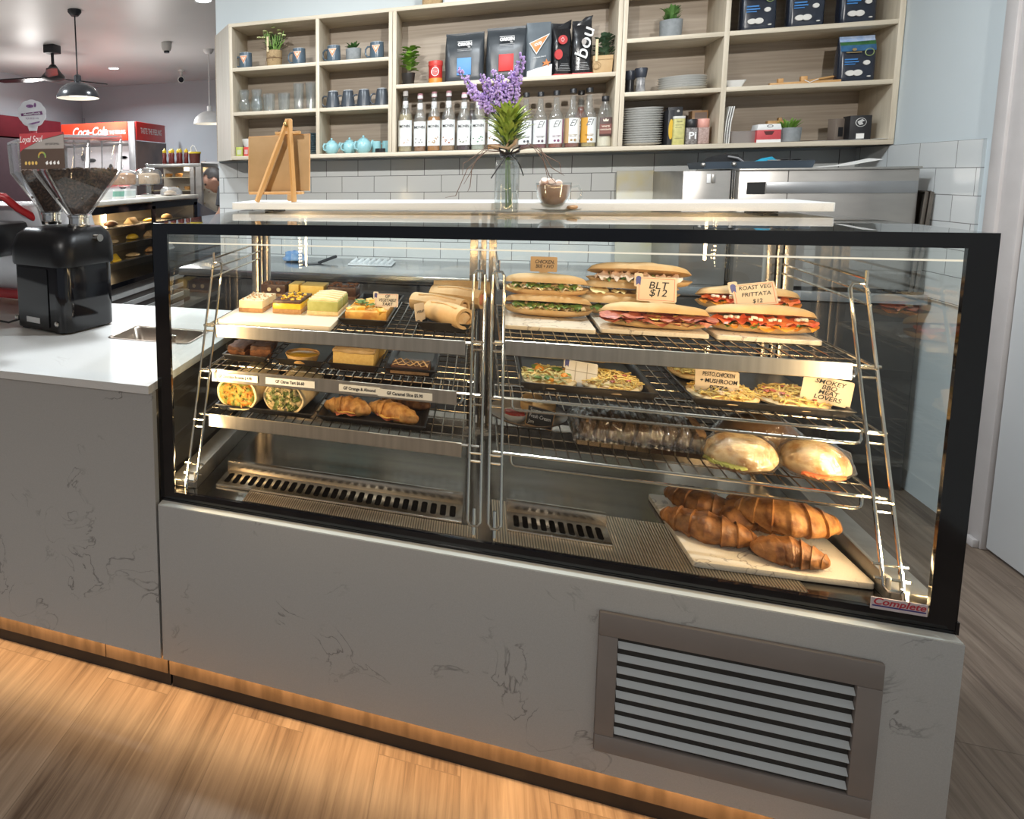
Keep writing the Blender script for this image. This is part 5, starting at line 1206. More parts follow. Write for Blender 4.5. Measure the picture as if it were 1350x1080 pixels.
bottle('syrup bottle hidden behind the lavender leaves, golden syrup at its base', .785, 2.215, .30, .034, LIQ('caramel', (.42, .17, .03)), 'MONIN', CAPW, GG, .4, 'left', (dots(6, 9), M('fruit_print_2', (.34, .20, .08), .6)))
GG = 'black capped syrup bottles'
data = [(.934, .282, LIQ('cherry', (.12, .03, .04)), (.10, .10, .12), (.9, 1.7), 'black capped syrup bottle partly behind the lavender leaves'), (1.001, .282, LIQ('plum', (.20, .05, .05)), (.18, .12, .16), (.85, 1.7), 'black capped syrup bottle with a dark side stripe, right of the leaves'),
        (1.074, .284, LIQ('berry', (.32, .09, .05)), (.34, .12, .24), (.9, 1.7), 'black capped syrup bottle with a purple side stripe'), (1.149, .290, LIQ('mocha', (.24, .07, .04)), (.50, .34, .16), (-1.7, -.55), 'black capped syrup bottle with a tan left stripe and cups picture'),
        (1.222, .290, LIQ('honey', (.44, .34, .14)), (.58, .30, .04), (-1.7, -.25), 'black capped syrup bottle with an orange left panel')]
for i, (x, H, lq, c, dc_, lb) in enumerate(data):
    bottle(lb, x, 2.215, H, .034, lq, 'El', CAPB, GG, .30, 'right', (dc_, M('flavour_print_%d' % i, tuple(v*.6 for v in c), .6), M('side_label_%d' % i, c, .5)))
bottle('dark brown syrup bottle standing behind the other black capped ones', 1.198, 2.315, .290, .033, LIQ('mocha', (.24, .07, .04)), 'El', CAPB, GG, .72, 'right', ((-1.7, -.5), M('flavour_print_0', (.1, .1, .1)), M('side_label_0', (.1, .1, .1))))
bottle('dark syrup bottle standing behind, between two white capped ones', .672, 2.315, .285, .033, LIQ('dark', (.05, .02, .018)), 'El', M('cap_brown', (.12, .06, .05), .4), GG, .76, 'right', ((-1.7, -.5), M('flavour_print_0', (.1, .1, .1)), M('side_label_0', (.1, .1, .1))))
t = thing('sauce_bottle', 'cream filled sauce bottle with a brown label at the right end of the bottles', 'sauce bottle', (1.292, 2.215, ZC))
pr = [(.030, 0), (.034, .004), (.034, .140), (.031, .165), (.022, .195), (.014, .210), (.013, .225)]
obj('glass_body', B().lathe([(0, 0)]+pr, n=26), GL, t); obj('white_sauce', B().lathe([(0, .003), (.0315, .004), (.0315, .088), (0, .088)], n=26), M('white_sauce', (.80, .72, .56), .4), t)
l = obj('label', B().box(-.026, .026, -.0355, -.030, .052, .142, .001), M('label_brown', (.07, .035, .03), .5), t)
obj('label_band', B().box(-.026, .026, -.0360, -.0352, .062, .110), M('label_band_red_brown', (.18, .06, .045), .5), l)
text('lettering', 'WHITE', .011, M('label_cream', (.75, .62, .50), .5), l, (0, -.0364, .098), bold=.0003); text('lettering', 'CHOCOLATE', .009, M('label_cream', (.75, .62, .5)), l, (0, -.0364, .083), bold=.0003, sx=.85)
obj('crown_mark', B().prism([(-.010, .122), (.010, .122), (.013, .134), (.006, .129), (0, .137), (-.006, .129), (-.013, .134)], -.0360, -.0352, 'y'), M('label_cream', (.75, .62, .5)), l)
obj('cap', B().lathe([(.0155, .222), (.0165, .224), (.0165, .244), (.015, .246), (0, .246)], n=22), CAPB, t)
# --- right small unit
for k, x in enumerate((1.408, 1.440)):
    t = thing('pepper_mill', ['black pepper mill behind, at the left of the white plates', 'clear pepper mill with a black top, left of the white plates'][k], 'pepper mill', (x, 2.29 if k == 0 else 2.22, ZRM), 0, 'pepper mills')
    obj('body', B().lathe([(0, 0), (.020, 0), (.021, .003), (.018, .035), (.019, .072), (0, .072)], n=22), M('mill_grey', (.16, .16, .17), .2, col2=(.40, .40, .40), scale=40) if k else BLACKP, t)
    obj('grinder_top', B().lathe([(0, .072), (.022, .072), (.024, .080), (.028, .110), (.026, .116), (0, .117)], n=22), M('mill_top_navy', (.03, .035, .05), .35), t)
DPL = [(0, 0), (.055, 0), (.062, .004), (.098, .0125), (.100, .0145), (.096, .0145), (.060, .0065), (0, .005)]
RIMD = M('plate_white', (.74, .74, .72), .25, col2=(.71, .71, .69))
ordn = ['lowest', 'second', 'third', 'fourth', 'fifth', 'sixth', 'seventh', 'eighth', 'ninth', 'tenth', 'eleventh', 'twelfth', 'thirteenth', 'fourteenth', 'fifteenth', 'sixteenth', 'topmost']
me = B().lathe(DPL, n=40).mesh('dinner_plate')
for k in range(6):
    o = obj('dinner_plate', me, RIMD, None, (1.622+.003*noise.noise(Vector((k, 0, 0))), 2.262, ZRM+.0105*k))
    tag(o, 'white plate in the short stack on the shelf, '+(ordn[k]+' from the bottom' if 0 < k < 5 else ('lowest' if k == 0 else 'topmost')), 'plate', 'short stack of white plates')
me2 = B().lathe([(r*.88, z*.92) for r, z in DPL], n=40).mesh('dinner_plate')
for k in range(16):
    o = obj('dinner_plate', me2, RIMD, None, (1.4605+.0015*noise.noise(Vector((k*1.3, 3, 0))), 2.25, ZC+.0112*k))
    tag(o, 'white plate in the tall stack below, '+(ordn[k]+' from the bottom' if 0 < k < 15 else ('lowest' if k == 0 else 'topmost')), 'plate', 'tall stack of white plates')
t = thing('snack_box', 'black box with a yellow oval edge beside the tall plate stack', 'box', (1.567, 2.25, ZC), .1)
obj('carton', B().box(-.013, .013, -.05, .05, 0, .165, .001), M('carton_black', (.03, .03, .035), .4), t); obj('yellow_oval', B().prism(ellipse(.020, .095, 18, 0, .075), -.0512, -.049, 'y'), M('carton_yellow', (.66, .42, .04), .4), t)
t = thing('tall_carton', 'tall dark carton standing behind the yellow spice jar', 'box', (1.605, 2.30, ZC)); obj('carton', B().box(-.031, .031, -.025, .025, 0, .185, .001), M('carton_slate', (.05, .055, .065), .4), t); obj('round_mark', B().prism(ellipse(.012, .012, 12, .012, .165), -.0256, -.024, 'y'), WHT, t)
t = thing('spice_tin', 'tall yellow green seasoning tin with a pale lid', 'tin', (1.603, 2.205, ZC)); obj('can', B().prism(rrect(.050, .040, .010, 4), 0, .122, 'z', bev=.001), M('tin_yellow_green', (.56, .52, .20), .4, col2=(.44, .42, .16), scale=60), t)
obj('lid', B().prism(rrect(.051, .041, .010, 4), .122, .134, 'z', bev=.001), M('lid_pale_grey', (.60, .60, .56), .4), t); text('lettering', 'PENNE', .009, INK, t, (0, -.0206, .108), sx=.8)
obj('print_lines', B().box(-.018, .016, -.0206, -.0199, .092, .0935).box(-.018, .010, -.0206, -.0199, .080, .0815).box(-.018, .018, -.0206, -.0199, .03, .0315), M('print_olive', (.16, .15, .06), .5), t)
t = thing('spice_jar', 'clear jar marked Pi with a black cap', 'jar', (1.655, 2.205, ZC), 0, 'spice jars'); obj('contents', B().prism(rrect(.048, .044, .008, 3), .002, .078, 'z', bev=.001), M('pepper_contents', (.10, .085, .08), .5, col2=(.28, .26, .25), scale=160), t)
obj('cap', B().lathe([(0, .078), (.021, .078), (.024, .082), (.024, .115), (.022, .118), (0, .118)], n=24), CAPB, t); text('lettering', 'Pi', .046, WHT, t, (.002, -.0232, .040), bold=.001)
t = thing('spice_jar', 'clear jar of pink salt with a pink cap', 'jar', (1.703, 2.205, ZC), 0, 'spice jars'); obj('contents', B().prism(rrect(.046, .044, .008, 3), .002, .078, 'z', bev=.001), M('salt_contents', (.30, .20, .18), .5, col2=(.44, .32, .28), scale=160), t)
obj('cap', B().lathe([(0, .078), (.022, .078), (.025, .082), (.025, .115), (.023, .118), (0, .118)], n=24), M('cap_coral', (.70, .34, .28), .4), t)
t = thing('tea_tin', 'orange brown carton behind the pink capped jar', 'box', (1.712, 2.32, ZC)); obj('carton', B().box(-.033, .033, -.03, .03, 0, .165, .001), M('carton_orange_brown', (.42, .24, .10), .5, col2=(.34, .18, .08)), t); obj('printed_panel', B().box(-.022, .028, -.0306, -.0295, .115, .155), M('panel_grey_brown', (.24, .17, .14), .5), t)
# --- right large unit
PCH = M('navy_foil', (.012, .016, .028), .25, col2=(.018, .024, .04), scale=10, bump=.15)
def salt_pouch(label, x, z, h, rz, y=2.225, w=.134):
    t = pouch('snack_pouch', label, x, y, z, w, .055, h, PCH, rz, 'blue and black pouches', .5, .0015, 'pouch')
    f = -.0312; k = h/.20
    def pr(nm, b, m, p=t): return obj(nm, b, m, p)
    zt_ = h*.80
    # picture bands lie on the sloping upper front
    ku = ((0, .9), (.03, 1), (.30, 1.), (.62, .86), (.82, .5), (.93, .12), (1., .03))
    def patch(u0, u1, tl=0.):
        q = B(); n = 8; rows = []
        for i in range(n+1):
            row = []
            for sx_ in (-.485, .485):
                u = u0+(u1-u0)*i/n+(tl*sx_ if i == n else 0)
                for (a_, ka), (c_, kc) in zip(ku, ku[1:]):
                    if a_ <= u <= c_: kk = ka+(kc-ka)*(u-a_)/(c_-a_)
                row.append(q.b.verts.new((w*sx_*.98, -.0275*kk-.0028, u*h)))
            rows.append(row)
        for a_, c_ in zip(rows, rows[1:]): q.b.faces.new((a_[0], a_[1], c_[1], c_[0]))
        return q
    s = pr('sky_band', patch(.87, .99), M('sky_blue', (.22, .36, .66), .35, col2=(.50, .60, .78), scale=30))
    pr('hill_band', patch(.79, .872, .02), M('hill_green', (.02, .09, .03), .4, col2=(.05, .16, .05), scale=40), s)
    pr('lake_band', patch(.66, .792), M('lake_blue', (.02, .08, .18), .3, col2=(.04, .14, .28), scale=40), s)
    pr('blue_print', B().box(-.050, -.004, f, f+.004, .094*k, .099*k).box(-.050, .0, f, f+.004, .083*k, .088*k).box(-.050, -.012, f, f+.004, .074*k, .078*k), M('print_blue', (.05, .22, .55), .4))
    pr('gold_print', B().box(-.046, .008, f, f+.004, .124*k, .128*k).prism(ellipse(.016, .012, 12, -.018, .138*k), f, f+.004, 'y'), M('print_gold', (.30, .22, .10), .4))
    pr('white_rounds', B().prism(ellipse(.034, .024, 18, -.028, .038*k), f-.002, f+.004, 'y').prism(ellipse(.034, .026, 18, -.002, .038*k), f-.003, f+.004, 'y').prism(ellipse(.024, .020, 18, .028, .080*k), f-.002, f+.004, 'y').prism(ellipse(.014, .006, 12, .040, .022*k), f, f+.004, 'y'), M('round_white', (.74, .72, .68), .6))
    pr('green_emblem', B().lathe([(.014, -.001), (.017, 0), (.014, .001)], (0, 0, 0), 20, T(.036, f, .124*k) @ RX(pi/2)), M('emblem_olive', (.26, .34, .12), .4))
salt_pouch('blue and black pouch at the left of the top right shelf', 1.892, ZRA, .225, 0); salt_pouch('blue and black pouch in the middle of the top right shelf', 2.068, ZRA, .225, 0); salt_pouch('blue and black pouch at the right of the top right shelf', 2.250, ZRA, .225, .12)
salt_pouch('blue and black pouch alone at the right end of the shelf below', 2.262, ZRM, .200, .05)
t = thing('folded_easel', 'small wooden easel folded flat on the middle right shelf', 'easel', (2.075, 2.22, ZRM), radians(-2))
obj('board', B().box(-.125, .13, -.03, -.006, 0, .013, .001), EW, t); obj('leg', bar((-.02, .01, .008), (.12, .02, .030), .013, .010), EW, t); obj('leg', bar((-.06, .03, .006), (.11, .035, .010), .012, .010), EW, t)
obj('rest_block', B().box(-.095, -.075, -.028, -.008, .013, .031, .002).box(-.012, .012, -.028, -.008, .013, .036, .002), EW, t); obj('string', B().tube([(.0, -.03, .018), (.018, -.034, .006), (.035, -.032, .014), (.05, -.028, .02)], .0018, 5), PAPER, t)
t = thing('white_dish', 'angular white dish at the left of the middle right shelf', 'dish', (1.822, 2.24, ZRM)); b = B(); b.loft([[(x*.6, y*.6, 0) for x, y in rrect(.085, .07, .01)], [(x, y, .036) for x, y in rrect(.085, .07, .01)], [(x*.94, y*.94, .036) for x, y in rrect(.085, .07, .01)], [(x*.56, y*.56, .004) for x, y in rrect(.085, .07, .01)]]); obj('dish', b, WHITE, t)
for k in range(3):
    o = obj('menu_card', B().loft([[(-.0015+d, -.045, z), (.0015+d, -.045, z), (.0015+d, .045, z), (-.0015+d, .045, z)] for z, d in ((0, 0), (.05, .001), (.10, .004), (.168, .014))]), PAPER, None, (1.782+.009*k, 2.22, ZC)); tag(o, ['white card leaning in the corner, nearest the upright', 'white card leaning in the corner, middle of three', 'white card leaning in the corner, right of three'][k], 'card', 'white cards leaning on the upright')
t = thing('clear_tub', 'low translucent plastic tub on the bottom right shelf', 'tub', (1.862, 2.23, ZC)); b = B(); b.loft([[(x*.94, y*.94, 0) for x, y in rrect(.105, .09, .012)], [(x, y, .055) for x, y in rrect(.105, .09, .012)], [(x*.97, y*.97, .055) for x, y in rrect(.105, .09, .012)]]); obj('tub', b, GLASS('frosted_plastic', (.8, .78, .76), 1., .3, (.42, .38, .36), .45), t)
t = thing('donut_box', 'small red and white carton with an open top front', 'box', (1.948, 2.20, ZC)); obj('carton', B().box(-.045, .045, -.035, .035, 0, .056, .001), M('carton_red', (.58, .07, .08), .5), t)
obj('white_lid', B().prism([(-.047, .056), (.047, .056), (.041, .082), (-.041, .082)], -.036, .036, 'y', bev=.001), WHITE, t); obj('white_base_band', B().box(-.0455, .0455, -.0358, -.034, .0, .013), WHITE, t); obj('opening', B().prism([(-.020, .050), (.020, .050), (.012, .034), (-.012, .034)], -.0358, -.034, 'y'), M('opening_dark', (.10, .02, .02), .7), t)
obj('dark_mark', B().lathe([(.009, -.001), (.012, 0), (.009, .001)], (0, 0, 0), 16, T(.002, -.0365, .073) @ RX(pi/2) @ Matrix.Diagonal((1, .5, 1, 1))), INK, t)
t = thing('wooden_block', 'pale wooden block behind the succulent', 'block', (2.025, 2.32, ZC)); obj('block', B().box(-.035, .035, -.015, .015, 0, .105, .002).box(.008, .020, -.012, .012, .105, .118, .001), EW, t)
t = thing('black_carton', 'small black carton with a round white emblem at the right', 'box', (2.292, 2.23, ZC)); obj('carton', B().box(-.038, .038, -.03, .03, .004, .108, .001), M('carton_matt_black', (.012, .012, .014), .5), t)
obj('round_emblem', B().lathe([(.017, -.001), (.0195, 0), (.017, .001)], (0, 0, 0), 24, T(.0, -.0305, .078) @ RX(pi/2)).prism([(-.012, .082), (.004, .092), (.013, .084), (.003, .080), (.009, .070), (-.004, .066), (-.010, .074)], -.0310, -.0298, 'y'), M('emblem_grey_white', (.55, .55, .54), .5), t); obj('white_patch', B().box(-.014, .014, -.0310, -.0298, .008, .030), PAPER, t)
t = thing('brown_carton', 'narrow brown carton leaning beside the black one', 'box', (2.232, 2.26, ZC), .35); obj('carton', B().box(-.022, .022, -.02, .02, .004, .100, .001), M('carton_brown_grey', (.20, .16, .13), .5), t); obj('dark_panel', B().box(-.010, .012, -.0206, -.0195, .02, .062), INK, t)
for k, (x, y, rz, m) in enumerate(((2.20, 2.20, .05, PAPER), (2.30, 2.19, -.12, PAPER), (2.17, 2.25, .2, M('brown_folder', (.16, .10, .08), .6)))):
    o = obj('loose_paper', B().loft([[(-.085, -.03, .0005), (-.085, .05, .0005), (-.085, .05, .0012), (-.085, -.03, .0012)], [(0, -.03, .0005), (0, .05, .002), (0, .05, .003), (0, -.03, .0012)], [(.085, -.03, .002), (.085, .05, .006), (.085, .05, .007), (.085, -.03, .003)]]), m, None, (x, y, ZC+.0004+.0007*k if k < 2 else ZC+.004), (0, 0, rz)); tag(o, ['loose white sheet lying left of the black carton', 'loose white sheet lying right, under the black carton', 'dark brown folder lying behind the papers'][k], 'paper', 'papers on the bottom right shelf')
t = thing('storage_basket', 'small woven basket on top of the shelving, only its base showing', 'basket', (.465, 2.24, ZTOP+.0005)); obj('basket', B().prism(rrect(.10, .12, .02), 0, .11, 'z').jitter(.001, 40), JUTE, t); obj('rim', B().prism(rrect(.106, .126, .02), .105, .118, 'z', bev=.003), JUTE, t)
t = thing('storage_carton', 'white carton lying on top of the shelving', 'box', (.60, 2.24, ZTOP+.0005)); obj('carton', B().box(-.07, .07, -.08, .08, 0, .06, .002), WHITE, t); obj('lid_flap', B().box(-.071, .071, -.081, .081, .05, .062, .001), PAPER, t)
# ------------------------------------------------------------------ back bench and its equipment
bb = thing('steel_bench', 'stainless steel back bench under the tiles, behind the display case', 'bench', (.77, 2.1, 0))
obj('bench_top', B().box(-1.615, 1.605, -.29, .318, .775, .815, .003), M('bench_steel', (.60, .61, .62), .22, 1., (.54, .55, .56), 20, (.2, 1, 1)), bb)
for k in range(5): obj('door', B().box(-1.60+.64*k, -.97+.64*k, -.265, -.25, .12, .765, .003), M('bench_door', (.07, .065, .06), .4, .4, (.055, .05, .046), 20), bb)
obj('carcass', B().box(-1.6, 1.6, -.25, .30, .0, .775), M('bench_carcass', (.04, .037, .035), .6), bb)
eq = thing('steel_oven', 'wide stainless steel oven unit on the bench at the right, below the shelving', 'oven', (2.04, 2.1, .8155))
SB = M('steel_front', (.43, .41, .385), .33, .85, (.37, .355, .335), 14, (.3, 1, 1))
x0, x1 = -.298, .290
obj('housing', B().box(x0, x1, -.255, .30, .012, .488, .003), SB, eq)
obj('top_lid', B().box(x0-.002, x1+.004, -.262, .302, .488, .498, .002), STEELG, eq)
obj('control_band', B().box(x0+.095, x1-.004, -.260, -.254, .395, .442, .001), M('band_grey', (.34, .35, .36), .35, .8), eq)
obj('handle_slot', B().box(x0+.030, x0+.094, -.2565, -.2545, .392, .442), M('slot_dark', (.015, .014, .013), .4), eq)
obj('window', B().box(x0+.026, x0+.152, -.2575, -.2545, .27, .325, .001), BLACK, eq)
obj('seam', B().box(x0+.168, x0+.171, -.2562, -.2545, .02, .488), M('seam_dark', (.12, .11, .10), .5), eq)
for fx in (x0+.02, x1-.06):
    for fy in (-.22, .22): obj('foot', B().box(fx, fx+.04, fy, fy+.04, 0, .012), BLACKM, eq)
e2 = thing('steel_cabinet', 'narrower stainless cabinet left of the oven, with a catch sticker', 'cabinet', (1.642, 2.1, .8155))
obj('housing', B().box(-.093, .082, -.225, .28, .0, .492, .003), SB, e2); obj('catch', B().box(-.006, .008, -.230, -.2245, .44, .478, .001), WHITE, e2); obj('catch_hook', B().box(.012, .026, -.2295, -.2245, .44, .478, .001), STEELG, e2)
obj('hinge_rod', B().tube([(.088, -.222, .02), (.088, -.222, .492)], .003, 8).tube([(.096, -.222, .02), (.096, -.222, .492)], .003, 8), CHROME, e2)
tl = thing('tool_tray', 'dark blue shallow tray lying on top of the steel cabinet and oven', 'tray', (1.83, 2.03, 1.3145)); obj('tray', tray_mesh(.40, .22, .030, .006), M('tray_navy', (.055, .075, .10), .4), tl)
obj('corner_clip', B().ball((-.195, -.105, .02), .011, 1).ball((-.085, -.112, .02), .011, 1), STEELG, tl)
t = thing('black_pouch', 'black cloth pouch with a pale strap on the blue tray', 'pouch', (1.742, 2.03, 1.3185)); obj('cloth', blob(.082, .05, .050, 7, .25, 3, .2), M('cloth_black', (.012, .012, .013), .9), t); obj('strap', B().tube([(.0, -.045, .05), (.035, -.05, .042), (.06, -.05, .022), (.085, -.05, .016)], .004, 6), M('strap_grey', (.30, .30, .31), .6), t); obj('chrome_ring', B().lathe([(.008, -.002), (.011, 0), (.008, .002)], (.09, -.05, .014), 16), CHROME, t)
t = thing('blue_tool', 'bright blue plastic tool on the blue tray', 'tool', (1.885, 2.0, 1.3185)); obj('grip', B().tube([(-.035, 0, .016), (-.010, 0, .026), (.02, 0, .034), (.035, 0, .024)], [.012, .014, .012, .008], 10), M('tool_blue', (.02, .34, .52), .4), t)
t = thing('scissors', 'black handled scissors lying on the blue tray', 'scissors', (1.965, 1.985, 1.3185)); obj('handle', B().lathe([(.014, -.002), (.018, 0), (.014, .002)], (-.02, 0, .031), 18).lathe([(.014, -.002), (.018, 0), (.014, .002)], (.022, 0, .031), 18), BLACKP, t); obj('blade', B().box(-.08, -.03, -.004, .004, .0285, .031), CHROME, t)
o = obj('paper_sheet', B().loft([[(-.10, -.05, .0), (-.10, .05, .0), (-.10, .05, .001), (-.10, -.05, .001)], [(0, -.05, .006), (0, .05, .008), (0, .05, .009), (0, -.05, .007)], [(.11, -.05, .028), (.11, .05, .034), (.11, .05, .035), (.11, -.05, .029)]]), PAPER, None, (2.12, 1.93, 1.3142)); tag(o, 'white sheet of paper curling up on top of the oven', 'paper')
t = thing('cutting_board', 'cream cutting board with a yellow stain leaning on the tiles', 'cutting board', (1.47, 2.335, .8155), 0, None, radians(-6)); obj('board', B().box(-.085, .085, -.006, .006, 0, .50, .004), M('board_cream', (.62, .60, .50), .5, col2=(.66, .56, .22), scale=5, lo=.5, hi=.7), t)
for k in range(2):
    o = obj('baking_tray', tray_mesh(.40, .30, .014, .004), M('old_tray', (.16, .14, .12), .35, .7, (.24, .21, .18), 10), None, (2.352+.0*k, 1.96-.0*k, 1.035), (0, radians(-87), 0)); o.location = (2.348+.016*k, 1.98, 1.018); tag(o, ['dark baking tray leaning upright beside the oven, nearer it', 'dark baking tray leaning upright beside the oven, nearer the wall'][k], 'baking tray', 'baking trays beside the oven')
b = blob(.07, .05, .05, 3, .35, 3, .2); t = thing('blue_cloth', 'crumpled blue cloth on the steel bench, seen through the case', 'cloth', (-.30, 2.22, .8155)); obj('cloth', b.jitter(.01, 30), M('cloth_blue', (.10, .25, .52), .8, col2=(.30, .44, .62), scale=20), t)
t = thing('spatula', 'dark handled spatula lying on the steel bench', 'spatula', (-.17, 2.12, .8155), .6); obj('blade', B().box(-.07, .05, -.03, .03, 0, .004, .001), BLACKP, t); obj('handle', B().tube([(.045, 0, .004), (.11, .01, .022), (.16, .02, .034)], .009, 8), BLACKP, t)
t = thing('egg_tray', 'white moulded tray on the steel bench, seen through the case', 'tray', (.16, 2.20, .8155)); b = B().box(-.12, .12, -.09, .09, 0, .008, .002)
for i in range(7):
    for j in range(5): b.ball((-.10+.033*i, -.07+.035*j, .012), .012, 1, (1, 1, 1.1))
obj('tray', b, M('tray_white', (.70, .72, .73), .5), t)
# ------------------------------------------------------------------ coffee grinder on the counter
BEAN = M('coffee_beans', (.022, .011, .007), .5, col2=(.085, .045, .026), scale=120, bump=.8, lo=.45, hi=.6)
BEANL = M('coffee_beans_light', (.13, .075, .045), .5, col2=(.22, .14, .09), scale=150, bump=.8)
gr = thing('coffee_grinder', 'black double hopper coffee grinder filled with beans on the white counter', 'coffee grinder', (-.588, .452, .82), radians(-15))
gr.scale = (1.13, 1.08, 1.)
obj('body', B().prism(rrect(.232, .20, .035, 6), .006, .225, 'z', bev=.003), BLACK, gr)
rs = [[(x, y, z) for x, y in rrect(w, d, r, 6, 0, cy)] for w, d, r, z, cy in ((.250, .214, .045, .215, 0), (.256, .220, .05, .222, 0), (.256, .220, .05, .275, 0), (.236, .205, .05, .312, .004), (.190, .170, .04, .332, .01))]
obj('upper_housing', B().loft(rs), M('grinder_black', (.005, .005, .006), .35, col2=(.007, .007, .008), spec=.3), gr)
obj('front_door', B().prism(rrect(.135, .190, .004, 3, -.018, .112), -.1030, -.098, 'y'), M('gloss_black_panel', (.005, .005, .006), .05), gr)
for fx in (-.09, .06):
    for fy in (-.09, .06): obj('foot', B().box(fx, fx+.03, fy, fy+.03, 0, .008), BLACKM, gr)
obj('rating_plate', B().box(-.050, .010, -.1045, -.1025, .028, .046, .0005), M('plate_silver', (.62, .62, .62), .4), gr)
obj('lock_screw', B().lathe([(0, .003), (.005, .004), (.006, .002), (.0085, .003), (.0085, 0), (0, 0)], (0, 0, 0), 18, T(.080, -.099, .034) @ RX(pi/2)).lathe([(0, .003), (.005, .004), (.006, .002), (.0085, .003), (.0085, 0), (0, 0)], (0, 0, 0), 18, T(-.108, -.094, .034) @ RX(pi/2)), CHROME, gr)
obj('adjuster', B().lathe([(0, 0), (.012, 0), (.012, .03), (0, .03)], (0, 0, 0), 14, T(.112, .02, .30) @ RY(pi/2)), CHROME, gr)
CLEAR = GLASS('hopper_plastic', (.94, .94, .94), 1.2, .02, (.6, .6, .62), .02)
def hopper(x, y, label, beans, side):
    h = thing('bean_hopper', label, 'bean hopper', (x, y, 1.150), radians(-42), 'bean hoppers on the grinder')
    def sq(s, z, r=.006): return [(a, b_, z) for a, b_ in rrect(2*s, 2*s, r, 3)]
    obj('neck_ring', B().lathe([(0, 0), (.034, 0), (.036, .004), (.036, .012), (.032, .014), (.032, .034), (.036, .036), (.036, .042), (.026, .044), (0, .044)], n=28), CHROME, h)
    obj('clear_wall', B().loft([sq(.030, .044), sq(.114, .184), sq(.118, .284)], caps=False), CLEAR, h)
    bn = B().loft([sq(.026, .046), sq(.108, .182), sq(.108, .188)]); bmesh.ops.subdivide_edges(bn.b, edges=list(bn.b.edges), cuts=3, use_grid_fill=True)
    obj('beans', bn.jitter(.0015, 160), beans, h)
    b = B()
    for k in range(170):
        rnd = random.Random(k+int(x*100)); b.ball((rnd.uniform(-.104, .104), rnd.uniform(-.104, .104), .187+rnd.uniform(0, .006)), .0055, 1, (1.3, .8, .7), .1, k, None)
    obj('loose_beans', b, BEANL, h, kind='stuff')
    obj('lid', B().prism(rrect(.244, .244, .012, 3), .284, .294, 'z', bev=.003), GLASS('lid_plastic', (.85, .85, .86), 2., .1, (.7, .7, .72), .25), h)
    obj('corner_rib', B().tube([(-.03, -.03, .044), (-.114, -.114, .184), (-.118, -.118, .284)], .003, 6).tube([(.03, -.03, .044), (.114, -.114, .184), (.118, -.118, .284)], .003, 6).tube([(.03, .03, .044), (.114, .114, .184), (.118, .118, .284)], .003, 6).tube([(-.03, .03, .044), (-.114, .114, .184), (-.118, .118, .284)], .003, 6), GLASS('rib_clear', (.8, .8, .8), 3., .05, (.5, .5, .5), .3), h)
    obj('clip', B().ball((.0, -.062, .098), .006, 1).ball((.062, .0, .098), .006, 1), CHROME, h)
    return h
hopper(-.520, .452, 'right clear hopper on the grinder, filled with brown beans', BEAN, 1)
hopper(-.732, .590, 'left clear hopper on the grinder, behind the printed card', BEAN, 0)
cd = thing('bean_card', 'red and brown printed card with script lettering standing on the hoppers', 'card', (-.503, .262, 1.340), radians(-4))
obj('card', B().box(-.082, .082, -.001, .001, 0, .106), M('card_brown', (.085, .055, .042), .45), cd)
obj('card_clip', B().box(-.03, .03, .0, .030, .020, .034, .001), M('clip_clear_grey', (.12, .11, .11), .3), cd)
obj('red_corner', B().prism([(-.082, .106), (.082, .106), (.082, .100), (.0, .086), (-.07, .060), (-.082, .052)], -.0016, -.0009, 'y'), M('card_red', (.40, .05, .06), .45), cd)
obj('grey_band', B().prism([(-.068, .060), (.0, .0845), (.082, .098), (.082, .058)], -.0014, -.0009, 'y'), M('card_grey', (.30, .27, .25), .45), cd)
text('script', 'Loyal Soul', .026, WHT, cd, (-.040, -.0022, .088), sx=.8, shear=.3)
text('lettering', 'KEEP YOUR CUP FULL', .0085, INK, cd, (.040, -.0020, .072), sx=.62)
b = B()
for i in range(9):
    a = pi*i/8; b.box(-.003, .003, -.0016, -.0009, .010, .015, 0, T(0, 0, .036) @ RY(a-pi/2))
obj('dial_mark', b, M('dial_orange', (.62, .28, .05), .5, col2=(.16, .36, .10), scale=60), cd)
b = B()
for i in range(4): b.prism(ellipse(.009, .011, 10, -.062+.013*i, .018), -.0016, -.0009, 'y')
obj('bean_marks', b, M('mark_gold', (.66, .44, .12), .5), cd)
b = B()
for i in range(4): b.prism([(.012+.014*i, .018), (.020+.014*i, .024), (.022+.014*i, .014), (.016+.014*i, .012)], -.0016, -.0009, 'y')
obj('bird_marks', b, WHT, cd)
# espresso machine, mostly out of frame
em = thing('espresso_machine', 'silver espresso machine with red tubular frame at the left edge', 'coffee machine', (-1.0, .70, .82), radians(-4))
RT = M('red_tube', (.42, .02, .025), .3)
obj('body', B().prism([(-.30, .08), (.19, .08), (.235, .16), (.245, .30), (.215, .40), (-.30, .40)], -.10, .20, 'y', bev=.012), M('machine_silver', (.62, .62, .64), .25, .5), em)
obj('base', B().box(-.30, .24, -.12, .22, .05, .085, .006), RT, em)
obj('head', B().box(-.30, .170, -.26, -.08, .22, .34, .02), M('machine_dark', (.03, .03, .034), .3), em)
obj('red_band', B().box(-.30, .176, -.265, -.255, .235, .252, .003), RT, em)
obj('frame_tube', B().tube([(-.30, -.18, .425), (.10, -.18, .435), (.135, -.17, .430), (.165, -.14, .39), (.27, .02, .26), (.285, .04, .235)], .014, 10), RT, em)
for x, y in ((.20, -.06), (.20, .16), (-.26, -.06), (-.26, .16)): obj('leg', B().lathe([(0, 0), (.014, 0), (.016, .01), (.012, .02), (.012, .055), (0, .055)], (x, y, 0)), CHROME, em)
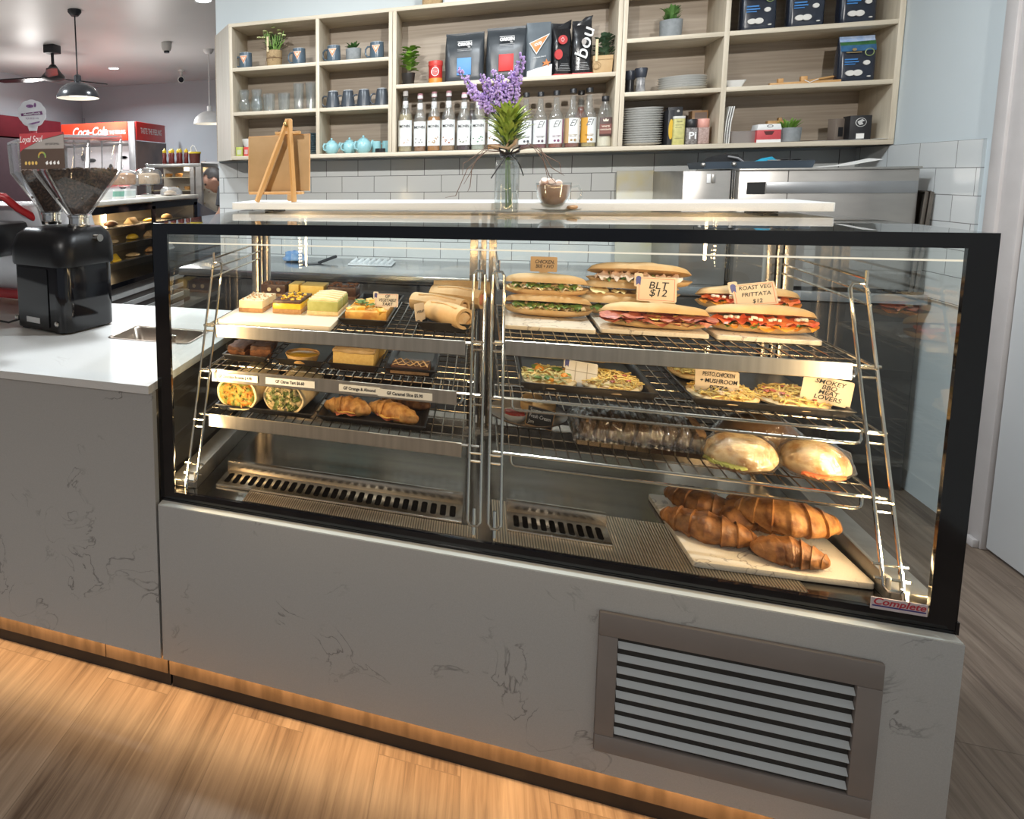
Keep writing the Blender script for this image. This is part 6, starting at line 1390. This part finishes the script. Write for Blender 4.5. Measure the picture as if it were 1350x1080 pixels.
obj('steam_wand', B().tube([(.155, -.25, .22), (.16, -.26, .12), (.165, -.27, .06)], .005, 8), CHROME, em)
cbl = obj('power_cable', B().tube([(-.92, .40, .826), (-.82, .36, .845), (-.76, .375, .835), (-.712, .40, .850)], .0035, 8), BLACKM); tag(cbl, 'thin black cable running along the counter to the grinder', 'cable')
# ------------------------------------------------------------------ second display case along the left side
fc = thing('display_case', 'second lit display case in the background, black framed with a white slab top', 'display case', (-1.85, 3.2, 0))
def fb(*a, **k): b = B().box(*a, **k); b.xf(T(1.85, -3.2, 0)); return b
def fq(*p): b = B().quad(*p); b.xf(T(1.85, -3.2, 0)); return b
Y0, Y1 = 2.0, 4.25
fr = B()
for y0, y1, z0, z1 in ((Y0, Y1, 1.055, 1.11), (Y0, Y1, .49, .525), (Y0, Y0+.05, .5, 1.08), (Y1-.07, Y1, .5, 1.08), (3.36, 3.42, .5, 1.08)): fr.box(-1.86, -1.85, y0, y1, z0, z1)
fr.xf(T(1.85, -3.2, 0)); obj('front_frame', fr, BLACK, fc)
obj('front_glass', fq((-1.855, Y0, .52), (-1.855, Y1, .52), (-1.855, Y1, 1.06), (-1.855, Y0, 1.06)), GLASS('far_case_glass', (.96, .96, .95), .8), fc)
sd = B().prism([(-1.85, 1.11), (-1.85, 1.075), (-1.56, .93), (-1.56, .49), (-2.35, .49), (-2.35, 1.11)], Y1+.0, Y1+.012, 'y'); sd.xf(T(1.85, -3.2, 0)); obj('end_panel', sd, M('end_panel_navy', (.05, .055, .075), .25), fc)
obj('top_slab', fb(-2.40, -1.84, Y0-.02, Y1+.01, 1.118, 1.150, bev=.002), M('slab_cream', (.72, .67, .58), .35), fc)
obj('back_wall', fb(-2.36, -2.34, Y0, Y1, .49, 1.11), M('case_back_warm', (.60, .50, .36), .3, .4), fc)
obj('deck', fb(-2.34, -1.86, Y0, Y1, .485, .50), STEEL, fc)
for z in (.66, .80, .93): obj('wire_shelf', fb(-2.32, -1.92, Y0+.06, Y1-.06, z, z+.008), M('far_shelf_wire', (.60, .54, .44), .25, 1.), fc)
obj('base_cabinet', fb(-2.36, -1.88, Y0, Y1, 0, .49), M('far_base', (.13, .115, .105), .5), fc)
for k in range(5): obj('base_rail', fb(-1.885, -1.86, Y0, Y1, .06+.085*k, .095+.085*k), M('rail_pale', (.50, .50, .49), .4), fc)
obj('led_strip', fb(-2.33, -2.315, 3.385, 3.395, .55, 1.05), EMIT('far_led', (1., .78, .48), 20.), fc)
rnd = random.Random(4); FOODS = [BREAD, CRO, HAM, YELLOW, WHITE, MILK, SC, ROLL]
kinds = [('bread_roll', 'bread roll', 'round bread roll'), ('wrapped_sandwich', 'sandwich', 'wrapped sandwich'), ('pastry', 'pastry', 'flat pastry')]
pos = ['near the grinder', 'second from the grinder', 'in the middle', 'fourth along', 'at the far end']
for zi, z in enumerate((.668, .808, .938)):
    lev = ['lowest', 'middle', 'upper'][zi]
    for k in range(5):
        y = 2.66+k*.31; n_, c_, d_ = kinds[(k+zi) % 3]
        if n_ == 'bread_roll': b = blob(.05, .07, .035, k+zi*5, .1, 2, .4)
        elif n_ == 'wrapped_sandwich': b = B().prism([(-.05, 0), (.05, 0), (.0, .055)], -.06, .06, 'y', bev=.006)
        else: b = blob(.055, .08, .02, k+zi*3, .2, 2, .4)
        o = obj(n_, b, FOODS[(k*3+zi*5) % 8], None, (-2.0, y, z+.0005)); tag(o, '%s on the %s shelf of the background case, %s' % (d_, lev, pos[k]), c_, 'food in the background case')
# things on its slab
def dome(label, x, y, r, h, cake):
    t = thing('cake_dome', label, 'cake dome', (x, y, 1.1505), 0, 'glass cake domes in the background')
    st = obj('stand', B().lathe([(0, 0), (.07, 0), (.06, .01), (.018, .02), (.018, .085), (r, .10), (r, .108), (0, .108)], n=28), GL, t)
    obj('dome', B().lathe([(r*.94, .109), (r*.95, .109+h*.55), (r*.80, .109+h*.82), (r*.40, .109+h*.97), (0, .109+h)], n=28), GLASS('dome_glass', (.90, .93, .94), 4.5, .03, (.8, .82, .84), .10), t)
    obj('knob', B().lathe([(0, .109+h), (.012, .109+h), (.010, .12+h), (.018, .135+h), (.012, .148+h), (0, .15+h)], n=16), GL, t)
    k = tag(obj('cake', B().lathe([(0, 0), (r*.74, 0), (r*.80, .015), (r*.76, .085), (r*.5, .100), (0, .098)], n=24).jitter(.004, 30), cake, None, (x, y, 1.1505+.109)), 'golden cake under the '+('nearer' if y < 3.75 else 'farther')+' glass dome in the background', 'cake', 'cakes under the glass domes')
dome('nearer glass cake dome on the background counter', -2.22, 3.52, .15, .13, M('cake_golden', (.66, .34, .14), .7, col2=(.55, .25, .09), scale=30))
dome('farther glass cake dome on the background counter', -2.23, 3.98, .15, .15, M('cake_pale', (.72, .48, .28), .7))
for k, (y, c) in enumerate(((2.95, (.75, .76, .75)), (3.12, (.20, .42, .34)), (3.30, (.55, .62, .62)))):
    t = thing('paper_tub', ['white paper tub on the background slab, left of the green one', 'green and white paper tub on the background slab', 'pale blue paper tub on the background slab, right of the green one'][k], 'tub', (-2.02, y, 1.1505), 0, 'paper tubs on the background slab')
    obj('tub', B().lathe([(0, 0), (.045, 0), (.052, .075), (.049, .075), (.043, .006), (0, .006)], n=22), WHITE, t); obj('colour_band', B().lathe([(.0475, .018), (.0515, .060)], n=22), M('tub_band_%d' % k, c, .5), t)
t = thing('bread_bag', 'crumpled clear bag of bread at the end of the background slab', 'bread bag', (-1.955, 3.90, 1.1505)); obj('loaf', blob(.05, .09, .040, 5, .1, 2, .3), BREAD, t); obj('clear_bag', blob(.085, .14, .070, 8, .25, 3, .2).jitter(.012, 22), GLASS('bag_plastic', (.9, .9, .9), 3., .12, (.75, .75, .74), .3), t)
# sign on a red stick
sg = thing('sauce_sign', 'round white scalloped sign with purple print on a red stick', 'sign', (-2.162, 2.315, 1.1505), radians(25))
obj('stick', B().box(-.02, .02, -.012, .012, 0, .50, .004), M('stick_red', (.50, .04, .06), .4), sg)
sc_ = []
for k in range(72):
    a = 2*pi*k/72; r = .088+.005*abs(sin(a*5)); sc_.append((r*cos(a), .606+r*sin(a)))
f = obj('face', B().prism(sc_, -.018, -.012, 'y').prism([(-.025, .49), (.025, .49), (.035, .53), (-.035, .53)], -.018, -.012, 'y'), M('sign_white', (.74, .72, .74), .4), sg)
obj('purple_banner', B().prism([(-.074, .606), (.066, .622), (.070, .598), (-.070, .588)], -.020, -.0178, 'y'), M('banner_purple', (.16, .04, .14), .5), f)
text('lettering', 'MasterFoods', .021, WHT, f, (0, -.0212, .6035), (pi/2, -.09, 0), bold=.0004); text('lettering', 'SQUEEZE-ON', .016, M('banner_purple', (.16, .04, .14)), f, (0, -.0185, .573), sx=.9)
b = B().prism(ellipse(.050, .022, 18, -.012, .655), -.0195, -.0178, 'y').prism(ellipse(.016, .030, 14, .022, .662), -.0195, -.0178, 'y').prism([(-.03, .535), (.0, .545), (.05, .555), (.045, .545), (.0, .532)], -.0195, -.0178, 'y')
obj('purple_print', b, M('print_mauve', (.30, .14, .30), .5, col2=(.16, .06, .18), scale=60), f)
# ------------------------------------------------------------------ heated cabinet with sauces on top
hc = thing('heated_cabinet', 'stainless heated display cabinet with warm shelves in the background', 'cabinet', (-2.38, 5.0, 0))
def hb(x0, x1, y0, y1, z0, z1, **k): b = B().box(x0, x1, y0, y1, z0, z1, **k); b.xf(T(2.38, -5.0, 0)); return b
obj('top_panel', hb(-2.70, -2.05, 4.8, 5.25, 1.425, 1.462, bev=.003), STEELG, hc)
for x0, x1 in ((-2.70, -2.645), (-2.18, -2.135), (-2.115, -2.05)): obj('post', hb(x0, x1, 4.8, 4.85, .85, 1.425), STEEL, hc)
obj('back_panel', hb(-2.70, -2.05, 5.2, 5.25, .0, 1.425), M('cabinet_back', (.48, .42, .34), .35, .5), hc)
obj('base_panel', hb(-2.70, -2.05, 4.8, 5.2, 0, .85), M('cabinet_base', (.25, .23, .21), .4, .4), hc)
for z in (1.02, 1.17, 1.31): obj('shelf', hb(-2.64, -2.19, 4.84, 5.2, z, z+.012), M('warm_shelf', (.70, .58, .38), .25, .8), hc)
obj('lamp', hb(-2.32, -2.28, 4.95, 4.99, 1.385, 1.42), EMIT('heat_lamp', (1., .75, .45), 30.), hc)
obj('glass_door', B().quad((-.262, -.198, .86), (.20, -.198, .86), (.20, -.198, 1.42), (-.262, -.198, 1.42)), GLASS('far_case_glass', (.96, .96, .95), .8), hc)
for k, (x, z) in enumerate(((-2.52, 1.322), (-2.40, 1.322), (-2.29, 1.182), (-2.45, 1.182), (-2.35, 1.032))):
    o = tag(obj('pie', B().lathe([(0, 0), (.036, 0), (.045, .03), (.04, .036), (0, .04)], n=18), CRO, None, (x, 4.98, z+.0005)), 'golden pie in the heated cabinet, '+['top left', 'top middle', 'middle right', 'middle left', 'on the lowest shelf'][k], 'pie', 'pies in the heated cabinet')
BR = M('sauce_brown', (.16, .02, .015), .25); YC = M('cap_yellow', (.78, .56, .03), .4)
for k in range(6):
    t = thing('sauce_squeeze_bottle', 'dark red sauce bottle with a yellow cap on the heated cabinet, '+['leftmost', 'second from left', 'third from left', 'fourth from left', 'fifth from left', 'rightmost'][k], 'sauce bottle', (-2.515+.047*k, 4.88+.05*(k % 2), 1.4625), 0, 'red sauce bottles with yellow caps')
    obj('body', B().lathe([(0, 0), (.022, 0), (.024, .01), (.020, .06), (.024, .10), (.016, .122), (0, .122)], n=16), BR, t); obj('cap', B().lathe([(.019, .118), (.021, .122), (.020, .145), (.008, .152), (0, .168)], n=16), YC, t)
t = thing('sauce_bucket', 'small brown bucket with a yellow lid and white handle on the heated cabinet', 'bucket', (-2.165, 4.90, 1.4625)); obj('pail', B().lathe([(0, 0), (.054, 0), (.062, .105), (0, .105)], n=22), M('pail_brown', (.12, .03, .02), .3), t); obj('lid', B().lathe([(.067, .103), (.068, .118), (.064, .122), (0, .122)], n=22), YC, t); obj('handle', B().tube([(-.030, -.03, .122), (-.028, -.035, .165), (-.008, -.038, .190), (.016, -.035, .180), (.040, -.03, .122)], .006, 8), WHITE, t)
# slatted rack behind and the person bending in front of it
rk = thing('slatted_rack', 'grey slatted rack by the end of the tiled wall', 'rack', (-2.05, 5.5, 0))
for k in range(9): obj('slat', B().box(-.30, .50, -.012, .012, .70+.092*k, .755+.092*k, .002), M('slat_grey', (.36, .37, .38), .45) if k % 2 == 0 else M('slat_brown', (.26, .20, .17), .5), rk)
obj('upright_post', B().box(-.32, -.27, .012, .05, 0, 1.50, .003).box(.30, .34, .012, .05, 0, 1.50, .003), M('post_brown', (.30, .21, .15), .5), rk)
SKIN = M('skin', (.50, .28, .20), .5, col2=(.46, .25, .175), scale=20, sss=.1)
HAIR = M('dark_hair', (.018, .013, .011), .6, col2=(.035, .026, .022), scale=90, stretch=(1, 1, .2), bump=.5)
pn = thing('person', 'person with short dark hair bending forward behind the end of the tiled wall', 'person', (-1.16, 3.98, 0))
V = [(0, 0, .92, .13), (-.05, -.02, 1.06, .13), (-.12, -.04, 1.20, .15), (-.19, -.06, 1.30, .11), (-.245, -.075, 1.315, .055), (-.29, -.085, 1.320, .05),
     (.0, .09, .88, .085), (.0, .10, .48, .06), (.02, .10, .09, .045), (-.10, .10, .04, .04), (.0, -.09, .88, .085), (.0, -.10, .48, .06), (.02, -.10, .09, .045), (-.10, -.10, .04, .04),
     (-.17, .12, 1.26, .06), (-.20, .20, 1.02, .042), (-.34, .16, .88, .033), (-.40, .15, .86, .03), (-.17, -.20, 1.26, .06), (-.20, -.27, 1.02, .042), (-.34, -.22, .88, .033), (-.40, -.21, .86, .03)]
E_ = [(0, 1), (1, 2), (2, 3), (3, 4), (4, 5), (0, 6), (6, 7), (7, 8), (8, 9), (0, 10), (10, 11), (11, 12), (12, 13), (3, 14), (14, 15), (15, 16), (16, 17), (3, 18), (18, 19), (19, 20), (20, 21)]
me = bpy.data.meshes.new('body'); me.from_pydata([v[:3] for v in V], E_, []); o = bpy.data.objects.new('body', me); COL.objects.link(o)
sk = o.modifiers.new('skin', 'SKIN'); o.modifiers.new('sub', 'SUBSURF').levels = 2
for i, v in enumerate(V): me.skin_vertices[0].data[i].radius = (v[3], v[3]); me.skin_vertices[0].data[i].use_root = (i == 0)
dg = bpy.context.evaluated_depsgraph_get(); m2 = bpy.data.meshes.new_from_object(o.evaluated_get(dg)); bpy.data.objects.remove(o)
# head grown onto the same body mesh: skull, jaw, nose, ears, looking down to the left
hb_ = B(); hb_.b.from_mesh(m2); bpy.data.meshes.remove(m2)
t_ = bmesh.new(); bmesh.ops.create_icosphere(t_, subdivisions=4, radius=1)
for v in t_.verts:
    c = v.co.copy(); x, y, z = c.x*.098, c.y*.076, c.z*.112    # face towards -x
    if c.x < 0 and c.z < .1: x *= .90; y *= 1-.25*max(0, -c.z)
    if c.z < -.5: x -= .016*(-c.z-.5)*2
    dn = Vector((c.x+.98, c.y*2.2, (c.z+.12)*1.6)).length
    if dn < .42: x -= .024*(1-dn/.42)
    for s in (-1, 1):
        de = Vector((c.x+.86, c.y-s*.40, c.z-.12)).length
        if de < .22: x += .007*(1-de/.22)
        da = Vector((c.x-.05, c.y-s*1., c.z+.02)).length
        if da < .26: y += s*.016*(1-da/.26)
    v.co = Vector((x, y, z))
HM = T(-.345, -.10, 1.285) @ RZ(radians(20)) @ RY(radians(-32))
hb_.add(t_, HM)
obj('body', hb_, SKIN, pn)
hr = B(); t_ = bmesh.new(); bmesh.ops.create_icosphere(t_, subdivisions=4, radius=1)
for v in t_.verts:
    c = v.co; k = 1.06+.02*noise.noise(c*9); v.co = Vector((c.x*.100*k, c.y*.079*k, c.z*.115*k))
bmesh.ops.delete(t_, geom=[v for v in t_.verts if v.co.z < .020+(.06 if v.co.x < -.04 else -.055 if v.co.x > .02 else 0)], context='VERTS')
hr.add(t_, HM); obj('hair', hr, HAIR, pn)
for s in (-1, 1):
    obj('eye', B().ball((-.086, s*.030, .012), .010, 2).xf(HM), M('eye_dark', (.05, .035, .03), .2), pn)
obj('mouth', B().tube([(-.094, -.020, -.058), (-.100, 0, -.060), (-.094, .020, -.058)], .004, 6).xf(HM), M('lips', (.34, .13, .11), .5), pn)
sh = B()
rs = []
for (x, y, z, rx_, ry_) in ((.03, 0, .84, .145, .185), (-.01, -.01, .98, .145, .185), (-.07, -.03, 1.12, .155, .20), (-.14, -.04, 1.24, .150, .215), (-.20, -.06, 1.315, .10, .15), (-.235, -.07, 1.33, .062, .075)):
    rs.append([(x+rx_*cos(2*pi*k/28), y+ry_*sin(2*pi*k/28), z+.25*rx_*cos(2*pi*k/28)) for k in range(28)])
sh.loft(rs, caps=False)
for s, pts in ((1, [(-.15, .10, 1.26), (-.18, .17, 1.20), (-.20, .20, 1.06)]), (-1, [(-.15, -.18, 1.26), (-.18, -.24, 1.20), (-.20, -.27, 1.06)])): sh.tube(pts, [.085, .075, .065], 14)
obj('dark_shirt', sh, M('shirt_black', (.02, .02, .024), .8, col2=(.03, .03, .034), scale=60), pn)
tr_ = B()
for s in (1, -1): tr_.tube([(.0, s*.075, .93), (.0, s*.095, .80), (.0, s*.10, .48), (.02, s*.10, .08)], [.125, .115, .08, .066], 16)
obj('dark_trousers', tr_, M('trousers_charcoal', (.03, .03, .035), .8), pn)
for s in (1, -1): obj('shoe', blob(.125, .05, .05, 3+s, .05, 3, .2).xf(T(-.04, s*.10, 0)), BLACKP, pn)
# ------------------------------------------------------------------ drinks fridges
COKE = M('fridge_red', (.60, .025, .02), .35); 
ck_ = thing('drinks_fridge', 'tall red topped glass door drinks fridge with a lit sign in the background', 'fridge', (-4.1, 6.05, 0))
obj('cabinet', B().box(-.56, .56, .02, .85, .02, 1.80, .01), M('fridge_grey', (.20, .17, .17), .3, .4), ck_)
obj('door_frame', B().box(-.56, -.50, .0, .03, .15, 1.80, .004).box(.46, .56, -.02, .03, .02, 2.05, .01).box(-.5, .46, 0, .03, .15, .22, .004).box(-.5, .46, 0, .03, 1.74, 1.80, .004), M('frame_silver', (.45, .44, .44), .3, .6), ck_)
sg_ = obj('lit_header', B().box(-.56, .455, -.03, .03, 1.81, 2.05, .006), M('header_lit_red', (.95, .07, .03), .35, col2=(.90, .05, .03), scale=2, emit=.75), ck_, label='glowing red header sign')
text('script', 'Coca-Cola', .155, M('header_white', (.9, .85, .82), .4, emit=.5), sg_, (-.12, -.0318, 1.935), sx=.80, shear=.35, bold=.004)
text('lettering', 'TASTE THE FEELING', .070, M('header_white', (.9, .85, .82)), sg_, (.245, -.0318, 1.915), sx=.60, bold=.002)
hd_ = obj('side_header', B().box(.562, .575, .0, .80, 1.81, 2.05, .004), COKE, ck_)
text('lettering', 'TASTE THE FEELING', .105, WHT, hd_, (.5765, .40, 1.935), (pi/2, 0, pi/2), sx=.62, bold=.002)
obj('side_panel', B().box(.562, .570, .0, .83, .02, 1.80), M('panel_brown_black', (.07, .045, .045), .2, col2=(.16, .10, .08), scale=1.6), ck_)
obj('glass_door', B().box(-.5, .46, .012, .018, .22, 1.74), M('door_interior_bright', (.62, .58, .58), .3, col2=(.50, .46, .47), scale=3, emit=.25), ck_)
po = B()
for k in range(26):
    rnd = random.Random(k); x = rnd.uniform(-.46, .42); z = rnd.uniform(.3, 1.66); po.prism(ellipse(rnd.uniform(.05, .16), rnd.uniform(.03, .14), 10, x, z), .009, .0115, 'y')
obj('dark_print', po, M('poster_black', (.03, .03, .035), .5), ck_)
po = B()
for k in range(4): po.box(-.48, .44, .0085, .0112, 1.20-.22*k, 1.25-.22*k)
obj('red_print', po, COKE, ck_)
for row in range(3):
    pass
fr2 = thing('drinks_fridge', 'dark red topped fridge against the left wall, behind the sign', 'fridge', (-4.86, 5.2, 0))
obj('cabinet', B().box(-.25, .22, -.85, .75, .02, 1.82, .01), M('fridge_dark', (.05, .03, .035), .7, spec=.1), fr2)
obj('header', B().box(-.25, .24, -.85, .77, 1.83, 2.08, .01), M('header_maroon', (.07, .006, .010), .8, spec=.1), fr2)
obj('door_trim', B().box(.22, .235, -.85, -.78, .1, 1.82).box(.22, .235, .68, .75, .1, 1.82), M('frame_silver', (.45, .44, .44), .3, .6), fr2)
# ------------------------------------------------------------------ ceiling things
def pendant(label, x, y, z, D, m, inner, cordm):
    t = thing('pendant_lamp', label, 'pendant lamp', (x, y, z), 0, None)
    r = D/2; h = r*.78
    pr = [(r, 0)]+[(r*cos(a), h*sin(a)) for a in [pi/2*k/10 for k in range(1, 10)]]+[(.03, h), (.028, h+.05), (.012, h+.06), (0, h+.06)]
    obj('shade', B().lathe(pr, n=40), m, t)
    obj('shade_lining', B().lathe([(a*.985, b-.002 if b > .01 else .001) for a, b in pr[:11]], n=40), inner, t)
    obj('bulb', B().lathe([(0, h*.15), (r*.5, h*.18), (r*.5, h*.22), (0, h*.25)], n=24), EMIT('bulb_glow', (1., .92, .78), 3.5), t)
    obj('cord', B().tube([(0, 0, h+.05), (0, 0, 2.7-z)], .006, 8), cordm, t)
    obj('ceiling_rose', B().lathe([(.055, 2.7-z), (.055, 2.7-z-.02), (.03, 2.7-z-.05), (0, 2.7-z-.05)], n=24), cordm, t)
LIN = M('lamp_lining', (.85, .82, .75), .5, emit=.35)
pendant('black domed pendant lamp with a white lining above the grinder', -2.477, 3.30, 1.985, .345, M('lamp_black', (.035, .035, .038), .22), LIN, BLACKM)
pendant('white domed pendant lamp near the end of the shelving', -2.12, 5.22, 1.90, .36, M('lamp_white', (.62, .61, .60), .4), LIN, M('cord_white', (.60, .58, .57), .5))
fa = thing('ceiling_fan', 'black three bladed ceiling fan under the far ceiling', 'ceiling fan', (-3.52, 4.38, 2.7))
obj('mount', B().box(-.065, .065, -.065, .065, -.085, 0, .008), BLACKM, fa); obj('rod', B().tube([(0, 0, -.08), (0, 0, -.22)], .016, 10), BLACKM, fa)
obj('motor', B().lathe([(0, -.19), (.03, -.20), (.075, -.27), (.12, -.32), (.125, -.345), (.08, -.36), (0, -.362)], n=28), BLACKM, fa)
for k in range(3):
    a = radians(186+120*k); b = B().prism([(.08, -.04), (.30, -.075), (.62, -.055), (.66, 0), (.60, .045), (.25, .05), (.08, .03)], -.006, .006, 'z'); b.xf(RZ(a) @ T(0, 0, -.335) @ RX(radians(9)))
    obj('blade', b, M('blade_black', (.03, .026, .026), .25), fa)
def downlight(label, x, y, r=.06):
    t = thing('downlight', label, 'downlight', (x, y, 2.7), 0, 'round ceiling downlights')
    obj('trim_ring', B().lathe([(r*.8, -.003), (r*.86, -.006), (r, -.004), (r, 0)], n=28), WHITE, t); obj('lens', B().lathe([(0, -.002), (r*.8, -.003)], n=28), EMIT('downlight_glow', (.85, .93, 1.), 9.), t)
downlight('bright round downlight at the top, left of the shelving', -1.373, 3.43, .075); downlight('bright round downlight deep in the room, right of the black pendant', -3.69, 5.83, .075)
downlight('downlight above the counter, outside the top of the frame', -1.3, 1.0)
t = thing('smoke_detector', 'white cup shaped smoke detector with a dark tip on the ceiling', 'smoke detector', (-2.37, 4.72, 2.7)); obj('housing', B().lathe([(.055, 0), (.052, -.05), (.040, -.085), (0, -.085)], n=24), M('detector_white', (.55, .53, .50), .5), t); obj('sensor_tip', B().lathe([(.030, -.085), (.028, -.105), (0, -.105)], n=20), BLACKP, t)
t = thing('security_camera', 'small white bullet security camera with a dark lens near the far wall', 'security camera', (-2.98, 6.30, 2.7), .4); obj('bracket', B().lathe([(.05, 0), (.045, -.02), (.02, -.025), (.018, -.08), (0, -.08)], n=20), M('detector_white', (.55, .53, .5)), t); obj('barrel', B().lathe([(0, 0), (.042, 0), (.045, .01), (.045, .14), (0, .14)], (0, 0, 0), 22, T(0, -.06, -.13) @ RX(radians(-80))), M('detector_white', (.55, .53, .5)), t); obj('lens', B().lathe([(0, -.004), (.034, -.004), (.034, .002), (0, .002)], (0, 0, 0), 20, T(0, -.06, -.13) @ RX(radians(-80))), BLACK, t)
cn = obj('wall_conduit', B().box(-5.10, -5.085, 7.17, 7.195, 1.9, 2.25).box(-5.118, -5.10, 5.2, 7.19, 2.08, 2.095), M('conduit_grey', (.30, .30, .34), .5)); tag(cn, 'thin grey conduit running down into the far wall corner', 'conduit')
# ------------------------------------------------------------------ light
w = bpy.data.worlds.new('room_ambient'); S.world = w; w.use_nodes = True
bg = w.node_tree.nodes['Background']; bg.inputs[0].default_value = (.80, .88, 1., 1); bg.inputs[1].default_value = .28
# warm strip under the stone, washing the floor
light("kick_strip", "AREA", (-.25, -.005, .1155), 9, (1., .60, .27), 3.4, .012, (0, 0, 0))
# display case: soft top up of the corner strips
light('case_strip_left', 'AREA', (.05, .03, .86), 3.0, (1., .72, .40), .62, .012, (radians(90), radians(0), radians(-35)))
bpy.data.objects['case_strip_left'].rotation_euler = Matrix(((0, .5, .866), (0, -.866, .5), (1, 0, 0))).to_euler() if False else (0, 0, 0)
def aim(o, d, up=(0, 0, 1)):
    z = -Vector(d).normalized(); x = Vector(up).normalized(); y = z.cross(x).normalized(); x = y.cross(z).normalized()
    o.rotation_euler = Matrix((x, y, z)).transposed().to_euler()
aim(bpy.data.objects['case_strip_left'], (.75, .5, 0))
o = light('case_strip_right', 'AREA', (1.45, .03, .86), 3.0, (1., .72, .40), .62, .012); aim(o, (-.75, .5, 0))
o = light('case_strip_top', 'AREA', (.75, .02, 1.17), 2.6, (1., .70, .36), 1.36, .012); aim(o, (0, .55, -.8), (1, 0, 0))
# ceiling
for x, y, e in ((-1.373, 3.43, 30), (-.35, .80, 26), (1.0, .80, 28), (-1.3, 1.0, 9), (-3.69, 5.83, 60), (-3.2, 2.6, 60)):
    light('downlight_beam', 'AREA', (x, y, 2.66), e, (.88, .95, 1.), .14, None, (0, 0, 0), spread=radians(160))
for x, tx in ((-.25, -.05), (1.55, 1.35)):
    o = light('wall_fill_spot', 'SPOT', (x, -2.1, 2.60), 270, (1., .97, .92), .05, spot=radians(50)); aim(o, (tx-x, 2.42+2.1, 1.62-2.60))  # added unseen spots that brighten the tiles and shelving
for x, y, z, e in ((-3.3, 3.0, 1.75, 22), (-2.75, 5.0, 1.80, 22), (-4.2, 4.9, 2.2, 14)):
    light('far_room_fill', 'POINT', (x, y, z), e, (1., .96, .92), .12)  # added fill points, apart from the pendants, brightening the far room
for x, y, z, e in ((-.45, 1.30, 2.5, 9), (.75, 1.20, 2.5, 9), (1.75, 1.2, 2.5, 4)):
    light('kitchen_fill', 'POINT', (x, y, z), e, (.88, .95, 1.), .10)  # added fill points that brighten the wall above the shelving
light('far_case_lamp', 'AREA', (-2.05, 3.1, 1.05), 7, (1., .80, .52), 1.9, .05, (0, 0, 0)).rotation_euler = (0, 0, pi/2)
for x, y, e in ((.6, -3.3, 55), (-2.4, -2.8, 40)):
    light('front_fill', 'AREA', (x, y, 2.66), e, (1., .93, .85), .3, None, (0, 0, 0), spread=radians(140))  # added customer-side fill, out of view, to lift the tiled wall
# ------------------------------------------------------------------ camera
cam = bpy.data.cameras.new('camera'); co_ = bpy.data.objects.new('camera', cam); COL.objects.link(co_); S.camera = co_
F_, PX, PY = 835.0851, 345.1067, 324.4749
R_ = ((0.9454835082641476, 0.32536444091683836, -0.014103765007699175), (0.021963338131170934, -0.10691236161554929, -0.9940258340264209), (-0.32492852656954435, 0.9395252671007093, -0.10822996396879067))
m = Matrix((R_[0], [-x for x in R_[1]], [-x for x in R_[2]])).transposed().to_4x4()
m.translation = (0.7253, -1.3153, 1.3069); co_.matrix_world = m
cam.sensor_width = 36; cam.sensor_fit = 'HORIZONTAL'; cam.lens = F_*36/1350
cam.shift_x = (675-PX)/1350; cam.shift_y = -(540-PY)/1350; cam.clip_start = .02
